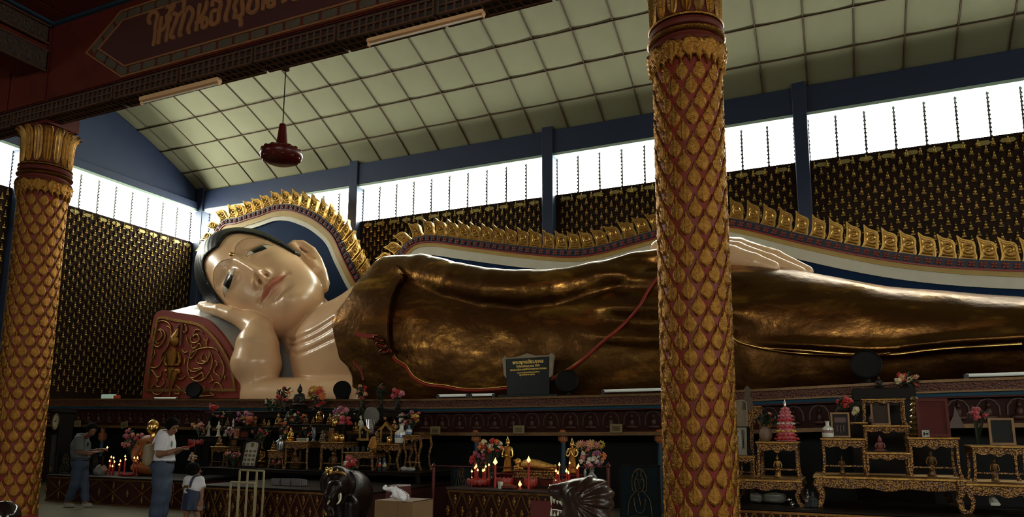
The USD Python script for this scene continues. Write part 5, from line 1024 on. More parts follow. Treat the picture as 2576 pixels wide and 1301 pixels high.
for px_, pb_, Y_, h_, m_, lab in ((640, 1072, 12.3, 26, gold_dim, 'dim figurine behind the coral and lilac bouquet'), (688, 1132, 11.6, 24, gold_dim, 'dull figurine on the low gold table left of the figurine table'), (770, 1067, 12.35, 26, brown_gold, 'brown seated figurine left of the tiny gold one'), (846, 1067, 12.4, 34, brown_gold, 'brown seated figurine at the right of the middle shelf'),
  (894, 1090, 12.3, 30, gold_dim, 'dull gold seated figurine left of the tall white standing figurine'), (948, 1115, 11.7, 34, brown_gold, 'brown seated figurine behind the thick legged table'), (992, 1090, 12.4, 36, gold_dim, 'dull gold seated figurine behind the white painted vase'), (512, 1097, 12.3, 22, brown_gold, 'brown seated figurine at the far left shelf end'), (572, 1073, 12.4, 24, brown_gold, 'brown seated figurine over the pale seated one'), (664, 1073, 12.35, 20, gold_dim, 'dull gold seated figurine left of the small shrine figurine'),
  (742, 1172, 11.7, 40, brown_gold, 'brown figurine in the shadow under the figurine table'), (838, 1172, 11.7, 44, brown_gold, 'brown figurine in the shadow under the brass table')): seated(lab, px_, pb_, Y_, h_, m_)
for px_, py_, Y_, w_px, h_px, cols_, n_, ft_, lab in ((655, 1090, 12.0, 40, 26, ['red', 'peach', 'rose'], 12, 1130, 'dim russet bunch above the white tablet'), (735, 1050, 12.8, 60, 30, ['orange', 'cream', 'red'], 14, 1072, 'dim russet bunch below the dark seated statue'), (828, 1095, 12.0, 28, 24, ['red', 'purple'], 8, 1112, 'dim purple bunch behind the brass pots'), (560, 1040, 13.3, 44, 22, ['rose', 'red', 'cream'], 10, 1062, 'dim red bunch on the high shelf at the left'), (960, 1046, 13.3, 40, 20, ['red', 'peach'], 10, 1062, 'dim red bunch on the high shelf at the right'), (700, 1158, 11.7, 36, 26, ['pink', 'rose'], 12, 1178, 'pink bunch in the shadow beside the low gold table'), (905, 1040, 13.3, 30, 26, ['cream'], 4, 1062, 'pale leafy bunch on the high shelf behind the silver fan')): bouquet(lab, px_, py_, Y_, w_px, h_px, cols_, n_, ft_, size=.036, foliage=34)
for px_, py_ in ((797, 1036), (716, 1036), (912, 1030), (957, 1030), (1000, 1030), (680, 1050), (537, 1050)): vase('dark vase at plinth height holding %s' % {797: 'the orange chrysanthemums', 716: 'the dark red dried bouquet', 912: 'the brown dried flowers', 957: 'the dark leaf spray', 1000: 'the dark red bunch', 680: 'the pale dried bunch', 537: 'the hanging red flowers'}[px_], px_, py_+22, 13.55, 34, black, 'jar')
vase('white and blue painted vase, left of the pair on the slim table', 1010, 1092, 11.75, 25, porcelain, 'flask', porc_blue); vase('blue vase with white rim, right of the pair on the slim table', 1029, 1092, 11.75, 22, porc_blue, 'flask', porcelain)
vase('silver bottle vase between the low tables', 705, 1121, 11.45, 26, P('pewter', (.2, .21, .2), .25, .9), 'flask'); vase('tall grey blue vase beside the brass table', 789, 1112, 11.7, 36, P('vase_grey', (.10, .12, .14), .3), 'tall')
vase('white cup on the figurine table', 773, 1111, 11.6, 9, porcelain, 'cup', name='cup', cat='cup')
a = onY(758, 1111, 11.55); t = thing('white_box', 'small white box beside the glittering figurine', 'box', a); put('box_body', bx(a[0]-.085, a[0]+.085, 11.5, 11.62, a[2], a[2]+.052, .008), P('box_white', (.30, .27, .19), .5), t); put('box_lid', bx(a[0]-.09, a[0]+.09, 11.495, 11.625, a[2]+.05, a[2]+.066, .006), P('box_white', (.3, .27, .19), .5), t)
for px_, nm in ((875, 'first'), (888, 'second'), (900, 'third'), (914, 'fourth'), (925, 'fifth')): vase(f'{nm} small glass from the left on the low gold table', px_, 1137, 11.45, 16 if px_ in (875, 925) else 13, glassy, 'bottle' if px_ in (875, 925) else 'cup', name='glass', cat='glass')
for px_, pb, lab, m_ in ((955, 1180, 'red soft drink bottle under the thick legged table', wax_red), (967, 1180, 'clear bottle with yellow label under the thick legged table', P('label_yellow', (.4, .36, .2), .5))): vase(lab, px_, pb, 11.4, 30, glassy, 'bottle', m_, name='bottle', cat='bottle')
for (px_, pb, h_, lab) in ((845, 1110, 20, 'shiny brass pot at the right of the brass table'), (860, 1110, 17, 'shiny brass pot next to the low gold table'), (842, 1072, 18, 'small brass bell stand below the red roses'), (564, 1131, 10, 'small brass cup over the dark small table'), (790, 1120, 12, 'brass finial beside the grey blue vase'), (980, 1114, 16, 'brass pot in the gold house shrine')): vase(lab, px_, pb, 11.75, h_, gl, 'jar', name='brass_pot', cat='pot')
# silver fan, house shrine, pointed arch, orange feather
c = onY(933, 1094, 12.3); t = thing('silver_fan', 'round grey fan with silver streaks on the left altar', 'fan', c); put('fan_disc', xf(lathe([(0, -.01), (.17, -.008), (.185, 0), (.17, .008), (0, .01)], 24), c+np.array([0, 0, .36]), (90, 0, 0), (1, 1, 1.2)), P('fan_grey', (.12, .11, .09), .4), t, smooth=40)
for i in range(6): put('silver_streak', tube([c+np.array([-.10+.04*i, -.02, .30]), c+np.array([-.06+.024*i, -.02, .02+.03*(i % 2)])], .010, 5), silver, t)
def house(label, px0, px1, p0, p1, Y, mat):
    a, b = onY(px0, p1, Y), onY(px1, p1, Y); h = onY(px0, p0, Y)[2]-a[2]; w = b[0]-a[0]; t = thing('house_shrine', label, 'shrine', (a+b)/2)
    for x in (a[0]+.02, b[0]-.02): put('pillar', bx(x-.018, x+.018, Y, Y+.04, a[2], a[2]+h*.62, .004), mat, t)
    put('roof', plate(Polygon([(-.06, h*.6), (w+.06, h*.6), (w*.8, h*.78), (w*.5, h), (w*.2, h*.78)]).difference(Polygon([(w*.2, h*.6), (w*.8, h*.6), (w*.5, h*.82)])), .08, lambda v: np.stack([a[0]+v[:, 0], Y+.06-v[:, 2], a[2]+v[:, 1]], 1)), mat, t); put('floor_board', bx(a[0]-.03, b[0]+.03, Y-.02, Y+.1, a[2]-.02, a[2]+.02), mat, t); return t
house('pointed gold arch shrine with a red dot', 902, 926, 1070, 1106, 11.9, gold_dim); house('gold house shrine behind the orange feather', 955, 985, 1060, 1116, 11.95, gold_dim)
org = P('marigold', (.55, .22, .035), .6, noise=.4, scale=40)
c = foot(934, 1158, 11.35); tp_ = onY(940, 1100, 11.2); t = thing('marigold_plume', 'tall orange garland plume on a white and brass stand', 'garland', c); h_ = tp_[2]-c[2]
put('stand', [lathe([(.04, 0), (.045, .02), (.012, .05), (.012, .1)], 12, c)], gl, t); put('sleeve', lathe([(.02, .05), (.026, .06), (.026, .13), (.045, .145), (.04, .16)], 12, c), porcelain, t)
for i in range(20):
    f = i/19; put('plume_tuft', ball(c+(tp_-c)*(.34+.64*f)+np.array([(.03*math.sin(i*2.1))*(1-f*.5), 0, 0]), np.array([.052, .045, .04])*(1.15-.6*f**2), 1), org, t, smooth=60)
frame_pic('small tilted gold framed picture by the pink blossoms', 590, 602, 1078, 1098, 12.0, gold_dim, paper, 8, bars=[((.3, .2), (.7, .8))], ink=hem_red); frame_pic('small gold picture standing on the brass table', 828, 838, 1078, 1096, 11.7, gold_dim, brown_gold); frame_pic('glass case with an orange offering left of the white tablet', 600, 628, 1082, 1104, 12.05, dark, P('case_red', (.12, .02, .012), .4), 2, 'offering_case', cat='case'); frame_pic('round dark picture over the red cloth', 578, 598, 1104, 1122, 11.8, dark, brown_gold)
c = foot(1024, 1178, 11.45); t = thing('crumpled_bag', 'crumpled pale plastic bag under the slim gold table', 'bag', c); put('bag_body', [ball(c+np.array([-.06, 0, .04]), (.07, .05, .045), 2), ball(c+np.array([.07, 0, .035]), (.10, .06, .04), 2)], P('bag_pale', (.30, .31, .30), .4), t, smooth=60)
c = foot(520, 1224, 9.8); t = thing('brass_dish', 'pale flat dish on the altar board behind the child', 'dish', c); put('dish', lathe([(.06, 0), (.15, .02), (.16, .03), (.14, .03)], 18, c), P('dish_pale', (.3, .27, .14), .4), t, smooth=40); put('foot', lathe([(.06, -.01), (.06, .01)], 14, c), gl, t)
# ---------------------------------------------------------------- altar of the man, at the left
altar_base('dark altar counter with candles in front of the man', 120, 478, 1201, 10.6, 1.6, pitch=.8)
def wire_figure(label, px0, px1, p0, p1, Y, mat, panel, zfoot=0.0):
    """a dark glazed panel with a gold outline drawing of a seated figure"""
    a, b = onY(px0, p1, Y), onY(px1, p1, Y); h = onY(px0, p0, Y)[2]-a[2]; w = b[0]-a[0]; t = thing('outline_panel', label, 'panel', (a+b)/2); put('glass_panel', bx(a[0]-.04, b[0]+.04, Y+.01, Y+.04, a[2], a[2]+h*1.05, .004), panel, t)
    put('panel_frame', [bx(a[0]-.06, a[0]-.04, Y, Y+.05, a[2], a[2]+h*1.07), bx(b[0]+.04, b[0]+.06, Y, Y+.05, a[2], a[2]+h*1.07), bx(a[0]-.06, b[0]+.06, Y, Y+.05, a[2]+h*1.05, a[2]+h*1.07)], dark, t)
    C = lambda l, r: tube(np.array([(a[0]+x*w, Y, a[2]+z*h) for x, z in spline(l, 6*len(l))]), r, 5)
    ls = [[(.5, 1), (.44, .93), (.45, .90), (.40, .86), (.38, .84)], [(.5, 1), (.56, .93), (.55, .90), (.60, .86), (.62, .84)], [(.38, .84), (.36, .74), (.40, .66), (.5, .62), (.60, .66), (.64, .74), (.62, .84)], [(.38, .84), (.5, .82), (.62, .84)], [(.38, .62), (.30, .64), (.27, .76), (.30, .90), (.40, .99), (.5, 1.01), (.60, .99), (.70, .90), (.73, .76), (.70, .64), (.62, .62)],
          [(.40, .65), (.30, .58), (.20, .50), (.15, .36), (.12, .22)], [(.60, .65), (.70, .58), (.80, .50), (.85, .36), (.88, .22)], [(.33, .52), (.34, .40), (.40, .30), (.5, .27)], [(.67, .52), (.66, .40), (.60, .30), (.5, .27)], [(.44, .78), (.46, .79), (.48, .78)], [(.52, .78), (.54, .79), (.56, .78)], [(.5, .77), (.49, .73), (.51, .72)], [(.46, .69), (.5, .68), (.54, .69)],
          [(.05, .12), (.2, .2), (.5, .22), (.8, .2), (.95, .12)], [(.05, .12), (.2, .06), (.5, .05), (.8, .06), (.95, .12)], [(.02, 0), (.3, .02), (.5, 0), (.7, .02), (.98, 0)], [(.45, .6), (.5, .5), (.52, .4)]]
    for l in ls: put('outline', C(l, .0045 if h < 1 else .006), mat, t)
    return t
wire_g = P('outline_gold', (.16, .09, .022), .5, .4); pan_b = P('panel_blue_black', (.004, .010, .014), .3, specular_ior_level=.2)
wire_figure('gold outline drawing on dark glass behind the man', 146, 176, 1143, 1201, 11.0, wire_g, pan_b); wire_figure('gold outline drawing on dark glass right of the man', 226, 248, 1150, 1201, 11.0, wire_g, pan_b)
wire_figure('gold outline drawing on dark glass beside the front column', 1570, 1652, 1180, 1330, 10.6, wire_g, pan_b); wire_figure('small gold outline drawing on dark glass left of the candle altar', 1142, 1176, 1174, 1240, 11.0, wire_g, pan_b)
mx = [(280, 1150, 0), (286, 1152, 0), (276, 1160, 0), (288, 1162, 0), (276, 1172, 0), (283, 1173, 0), (303, 1160, 0), (300, 1169, 0), (315, 1148, 0), (316, 1156, 0), (338, 1152, 0), (346, 1152, 0)]
ORD = ['first', 'second', 'third', 'fourth', 'fifth', 'sixth', 'seventh', 'eighth', 'ninth', 'tenth', 'eleventh', 'twelfth']
for i, (x, y, _) in enumerate(sorted(mx)): candle(f'small lit red candle in front of the man, {ORD[i]} from the left', x, y, 1199, 11.05+.05*(i % 3), .012, .032, group='candles in front of the man')
candle('single tiny lit candle at the edge of the man altar', 266, 1199, 1203, 10.93, .006, .010)
c = onY(255, 1168, 11.05); t = thing('offering_bag', 'white plastic bag of offerings beside the man', 'bag', onY(255, 1200, 11.05)); zz = onY(255, 1200, 11.05)[2]; m = lathe([(.08, zz), (.125, zz+.06), (.13, zz+.14), (.09, zz+.22), (.03, zz+.27)], 24, (c[0], c[1], 0)); v = np.array(m.vertices); v[:, :2] = c[:2]+(v[:, :2]-c[:2])*(.8+.45*meshkit.noise(v*17, 2))[:, None]; put('bag_body', trimesh.Trimesh(v, m.faces, process=False), P('bag_white', (.20, .19, .18), .4), t, smooth=30); put('bag_knot', xf(lathe([(.03, 0), (.018, .02), (.05, .07), (.03, .072)], 10), (c[0], c[1], zz+.265)), P('bag_white', (.2, .19, .18), .4), t, smooth=40)
bouquet('purple and pink bouquet left of the gold monk', 335, 1105, 11.5, 56, 50, ['purple', 'rose', 'pink', 'rose', 'peach'], 36, 1160, size=.05, foliage=24)
vase('clear vase of the purple bouquet', 335, 1200, 11.5, 40, P('vase_dim', (.12, .11, .10), .3), 'tall')
lotus_bowl('red lotus candle bowl nearest the gold monk', 318, 1200, 11.0, 26, 10, hem_red)
# gold monk
mb = foot(372, 1196, 11.5); HM_ = onY(372, 1055, 11.5)[2]-mb[2]; mk = thing('monk_statue', 'life-size seated gilded monk statue with polished bald head and orange robe', 'statue', mb); g = lambda x, y, z: mb+HM_*np.array([x, y, z]); robe_o = P('monk_orange', (.30, .085, .018), .5, noise=.4, scale=6)
put('robe', [ball(g(0, 0, .13), HM_*np.array([.34, .26, .14]), 2), ball(g(-.02, .02, .42), HM_*np.array([.20, .14, .30]), 2), ball(g(-.02, .0, .58), HM_*np.array([.23, .13, .14]), 2), tube([g(-.2, 0, .6), g(-.28, -.05, .40), g(-.2, -.14, .28)], [HM_*.09, HM_*.08, HM_*.06], 8)], robe_o, mk, smooth=60)
put('head', [ball(g(.06, -.02, .86), HM_*np.array([.105, .115, .135]), 3), ball(g(.06, -.13, .83), HM_*np.array([.018, .02, .028]), 1), lathe([(.06*HM_, .66*HM_), (.055*HM_, .78*HM_)], 12, mb+np.array([.06*HM_, 0, 0]))]+[ball(g(.06+s*.105, -.01, .84), HM_*np.array([.015, .03, .05]), 1) for s in (-1, 1)], gold_plain, mk, smooth=60)
put('forearm', tube([g(-.24, -.12, .27), g(-.1, -.2, .26), g(.04, -.22, .25)], HM_*.045, 8), gold_plain, mk, smooth=60); put('robe_edge', tube([g(.12, -.13, .62), g(.0, -.16, .5), g(-.06, -.16, .36)], HM_*.02, 6), gold_dim, mk)
# clock
ck = onY(125, 1210, 11.9); CH = onY(125, 1032, 11.9)[2]; ckt = thing('longcase_clock', 'tall dark longcase clock with a round white face behind the left column', 'clock', (ck[0], 12.0, 0)); R_c = lambda m: xf(m, (ck[0], 12.1, 0), (0, 0, -14))
put('case', R_c(bx(-.24, .24, -.16, .16, 0, CH-.06, .02)), dark, ckt); put('cornice', R_c(bx(-.29, .29, -.21, .2, CH-.08, CH, .02)), dark, ckt); fz = onY(118, 1060, 11.9)[2]
put('dial', R_c(xf(lathe([(0, -.012), (.19, -.012), (.2, 0), (0, 0.0)], 32), (0, -.165, fz), (90, 0, 0))), P('dial_white', (.50, .47, .34), .4), ckt, smooth=30); dm = [xf(bx(-.008, .008, -.004, .0, .145, .175), (0, -.183, fz), (0, a_, 0)) for a_ in range(0, 360, 30)]; put('hour_marks', [R_c(m) for m in dm], black, ckt)
put('clock_hand', R_c(xf(bx(-.008, .008, -.004, 0, -.02, .10), (0, -.186, fz), (0, 100, 0))), black, ckt); put('clock_hand', R_c(xf(bx(-.006, .006, -.004, 0, -.02, .14), (0, -.188, fz), (0, 65, 0))), black, ckt); put('bezel', R_c(xf(tube([(.2*math.cos(q_), 0, .2*math.sin(q_)) for q_ in np.linspace(0, 2*np.pi, 33)[:-1]], .014, 6, closed=True), (0, -.17, fz))), brown_gold, ckt, smooth=50)
put('case_door', R_c(bx(-.14, .14, -.175, -.158, .35, fz-.32, .006)), glassy, ckt); put('pendulum', R_c(cat_([bx(-.006, .006, -.182, -.178, .6, fz-.36), xf(lathe([(0, -.008), (.07, -.006), (.07, .006), (0, .008)], 18), (0, -.18, .58), (90, 0, 0))])), brown_gold, ckt)
# ================================================================ candle altar in the middle
YC = 10.3
altar_base('candle altar with gilt lattice front in the middle of the hall', 1128, 1392, 1231, YC, 1.1, pitch=.26, name='candle_altar', top=P('altar_top', (.05, .035, .03), .35))
a, b = onY(1338, 1258, YC), onY(1392, 1258, YC); t = put('red_cloth', [bx(a[0], b[0], YC-.06, YC-.035, .02, a[2], .006), bx(a[0], b[0], YC-.05, YC+.0, a[2]-.03, a[2], .006)], P('cloth_red', (.12, .012, .010), .7), None, label='plain dark red cloth panel hung on the right front of the candle altar', cat='cloth')
def hexes():
    a, b = onY(1205, 1237, YC), onY(1340, 1240, YC); k = 0
    for x in np.linspace(a[0], b[0], 5):
        ms = [tube([(x+.075*sx, YC-.045, a[2]-.025+.028*sz) for sx, sz in ((-1, 0), (-.55, 1), (.55, 1), (1, 0), (.55, -1), (-.55, -1))], .007, 5, closed=True), tube([(x+.035*sx, YC-.045, a[2]-.025+.012*sz) for sx, sz in ((-1, 0), (-.55, 1), (.55, 1), (1, 0), (.55, -1), (-.55, -1))], .006, 5, closed=True)]
        put('hexagon_relief', ms, lat_gold, stage.GetPrimAtPath('/World/candle_altar'))
hexes()
standing('gold standing figurine with alms bowl, left of the two on the candle altar', 1277, 1188, 11.0, 92, gold_plain, robe=gold); standing('gold crowned standing figurine with joined hands, right of the two on the candle altar', 1440, 1192, 11.0, 92, gold_plain, pose='pray', robe=gold)
for px_, lab in ((1277, 'small red stand under the left gold standing figurine'), (1440, 'small red stand under the right gold standing figurine')):
    c = onY(px_, 1189 if px_ < 1300 else 1193, 11.0); t = thing('figure_stand', lab, 'stand', (c[0], 11.0, c[2]-.3)); z0 = onY(px_, 1231, YC)[2]
    put('stand_top', lathe([(.19, c[2]-.03), (.2, c[2]-.015), (.19, c[2]-.003)], 18, (c[0], 11.0, 0)), red_dark, t, smooth=40); put('stand_stem', lathe([(.15, z0), (.12, z0+.05), (.1, (z0+c[2])/2), (.17, c[2]-.03)], 18, (c[0], 11.0, 0)), red_dark, t, smooth=40)
# small reclining figurine on a gold base
c = onY(1350, 1188, 10.95); t = thing('reclining_figurine', 'small gold reclining figurine on a stepped gold base among the candles', 'figurine', c); sc = .30; rg = P('small_gold', (.70, .40, .11), .32, 1.0, bump=.8, bscale=60, bdist=.02)
put('body', [tube(spline([c+np.array([-.24, 0, .10]), c+np.array([-.10, 0, .125]), c+np.array([.05, 0, .11]), c+np.array([.20, 0, .085]), c+np.array([.30, 0, .07])], 18), np.interp(np.linspace(0, 1, 18), [0, .2, .5, 1], [.06, .085, .075, .045]), 10), ball(c+np.array([.31, -.01, .08]), (.03, .03, .05), 1)], rg, t, smooth=60); put('head', [ball(c+np.array([-.31, -.01, .155]), (.055, .05, .055), 2), xf(lathe([(.03, 0), (.012, .04), (0, .06)], 8), c+np.array([-.35, 0, .165]), (0, -75, 0))], rg, t, smooth=60)
put('arm', tube([c+np.array([-.20, -.06, .05]), c+np.array([-.27, -.06, .06]), c+np.array([-.30, -.03, .11])], .022, 7), rg, t, smooth=60); put('pillow', bx(c[0]-.38, c[0]-.27, 10.9, 11.02, c[2]+.02, c[2]+.10, .02), rg, t)
put('base_block', bx(c[0]-.38, c[0]+.30, 10.92, 11.04, onY(1350, 1231, YC)[2]+.003, c[2]-.10), red_dark, t); put('base', [bx(c[0]-.40, c[0]+.36, 10.88, 11.06, c[2]+.0, c[2]+.03, .008), bx(c[0]-.36, c[0]+.30, 10.9, 11.04, c[2]-.05, c[2], .008), bx(c[0]-.40, c[0]+.34, 10.88, 11.06, c[2]-.10, c[2]-.05, .01)], carved_gold, t)
bouquet('orange and white bouquet left of the left gold standing figurine', 1232, 1123, 11.2, 58, 30, ['orange', 'white', 'peach', 'red', 'cream'], 26, 1190, size=.05, foliage=26); bouquet('purple and red bouquet behind the left candles', 1205, 1157, 11.2, 44, 34, ['purple', 'rose', 'red', 'rose'], 24, 1192, size=.045)
bouquet('yellow chrysanthemum bouquet right of the candle altar', 1480, 1122, 11.2, 56, 22, ['yellow', 'yellow', 'peach', 'pink'], 18, 1180, 'daisy', .075, 20); bouquet('white, pink and green bouquet below the yellow chrysanthemums', 1490, 1152, 11.15, 54, 50, ['pink', 'white', 'purple', 'white', 'orange'], 34, 1186, size=.05, foliage=40); bouquet('single yellow chrysanthemum standing off to the right', 1513, 1117, 11.2, 5, 5, ['yellow'], 2, 1180, 'daisy', .08, 2)
vase('blue and white vase holding the white and pink bouquet', 1489, 1226, 11.15, 44, P('porc_dim', (.22, .23, .22), .25), 'amphora', porc_blue); vase('slim pale vase right of the candles', 1472, 1204, 10.9, 24, P('porc_dim', (.22, .23, .22), .25), 'tall'); vase('dark vase behind the left candles', 1237, 1228, 11.1, 46, glassy, 'amphora')
candle('tall lit red candle left of the left gold standing figurine', 1246, 1162, 1231, 10.55, .020, .062); candle('tall lit red candle before the small reclining figurine', 1330, 1157, 1212, 10.6, .020, .055); candle('stout candle burning low at the front of the candle altar', 1308, 1218, 1231, 10.4, .026, .050)
for i, (x, y, s) in enumerate(sorted(((1198, 1173, .036), (1195, 1177, .030), (1187, 1186, .03), (1202, 1183, .028), (1215, 1184, .034), (1219, 1182, .028), (1222, 1174, .028), (1230, 1170, .028)))): candle(f'small lit red candle at the left of the candle altar, {ORD[i]} from the left', x, y, 1214, 10.75+.02*(x % 3), .011, s, group='candles at the left of the candle altar')
for i, (x, y, s) in enumerate(sorted(((1407, 1169, .034), (1399, 1185, .032), (1404, 1190, .034), (1425, 1185, .036), (1430, 1190, .026), (1433, 1165, .026), (1452, 1177, .028), (1455, 1172, .032)))): candle(f'small lit red candle at the right of the candle altar, {ORD[i]} from the left', x, y, 1216, 10.75+.02*(x % 3), .011, s, group='candles at the right of the candle altar')
for (x, y, lab) in ((1187, 1201, 'tiny flame below the left candle cluster'), (1398, 1209, 'tiny flame below the right candle cluster'), (1383, 1221, 'tiny flame beside the beast head'), (1308, 1229, 'tiny flame below the stout candle')): candle(lab, x, y, y+8 if y != 1185 else 1192, 10.45, .006, .014)
for (x, yb, w, lab) in ((1205, 1214, 60, 'wide red lotus bowl of candles at the left of the candle altar'), (1270, 1212, 40, 'red lotus bowl before the left gold standing figurine'), (1335, 1214, 32, 'red lotus bowl under the tall candle of the reclining figurine'), (1428, 1216, 74, 'wide red lotus bowl of candles at the right of the candle altar')): lotus_bowl(lab, x, yb+6, 10.7, w, 18, hem_red)
vase('white cup at the foot of the tall left candle', 1259, 1228, 10.4, 16, porcelain, 'cup', name='cup', cat='cup')
c = onY(1280, 1222, 10.4); t = thing('gold_tray', 'small gold tray on red cloth at the front of the candle altar', 'tray', c); put('tray', bx(c[0]-.075, c[0]+.075, 10.36, 10.46, c[2], c[2]+.012, .004), gold_plain, t); put('cloth', bx(c[0]-.1, c[0]+.1, 10.34, 10.5, onY(1280, 1231, YC)[2]+.002, c[2], .01), P('cloth_red', (.12, .012, .01), .7), t)
for (x, yb, lab) in ((1090, 1240, 'red rope post left of the candle altar'), (1531, 1240, 'red rope post right of the candle altar')):
    Yr = 10.9; c = onY(x, yb, Yr); z1 = onY(x, 1168, Yr)[2]; t = thing('rope_post', lab, 'post', (c[0], Yr, 0)); put('post', lathe([(.10, 0), (.1, .03), (.028, .06), (.028, z1-.05)], 14, (c[0], Yr, 0)), P('post_red', (.09, .010, .007), .4), t, smooth=40); put('finial', lathe([(.028, z1-.05), (.04, z1-.03), (.02, z1), (0, z1+.03)], 14, (c[0], Yr, 0)), P('post_red', (.09, .01, .007), .4), t, smooth=40)
xa, xb, zr_ = onY(1090, 1172, 10.9), onY(1531, 1174, 10.9), 0
put('barrier_rope', tube([xa+(xb-xa)*f+np.array([0, 0, -.02*math.sin(np.pi*f)]) for f in np.linspace(0, 1, 14)], .008, 5), P('rope_red', (.10, .012, .008), .7), None, smooth=60, label='thin red rope strung between the two red posts', cat='rope')
# ================================================================ altars at the right
altar_base('gilt lattice step along the floor at the right', 1855, 2700, 1292, 10.6, 1.8, pitch=.22, name='altar_step')
table('long low gold carved bench under the right tables', 2052, 2424, 1201, 1292, 11.0, 1.2, apron=.34, shape='curved', stretcher=False, thick=.08, name='altar_bench', cat='bench'); table('long low gold carved bench next to the front column', 1838, 2014, 1206, 1290, 11.0, 1.2, apron=.36, shape='curved', stretcher=False, thick=.08, name='altar_bench', cat='bench'); table('low carved bench at the far right edge', 2432, 2640, 1218, 1296, 11.0, 1.2, apron=.36, shape='curved', stretcher=False, thick=.08, name='altar_bench', cat='bench')
R1 = table('gold carved table with red flowers at the left of the right altars', 1902, 2007, 1111, 1199, 11.3, .55, thick=.07); R2 = table('gold carved table with the white flask', 2065, 2176, 1102, 1196, 11.3, .6, thick=.07); R3 = table('low gold carved table between two taller ones', 2177, 2290, 1138, 1196, 11.3, .5, apron=.26, thick=.07, stretcher=False); R4 = table('gold carved table under the red picture board', 2284, 2412, 1100, 1198, 11.3, .6, thick=.07)
R5 = table('dim gold carved table at the far right', 2443, 2580, 1121, 1210, 11.3, .6, thick=.07); R6 = table('low gold table half hidden behind the front column', 1852, 1898, 1147, 1198, 11.3, .5, apron=.26, thick=.07)
table('high gold carved table behind the low one, under the dark picture', 2172, 2288, 1069, 1140, 11.85, .5, thick=.07, stretcher=False); table('top gold table holding the dark picture', 2168, 2276, 1003, 1069, 12.3, .5, apron=.12, stretcher=False); table('gold stand behind the white flask', 2140, 2182, 1062, 1102, 12.0, .4, apron=.15, stretcher=False)
table('tall gold chair-like stand behind the stone tablet', 1880, 1912, 1022, 1100, 11.95, .4, apron=.12, stretcher=False, zf=onY(2200, 1292, 10.6)[2]+.003); table('gold stand behind the red flower cone', 1908, 1962, 1062, 1111, 11.62, .2, apron=.2, stretcher=False)
# on the right tables
t = thing('flower_cone', 'pink and red tiered flower cone with white blossoms on the leftmost gold table', 'offering', onY(1979, 1110, 11.5)); b = onY(1979, 1110, 11.5); k = onY(1979, 1010, 11.5)[2]-b[2]
put('cone', lathe([(.25*k, 0), (.2*k, .15*k), (.17*k, .45*k), (.12*k, .7*k), (.05*k, .85*k), (0, .9*k)], 18, b), COL['rose'], t, smooth=40)
for ring_, (z, r, n, cc) in enumerate(((.05, .27, 16, 'red'), (.14, .22, 12, 'red'), (.24, .20, 10, 'yellow'), (.34, .19, 10, 'red'), (.43, .18, 10, 'white'), (.52, .17, 12, 'red'), (.62, .15, 10, 'pink'), (.72, .11, 8, 'pink'), (.80, .07, 6, 'pink'))):
    for i in range(n): a_ = 2*np.pi*(i+.5*(ring_ % 2))/n; put('cone_blossom', xf(petals('ball'), b+np.array([r*k*math.cos(a_), r*k*math.sin(a_), z*k]), (0, 0, 30*i), (.046*k,)*3), COL[cc], t, smooth=60)
put('finial', lathe([(.03*k, .86*k), (.035*k, .92*k), (.015*k, 1.0*k), (0, 1.06*k)], 10, b), silver, t, smooth=40)
vase('clay jar behind the flower cone', 1927, 1110, 11.55, 36, clay, 'jar'); bouquet('dry yellow and red sprays in the clay jar', 1930, 1052, 11.55, 40, 24, ['red', 'cream'], 6, 1080, size=.03, foliage=40); vase('white porcelain flask with a painted spray on the second gold table', 2083, 1098, 11.45, 38, porcelain, 'flask', P('flask_ink', (.18, .10, .09), .5))
table('dark stand under the arched stone tablet', 1848, 1884, 1074, 1147, 11.6, .18, dark, stretcher=False)
stone = P('tablet_stone', (.26, .20, .13), .6, noise=.4, scale=9)
frame_pic('arched pale stone tablet with an engraved figure beside the front column', 1850, 1882, 1006, 1074, 11.62, stone, stone, 4, 'stone_tablet', True, 'tablet', [[(.16, .45), (.14, .56), (.19, .62), (.24, .56), (.22, .45)], [(.10, .25), (.28, .25), (.24, .45), (.14, .45)]], P('tablet_line', (.10, .07, .045), .7)); frame_pic('white paper sign with black Chinese characters below the stone tablet', 1848, 1880, 1076, 1138, 11.5, P('paper_edge', (.3, .28, .2), .6), P('paper_grey', (.36, .34, .26), .6), 3, 'paper_sign', False, 'sign', [((.20, .78), (.26, .95)), ((.14, .84), (.36, .87)), ((.18, .55), (.34, .58)), ((.18, .62), (.34, .65)), ((.18, .48), (.2, .70)), ((.32, .48), (.34, .70)), ((.2, .40), (.32, .43)), ((.62, .20), (.66, .92)), ((.7, .25), (.76, .9)), ((.82, .2), (.84, .85)), ((.2, .12), (.34, .15)), ((.22, .2), (.26, .32))], black)
frame_pic('dark framed picture with red altar scene on the second gold table', 2092, 2140, 1038, 1100, 11.6, brown_gold, P('pic_dark', (.014, .008, .006), .5, specular_ior_level=.15), 6, bars=[((.2, .6), (.8, .8)), ((.3, .25), (.36, .5)), ((.48, .2), (.53, .5)), ((.64, .25), (.7, .5))], ink=P('pic_red', (.07, .012, .010), .5)); frame_pic('dark brown picture on the top gold table', 2192, 2240, 1012, 1062, 12.4, brown_gold, P('pic_brown', (.035, .018, .010), .5, specular_ior_level=.15), 4)
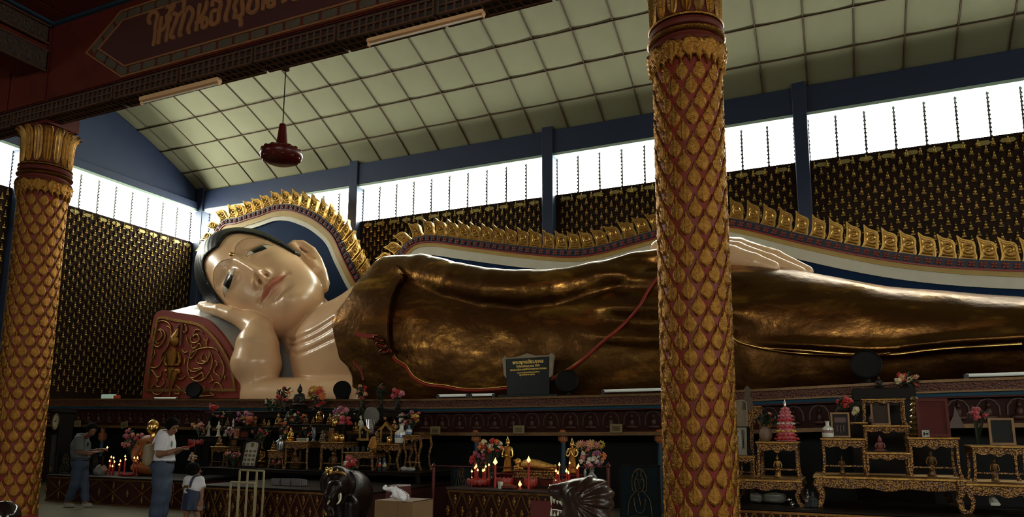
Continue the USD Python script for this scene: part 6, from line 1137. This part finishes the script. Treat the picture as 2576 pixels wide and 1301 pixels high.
frame_pic('large dark red picture board on the fourth gold table', 2310, 2392, 1003, 1098, 11.55, red_dark, P('board_red', (.085, .010, .007), .6, noise=.3, scale=3, specular_ior_level=.2), 8, 'picture_board', bars=[[(.35, .12), (.55, .12), (.50, .28), (.46, .42), (.43, .28)]], ink=P('board_figure', (.06, .02, .012), .5)); frame_pic('small white card with a black mark in front of the red picture board', 2320, 2338, 1083, 1098, 11.4, P('card_white', (.5, .5, .45), .6), P('card_white', (.5, .5, .45), .6), 2, 'white_card', cat='card', bars=[((.15, .2), (.38, .7)), ((.5, .35), (.85, .6))], ink=black)
frame_pic('dark framed picture with a small pink disc at the far right', 2490, 2556, 1052, 1118, 11.6, brown_gold, P('pic_night', (.010, .010, .010), .5, specular_ior_level=.15), 6); bouquet('red flowers with dark leaves behind the white flask', 2125, 1015, 12.2, 36, 20, ['red', 'red'], 7, 1060, size=.06, foliage=40); vase('dark vase of the red flowers behind the white flask', 2125, 1062, 12.2, 28, black, 'jar'); bouquet('dim red flowers in the shade at the far right', 2460, 1040, 11.7, 40, 24, ['rose', 'rose'], 10, 1119, size=.05, foliage=30)
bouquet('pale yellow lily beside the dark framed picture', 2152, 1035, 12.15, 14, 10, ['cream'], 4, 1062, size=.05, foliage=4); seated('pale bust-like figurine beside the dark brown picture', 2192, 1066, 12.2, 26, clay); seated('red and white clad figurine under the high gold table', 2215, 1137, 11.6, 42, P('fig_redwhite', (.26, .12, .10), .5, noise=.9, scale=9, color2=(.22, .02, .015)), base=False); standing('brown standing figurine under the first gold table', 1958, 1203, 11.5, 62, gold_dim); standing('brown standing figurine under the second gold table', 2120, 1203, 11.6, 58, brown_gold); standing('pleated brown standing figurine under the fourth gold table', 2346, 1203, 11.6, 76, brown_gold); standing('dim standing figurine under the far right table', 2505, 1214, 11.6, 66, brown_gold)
c = onY(2303, 1050, 11.8); t = thing('silver_tower', 'stack of shining metal bowls left of the red picture board', 'tower', onY(2303, 1100, 11.8)); zb_ = onY(2303, 1100, 11.8)[2]; hh = onY(2303, 998, 11.8)[2]-zb_
for i in range(7): put('bowl', lathe([(.03, zb_+hh*i/7), (.10-.008*i, zb_+hh*(i+.35)/7), (.105-.008*i, zb_+hh*(i+.55)/7), (.03, zb_+hh*(i+1)/7)], 16, (c[0], 11.8, 0)), P('pewter2', (.4, .33, .18), .25, 1.0), t, smooth=40)
seated('dark seated statue on a stepped stand below the right spotlight', 2212, 978, 13.6, 34, P('dark_bronze', (.016, .011, .008), .45), 'seated_statue', cat='statue'); bouquet('pale gold and dark flowers on the plinth at the right', 2282, 955, 13.6, 50, 34, ['cream', 'red', 'peach'], 14, 1000, size=.06, foliage=50); vase('dark pot of the pale gold flowers', 2282, 1000, 13.6, 34, black, 'jar')
c = onY(2240, 1000, 13.5); t = thing('stepped_stand', 'dark stepped stand in front of the plinth below the right spotlight', 'stand', (c[0], 13.5, 0)); z1 = onY(2212, 978, 13.5)[2]; put('upper_step', bx(c[0]-.55, c[0]+.35, 13.3, 13.8, z1-.2, z1-.004, .01), dark, t); put('lower_step', bx(c[0]-.6, c[0]+.5, 13.2, 13.85, 0, z1-.2, .01), dark, t)
# under the benches
pb_ = P('plastic_film', (.16, .155, .13), .25, noise=.4, scale=5)
for (x0, x1, y0, lab) in ((1886, 1920, 1240, 'blue grey plastic wrapped bundle under the bench by the front column'), (1917, 1980, 1238, 'large clear plastic wrapped bundle under the bench by the front column')):
    a, b = onY(x0, 1284, 11.2), onY(x1, 1284, 11.2); a[2] = snap([(a[0]+b[0])/2, 11.3, a[2]])[2]; h = onY(x0, y0, 11.2)[2]-a[2]; w = b[0]-a[0]; t = thing('wrapped_bundle', lab, 'bundle', (a+b)/2); m = trimesh.creation.icosphere(3, 1.0); v = np.array(m.vertices); v = np.sign(v)*np.abs(v)**.6; v *= 1+.12*(meshkit.noise(v*2.2, 4)[:, None]-.5); put('bundle_body', trimesh.Trimesh(v*np.array([w/2, .16, h/2])+np.array([(a[0]+b[0])/2, 11.38, a[2]+h/2]), m.faces, process=False), pb_, t, smooth=True); put('bundle_tie', tube(np.array([((a[0]+b[0])/2+w*.3*math.cos(q_), 11.38+.13*math.sin(q_), a[2]+h*.94) for q_ in np.linspace(0, 2*np.pi, 17)[:-1]]), .008, 5, closed=True), pb_, t)
for (x, y, r, lab) in ((1985, 1258, .05, 'shiny steel ball ornament under the bench, upper'), (1994, 1270, .045, 'shiny steel ball ornament under the bench, lower')):
    c = onY(x, y, 11.15); t = thing('steel_pot', lab, 'pot', c-np.array([0, 0, r])); put('pot', lathe([(r*.5, -r), (r*.95, -r*.4), (r, .1*r), (r*.8, r*.7), (r*.5, r)], 18, c), P('steel', (.5, .55, .6), .1, 1.0), t, smooth=40); put('lid', lathe([(r*.55, r), (r*.4, r*1.15), (0, r*1.2)], 18, c), P('steel', (.5, .55, .6), .1, 1.0), t, smooth=40)
vase('bottle with pale neck between the two benches', 2033, 1278, 10.95, 46, glassy, 'bottle', P('label_rose', (.3, .14, .12), .5), name='bottle', cat='bottle'); vase('dark flask between the two benches', 2046, 1284, 10.95, 46, glassy, 'flask', name='bottle', cat='bottle'); c = onY(2502, 1270, 11.2); t = thing('white_bag', 'small white folded bag under the far right bench', 'bag', c); put('bag_body', trimesh.convex.convex_hull(np.array([c+np.array(q_) for q_ in ((-.05, 0, .17), (-.03, .03, .18), (.07, 0, -.0), (.0, -.04, .0), (-.05, .05, 0), (.06, .06, .02))])), porcelain, t); put('bag_fold', bx(c[0]-.05, c[0]+.05, c[1]-.05, c[1]-.02, c[2]-.01, c[2]+.03, .005), porcelain, t)
# ================================================================ people
def person_mesh(f, pts, pad=.16, h=.018): 
    p = np.array(pts); return carve(f, p.min(0)-pad, p.max(0)+pad, h, sub=0, it=3)
hair_b = P('hair_black', (.005, .004, .004), .8, noise=.3, scale=30, specular_ior_level=.06); denim = P('denim', (.028, .045, .085), .7, noise=.3, scale=10, bump=.3, bscale=120, bdist=.004); shoe_w = P('shoe_pale', (.30, .28, .26), .5)
skin_h = P('skin_tan', (.20, .085, .04), .5); skin_d = P('skin_brown', (.16, .07, .035), .5)
def head_parts(t, c, r, fwd, sk, hairf=.35, hm=hair_b, long=0):
    """a head with a face turned along fwd; eyes, nose, mouth, ears, hair"""
    fwd = np.asarray(fwd, float)/np.linalg.norm(fwd); rt = np.cross(fwd, [0, 0, 1.0]); rt /= np.linalg.norm(rt); up = np.cross(rt, fwd)
    Q = lambda a, b, u: c+r*(a*fwd+b*rt+u*up)
    def f(p):
        q = (p-c)/r; a, b, u = q @ fwd, q @ rt, q @ up; s = np.stack([a, b, u], 1); d = ell(s, (-.08, 0, .18), (.92, .74, .84)); d = smin(d, ell(s, (.22, 0, -.42), (.52, .52, .62)), .25)
        d = smin(d, chain(s, np.array([(.78, 0, .12), (1.02, 0, -.20)]), [.08, .14]), .10); d = d-.10*np.exp(-((a-.75)/.3)**2-(u+.52)**2/.012-(b/.26)**2)-.05*np.exp(-((a-.72)/.3)**2-(u-.24)**2/.01-(b/.5)**2)
        for s_ in (-1, 1): d = smin(d, ell(s, (-.02, s_*.76, 0), (.16, .07, .22)), .04); d = smax(d, -ell(s, (.86, s_*.28, .08), (.10, .14, .08)), .08)
        return d*r
    h_ = person_mesh(f, [c-r, c+r], .06, r*.085); put('head', h_, sk, t, smooth=True)
    for s_ in (-1, 1): put('eye', ball(Q(.72, s_*.28, .08), r*.085, 1), hm, t, smooth=True)
    put('mouth', ball(Q(.80, 0, -.50), r*np.array([.16, .20, .05]), 1), P('mouth', (.20, .05, .04), .5), t, smooth=True)
    def hf(p):
        q = (p-c)/r; a, b, u = q @ fwd, q @ rt, q @ up; s = np.stack([a, b, u], 1); d = ell(s, (-.14, 0, .22), (1.0, .88, .94))-.05*np.sin(9*a)*np.sin(8*b+u*5)
        if long: d = smin(d, ell(s, (-.35, 0, -.3*long), (.62, .80, .75*long)), .2)
        d = smax(d, -ell(s, (.95, 0, -.32), (.72, .80, .92)), .05); d = smax(d, -(u+.38+.55*long+.6*(a < -.3)*.0-.5*np.clip(a, -1, 1)*-1*hairf), .1); return d*r
    put('hair', person_mesh(hf, [c-1.1*r, c+1.1*r], .08, r*.10), hm, t, smooth=True)
def hand(f, w, d, r, curl=.5):
    """palm and five fingers from the wrist w along d, as part of a distance field"""
    d = np.asarray(d, float)/np.linalg.norm(d); s = np.cross(d, [0, 0, 1.0]); s /= np.linalg.norm(s); n = np.cross(s, d); out = []
    for k in range(4):
        o = (k-1.5)*.021; b = w+d*.085+s*o; L = (.068, .078, .074, .058)[k]; out.append(([w+s*o*.6, b, b+d*L*.55-n*.012, b+d*L*.85-n*(.012+.05*curl)], [.018, .011, .0095, .008]))
    out.append(([w+s*.02, w+d*.045+s*.045-n*.01, w+d*.085+s*.045-n*.02], [.016, .012, .009])); return out
def limb_union(p, limbs, k=.03):
    d = None
    for pts, rs in limbs: e = chain(p, [np.asarray(q, float) for q in pts], rs, .02); d = e if d is None else smin(d, e, k)
    return d
def make_person(name, label, Y, S, hd, hr, fwd, torso, arms, legs, shoes, sk, shirt, trous, sleeve=.42, hem=None, collar=None, hairlong=0, skirt=None, hairf=.35):
    """all joints are picture points with a depth Y; radii in metres; the body is one surface, clothes are shells over it"""
    J = lambda q: onY(q[0], q[1], q[2] if len(q) > 2 else Y); ft = J(shoes[0]); t = thing(name, label, 'person', (ft[0], ft[1], 0))
    tor = ([J(q) for q, _ in torso], [r for _, r in torso]); ar = [([J(q) for q in a], r) for a, r in arms]; lg = [([J(q) for q in l], r) for l, r in legs]; hands = []
    for pts, r in ar: hands += hand(None, pts[-1], pts[-1]-pts[-2], .03)
    neck = ([tor[0][0], J(hd)-np.array([0, 0, hr*.6])], [.06, .05]); W_ = tor[1]
    def body(p):
        q = p.copy(); d = limb_union(q, [tor]+lg+ar+[neck], .04); return smin(d, limb_union(p, hands, .008), .015)
    allp = tor[0]+[q for l, _ in ar+lg for q in l]+[q for l, _ in hands for q in l]; put('body', person_mesh(body, allp, .16, .014), sk, t, smooth=True)
    head_parts(t, J(hd), hr, fwd, sk, hairf, long=hairlong)
    zh = J(hem)[2]
    def sh(p):
        d = limb_union(p, [tor], .04); 
        for pts, r in ar: m = pts[0]+(pts[1]-pts[0])*sleeve*2 if sleeve <= .5 else pts[1]; d = smin(d, smax(chain(p, [pts[0], pts[1]], r[:2])-.012, ((p-m) @ ((pts[1]-pts[0])/np.linalg.norm(pts[1]-pts[0]))), .01), .03)
        d = d-.022-.008*np.sin(p[:, 2]*38+p[:, 0]*22)*smoothstep(zh+.25, zh, p[:, 2]); d = smax(d, zh-p[:, 2], .01); return smax(d, .088-np.linalg.norm((p-tor[0][0]-np.array([.02, 0, .125]))*np.array([1, 1, .9]), axis=1), .02)
    put('shirt', person_mesh(sh, tor[0]+[q for l, _ in ar for q in l[:2]], .2, .016), shirt, t, smooth=True)
    if skirt is None:
        def tr(p):
            d = limb_union(p, [([tor[0][-1], tor[0][-1]+np.array([0, 0, .01])], [W_[-1], W_[-1]])]+lg, .05)-.018-.006*np.sin(p[:, 2]*30+p[:, 0]*10); d = smax(d, p[:, 2]-zh-.03, .01); return smax(d, min(l[-1][2] for l, _ in lg)+.02-p[:, 2], .01)
        put('trousers', person_mesh(tr, [tor[0][-1]]+[q for l, _ in lg for q in l], .2, .017), trous, t, smooth=True); put('belt', tube([tor[0][-1]+np.array([(W_[-1]+.02)*math.cos(a), (W_[-1]+.02)*math.sin(a), .03]) for a in np.linspace(0, 2*np.pi, 25)[:-1]], .012, 6, closed=True), dark, t)
    else:
        def sk_(p):
            q = tor[0]; d = chain(p, [q[1], q[-1], J(skirt[0])], [W_[1]+.02, W_[-1]+.02, skirt[1]], .05)-.012*np.sin(np.arctan2(p[:, 1]-q[-1][1], p[:, 0]-q[-1][0])*9)*smoothstep(q[-1][2]+.05, J(skirt[0])[2], p[:, 2]); return smax(smax(d, J(skirt[0])[2]-p[:, 2], .01), p[:, 2]-q[1][2]-.02, .01)
        put('dress', person_mesh(sk_, [tor[0][1], tor[0][-1], J(skirt[0])], .2, .015), trous, t, smooth=True)
    for q, dx in zip(shoes, (.0, .0)):
        c = J(q); c[2] = 0; m = cat_([ball(c+np.array([.05, 0, .045]), (.12, .048, .045), 2), ball(c+np.array([-.03, 0, .06]), (.06, .045, .055), 2), bx(c[0]-.085, c[0]+.165, c[1]-.045, c[1]+.045, 0, .025, .012)]); put('shoe', m, shoe_w, t, smooth=60)
    return t, J, tor
Ym = 10.04
man, Jm, tm = make_person('person', 'man in a grey short-sleeved shirt and jeans bending to light candles at the left', Ym, 1, (231, 1081), .118, (.8, -.25, -.42),
    [((206, 1103), .105), ((203, 1122), .155), ((203, 1140), .150), ((201, 1162), .145)],
    [([(199, 1106, Ym-.17), (197, 1137, Ym-.20), (226, 1141, Ym-.16), (240, 1138, Ym-.10)], [.058, .045, .038, .026]), ([(212, 1106, Ym+.14), (218, 1138, Ym+.12), (243, 1134, Ym+.05), (255, 1131, Ym+.02)], [.055, .045, .036, .025])],
    [([(199, 1166, Ym-.05), (190, 1216, Ym-.08), (170, 1262, Ym-.08)], [.105, .072, .048]), ([(206, 1166, Ym+.10), (211, 1216, Ym+.10), (216, 1264, Ym+.10)], [.105, .072, .048])],
    [(170, 1272, Ym-.08), (216, 1273, Ym+.10)], skin_d, P('shirt_grey', (.085, .095, .095), .7, noise=.2, scale=8), denim, hem=(203, 1153))
put('collar', tube([tm[0][0]+np.array([.08*math.cos(a), .08*math.sin(a), .06+.03*math.cos(a)]) for a in np.linspace(0, 2*np.pi, 17)[:-1]], .02, 6, closed=True), P('shirt_grey', (.1, .1, .1), .7), man, smooth=50); put('glasses_on_shirt', ball(onY(221, 1118, Ym-.17), (.02, .012, .05), 1), black, man)
hm_ = onY(266, 1130, Ym); candle('thin lit candle held out by the man', 270, 1126, 1136, Ym, .008, .030)
Yw = 7.9
fo = onY(400, 1319, Yw)
sw = P('shirt_white', (.58, .56, .60), .75, noise=.15, scale=8)
woman, Jw, tw = make_person('person', 'woman in a white t-shirt and jeans holding red incense sticks', Yw, 1, (434, 1073), .112, (.85, -.1, -.42),
    [((416, 1096), .095), ((413, 1117), .135), ((413, 1140), .130), ((408, 1168), .150)],
    [([(408, 1100, Yw-.15), (401, 1144, Yw-.18), (425, 1139, Yw-.17), (446, 1131, Yw-.10)], [.056, .045, .036, .025]), ([(424, 1100, Yw+.14), (428, 1142, Yw+.14), (445, 1136, Yw+.06), (458, 1130, Yw)], [.054, .043, .034, .024])],
    [([(404, 1176, Yw-.07), (403, 1236, Yw-.07), (389, 1304, Yw-.07)], [.108, .084, .068]), ([(412, 1176, Yw+.08), (414, 1236, Yw+.08), (404, 1306, Yw+.08)], [.105, .080, .066])],
    [(390, 1318, Yw-.07), (404, 1320, Yw+.08)], skin_h, sw, denim, hem=(416, 1160), sleeve=.35, hairlong=.45)
put('shirt_print', ball(onY(432, 1117, Yw-.10), (.02, .01, .05), 1), P('print_green', (.10, .25, .14), .6), woman); put('glasses', tube([onY(442, 1074, Yw-.09), onY(449, 1076, Yw-.05)], .006, 5), black, woman)
bagm = P('bag_canvas', (.24, .18, .11), .7, noise=.3, scale=12); c = onY(378, 1146, Yw-.16); bt = thing('shoulder_bag', 'beige shoulder bag hanging at the back of the woman', 'bag', c); m = trimesh.creation.icosphere(3, 1.0); v = np.array(m.vertices); v = np.sign(v)*np.abs(v)**.75
put('bag_body', xf(trimesh.Trimesh(v*np.array([.075, .10, .155]), m.faces, process=False), c, (0, 10, 0)), bagm, bt, smooth=True); put('flap', xf(trimesh.Trimesh(v*np.array([.08, .105, .08]), m.faces, process=False), c+np.array([0, 0, .075]), (0, 10, 0)), bagm, bt, smooth=True); put('strap', tube(spline([c+np.array([.0, 0, .14]), onY(396, 1108, Yw-.16), onY(410, 1094, Yw-.12), onY(404, 1110, Yw+.14), c+np.array([.03, .1, .13])], 24), .012, 5), bagm, bt, smooth=50)
ic = thing('incense_sticks', 'bundle of thin red incense sticks in the hands of the woman', 'incense', onY(450, 1131, Yw-.05))
for i in range(6): put('stick', tube([onY(446, 1132, Yw-.06), onY(489, 1119+1.2*i-2, Yw-.12+.03*i)], .0045, 5), P('incense_red', (.45, .03, .02), .5), ic)
Yc_ = 8.4
child, Jc, tc_ = make_person('person', 'small child with black hair in a white blouse and dark blue pinafore dress', Yc_, 1, (488, 1184), .105, (.35, .9, 0),
    [((489, 1207), .075), ((487, 1225), .105), ((486, 1245), .105), ((485, 1258), .115)],
    [([(475, 1209, Yc_-.06), (467, 1232, Yc_-.08), (464, 1252, Yc_-.08), (463, 1262, Yc_-.08)], [.042, .034, .026, .02]), ([(502, 1210, Yc_+.05), (507, 1232, Yc_+.05), (507, 1250, Yc_+.03), (505, 1262, Yc_)], [.042, .034, .026, .02])],
    [([(478, 1262, Yc_-.03), (470, 1288, Yc_-.03), (468, 1306, Yc_-.03)], [.06, .045, .036]), ([(493, 1262, Yc_+.05), (495, 1288, Yc_+.05), (499, 1306, Yc_+.05)], [.06, .045, .036])],
    [(468, 1314, Yc_-.03), (499, 1315, Yc_+.05)], skin_h, sw, P('pinafore_blue', (.018, .026, .060), .7), hem=(487, 1240), sleeve=.32, hairlong=.75, skirt=((485, 1282), .165))
for x0 in (-.055, .055): put('dress_strap', tube(spline([tc_[0][1]+np.array([x0, -.12, .0]), tc_[0][0]+np.array([x0*1.1, -.05, .05]), tc_[0][0]+np.array([x0*1.1, .06, .04])], 10), .018, 6), P('pinafore_blue', (.018, .026, .06), .7), child, smooth=50)
put('dress_pocket', bx(tc_[0][1][0]-.05, tc_[0][1][0]+.05, tc_[0][1][1]-.145, tc_[0][1][1]-.12, tc_[0][1][2]-.01, tc_[0][1][2]+.03, .005), gold_dim, child)
lotus_bowl('red lotus tray on the counter beyond the incense sticks', 492, 1121, 11.5, 30, 16, P('tray_red', (.22, .014, .010), .4), name='lotus_tray'); c = onY(492, 1118, 11.5); zt_ = c[2]; t = thing('pot_plant', 'round clump of pale flowers above the head of the child', 'flowers', foot(484, 1200, 10.9))
bouquet_c = onY(484, 1152, 10.9)
for i in range(16): put('blossom', xf(petals('ball'), bouquet_c+np.array([.09*math.cos(i*2.4)*math.sqrt((i+1)/16), .03*math.sin(i), .10*math.sin(i*2.4)*math.sqrt((i+1)/16)]), (0, 0, 20*i), (.03,)*3), COL['peach' if i % 3 else 'white'], t, smooth=60)
put('stem', tube([bouquet_c, foot(484, 1200, 10.9)], .02, 6), leafm, t); zq = foot(492, 1198, 11.5)[2]; ped = thing('lotus_stand', 'slim dark stand under the red lotus tray', 'stand', (c[0], 11.5, zq)); put('stand_top', lathe([(.10, zt_-.03), (.11, zt_-.01)], 14, (c[0], 11.5, 0)), dark, ped, smooth=40); put('stem', lathe([(.09, zq), (.03, zq+.05), (.025, zt_-.03)], 12, (c[0], 11.5, 0)), dark, ped, smooth=40)
# ================================================================ dark carved animals, box and bag in the foreground
wood = P('carved_wood', (.012, .005, .004), .32, specular_ior_level=.2, noise=.5, scale=6, bump=.25, bscale=22, bdist=.02)
Ye = 8.6; e0 = onY(868, 1240, Ye)
def E(x, y, dy=0): return onY(x, y, Ye+dy)
def ele(p):
    d = ell(p, E(880, 1248, .2), (.26, .44, .36)); d = smin(d, ell(p, E(847, 1216, -.2), (.19, .2, .22)), .08)
    d = smin(d, chain(p, [E(842, 1228, -.45), E(830, 1252, -.52), E(826, 1276, -.52), E(834, 1297, -.55)], [.11, .085, .06, .045], .03), .06)
    for s_ in (-1, 1): d = smin(d, ell(p, E(850+s_*26, 1216, -.10), (.13, .045, .18)), .03); d = smin(d, cone(p, E(868+s_*15, 1270, -.1), E(868+s_*15, 1325, -.1), .11, .10), .05); d = smin(d, cone(p, E(890+s_*14, 1270, .4), E(890+s_*14, 1325, .4), .11, .10), .05)
    return smin(d, ell(p, E(850, 1194, -.2), (.12, .13, .09)), .08)
el = thing('carved_elephant', 'dark glossy carved wooden elephant with gold trappings before the left altar', 'carving', (e0[0], Ye, 0)); put('body', carve(ele, e0-np.array([.75, 1.1, .85]), e0+np.array([.75, 1.1, .75]), .03, sub=0), wood, el, smooth=True)
for s_ in (-1, 1): put('tusk', tube(spline([E(844+s_*9, 1240, -.42), E(842+s_*13, 1258, -.56), E(836+s_*12, 1268, -.72)], 12), np.linspace(.03, .008, 12), 8), P('tusk', (.40, .34, .22), .3), el, smooth=60)
for (x, y, r) in ((819, 1184, .05), (829, 1186, .055), (821, 1194, .03), (823, 1207, .028), (826, 1223, .03), (833, 1206, .02), (846, 1184, .022), (818, 1292, .035)): put('gold_trapping', ball(E(x+3, y, -.36), (r*.55, r*.5, r), 1), gold_plain, el, smooth=60)
zfe = E(868, 1325)[2]-.09; put('pedestal', bx(e0[0]-.35, e0[0]+.55, Ye-.35, Ye+.75, 0, zfe, .02), dark, el)
put('headband', tube(spline([E(826, 1206, -.30), E(836, 1192, -.36), E(852, 1188, -.37), E(868, 1196, -.30)], 14), .022, 6), gold_dim, el, smooth=50); zp_ = 0.0
Yb_ = 6.0; b0 = onY(1460, 1262, Yb_)
def B(x, y, dy=0): return onY(x, y, Yb_+dy)
def beast(p):
    d = ell(p, B(1474, 1262), (.20, .19, .19)); d = smin(d, ell(p, B(1492, 1250, .02), (.17, .17, .155)), .06); d = smin(d, cone(p, B(1440, 1238), B(1400, 1238), .10, .068), .05)
    d = smin(d, ell(p, B(1389, 1231), (.028, .05, .03)), .03); d = smin(d, cone(p, B(1440, 1300), B(1402, 1299), .085, .045), .05); d = smin(d, ell(p, B(1480, 1320), (.20, .19, .22)), .06)
    d = smax(d, -cone(p, B(1380, 1273), B(1436, 1268), .092, .05), .015); d = smin(d, ell(p, B(1448, 1223, -.08), (.055, .03, .035)), .03)
    for s_ in (-1, 1): d = smin(d, ell(p, B(1442, 1247, s_*.15), (.055, .03, .065)), .02)
    q = p-b0; a = np.arctan2(q[:, 2], q[:, 0]); m = smoothstep(-.02, .12, q[:, 0]); return d-.010*m*np.sin(a*16+np.linalg.norm(q, axis=1)*34)
bs = thing('carved_beast', 'dark glossy carved beast head with open jaws and white teeth in the foreground', 'carving', (b0[0], Yb_, 0)); put('head', carve(beast, b0-np.array([.42, .34, .40]), b0+np.array([.42, .34, .30]), .014, sub=0), P('beast_wood', (.035, .016, .011), .26, specular_ior_level=.35, noise=.5, scale=9, bump=.2, bscale=30, bdist=.01), bs, smooth=True)
tooth = P('tooth', (.62, .60, .46), .3)
for (x, y, h_, s_) in ((1387, 1249, .075, -1), (1394, 1255, .045, -1), (1402, 1259, .035, -1), (1411, 1262, .03, -1), (1420, 1268, .03, -1), (1387, 1298, .07, 1), (1395, 1299, .04, 1), (1404, 1297, .045, 1), (1413, 1292, .03, 1)):
    for dy in (-.045, .045): c = B(x, y, dy); put('tooth', xf(lathe([(.013, 0), (.011, .4*h_), (0, h_)], 8), c, (0 if s_ > 0 else 180, 0, 0)), tooth, bs, smooth=60)
put('mouth_lining', ball(B(1436, 1270), (.035, .06, .05), 2), P('mouth_dark', (.012, .003, .003), .6), bs, smooth=True); put('tongue', xf(ball((0, 0, 0), (.09, .045, .018), 2), B(1412, 1290), (0, 12, 0)), P('mouth_red', (.1, .02, .018), .4), bs, smooth=True); put('tooth_ridge', tube(spline([B(1408, 1262, -.06), B(1416, 1270, -.065), B(1423, 1276, -.06)], 8), .012, 6), tooth, bs, smooth=60)
for s_ in (-1, 1): put('eye', ball(B(1416, 1235, s_*.062), .016, 2), P('eye_blue', (.02, .06, .08), .1), bs, smooth=True)
put('pedestal', bx(b0[0]-.3, b0[0]+.4, Yb_-.28, Yb_+.28, 0, .62, .02), dark, bs)
for s_ in (-1,): put('nose_bridge', tube(spline([B(1386, 1222, -.0), B(1404, 1226, -.0), B(1432, 1232, 0)], 12), .012, 6), P('beast_wood', (.03, .01, .01), .2), bs, smooth=60)
Yx = 7.2; a, b = onY(943, 1258, Yx), onY(1038, 1258, Yx); cbx = thing('cardboard_box', 'plain brown cardboard box at the bottom, right of the elephant', 'box', ((a[0]+b[0])/2, Yx, 0)); card = P('cardboard', (.19, .105, .042), .7, noise=.25, scale=3)
put('box_side', [bx(a[0], b[0], Yx, Yx+.012, 0, a[2]), bx(a[0], b[0], Yx+.44, Yx+.452, 0, a[2]), bx(a[0], a[0]+.012, Yx+.012, Yx+.44, 0, a[2]), bx(b[0]-.012, b[0], Yx+.012, Yx+.44, 0, a[2])], card, cbx); put('flap', bx(a[0]+.0, b[0]-.0, Yx+.01, Yx+.22, a[2]-.006, a[2]), card, cbx); put('flap', bx(a[0], b[0], Yx+.226, Yx+.44, a[2]-.006, a[2]), card, cbx); put('seam_tape', bx((a[0]+b[0])/2-.002+.06, (a[0]+b[0])/2+.002+.06, Yx-.002, Yx, 0, a[2]), P('seam', (.12, .065, .03), .7), cbx)
pl = crop([(1515, 670), (1535, 650), (1590, 690), (1690, 665), (1745, 690), (1755, 640), (1785, 690), (1850, 720), (1920, 770), (1985, 830), (2010, 890), (1990, 960), (1950, 1000), (1890, 975), (1850, 945), (1800, 935), (1780, 955), (1700, 915), (1630, 890), (1690, 840), (1710, 805), (1640, 790), (1570, 770), (1530, 730)], 8.08, 780, 1140)
pc = np.array([onY(x, y, Yx-.03)[[0, 2]] for x, y in pl]); pg = Polygon(pc).buffer(0); X_, Z_ = np.meshgrid(np.linspace(pc[:, 0].min(), pc[:, 0].max(), 46), np.linspace(pc[:, 1].min(), pc[:, 1].max(), 34), indexing='ij')
from shapely import contains_xy, points as sh_points, distance as sh_dist
inn_ = contains_xy(pg, X_.ravel(), Z_.ravel()).reshape(X_.shape); dd = sh_dist(sh_points(X_.ravel(), Z_.ravel()), pg.exterior).reshape(X_.shape); puff = np.where(inn_, np.sqrt(np.clip(dd, 0, .06))*.32, 0); cr = .016*(meshkit.fbm(np.stack([X_*16, Z_*16, 0*X_], -1), 3)-.5)+.02*np.abs(np.sin(X_*30+Z_*22))*(dd > .012)
def bagside(s): v = np.stack([X_, Yx-.045-s*puff-s*cr, Z_], -1); m = grid_mesh(v, flip=s > 0); k = inn_.ravel(); f = m.faces[k[m.faces].all(1)]; return trimesh.Trimesh(m.vertices, f, process=False)
cb = thing('white_plastic_bag', 'crumpled white plastic bag lying over the edge of the cardboard box', 'bag', np.array([pc[:, 0].mean(), Yx-.04, pc[:, 1].mean()])); bagw = P('bag_plastic', (.85, .83, .88), .4, noise=.25, scale=14); put('bag_body', cat_([bagside(1), bagside(-1)]), bagw, cb, smooth=50); put('bag_handle', tube(spline([onY(974, 1224, Yx-.05), onY(969, 1221, Yx-.06), onY(972, 1229, Yx-.05)], 8), .006, 5), bagw, cb)
put('red_box', bx(onY(970, 1222, 7.9)[0], onY(1003, 1222, 7.9)[0], 7.9, 8.2, 0, onY(980, 1222, 7.9)[2], .01), P('box_dark_red', (.07, .010, .008), .5), None, label='dark red box behind the white plastic bag', cat='box')
c = onY(8, 1296, 5.0); gp = thing('glossy_pot', 'dark glossy round pot in the bottom left corner', 'pot', (c[0], 5.0, 0)); rp = .16
put('pot', lathe([(.10, 0), (.14, .2), (.10, .5), (.12, c[2]-rp*.9), (rp, c[2]-.05), (rp*1.02, c[2]), (rp*.85, c[2]+rp*.55), (rp*.4, c[2]+rp*.85), (0, c[2]+rp*.9)], 28, (c[0], 5.0, 0)), P('pot_black', (.012, .008, .007), .12), gp, smooth=40); put('rim', tube([(c[0]+rp*1.0*math.cos(q_), 5.0+rp*1.0*math.sin(q_), c[2]-.06) for q_ in np.linspace(0, 2*np.pi, 33)[:-1]], .012, 6, closed=True), P('pot_black', (.012, .008, .007), .12), gp, smooth=50)
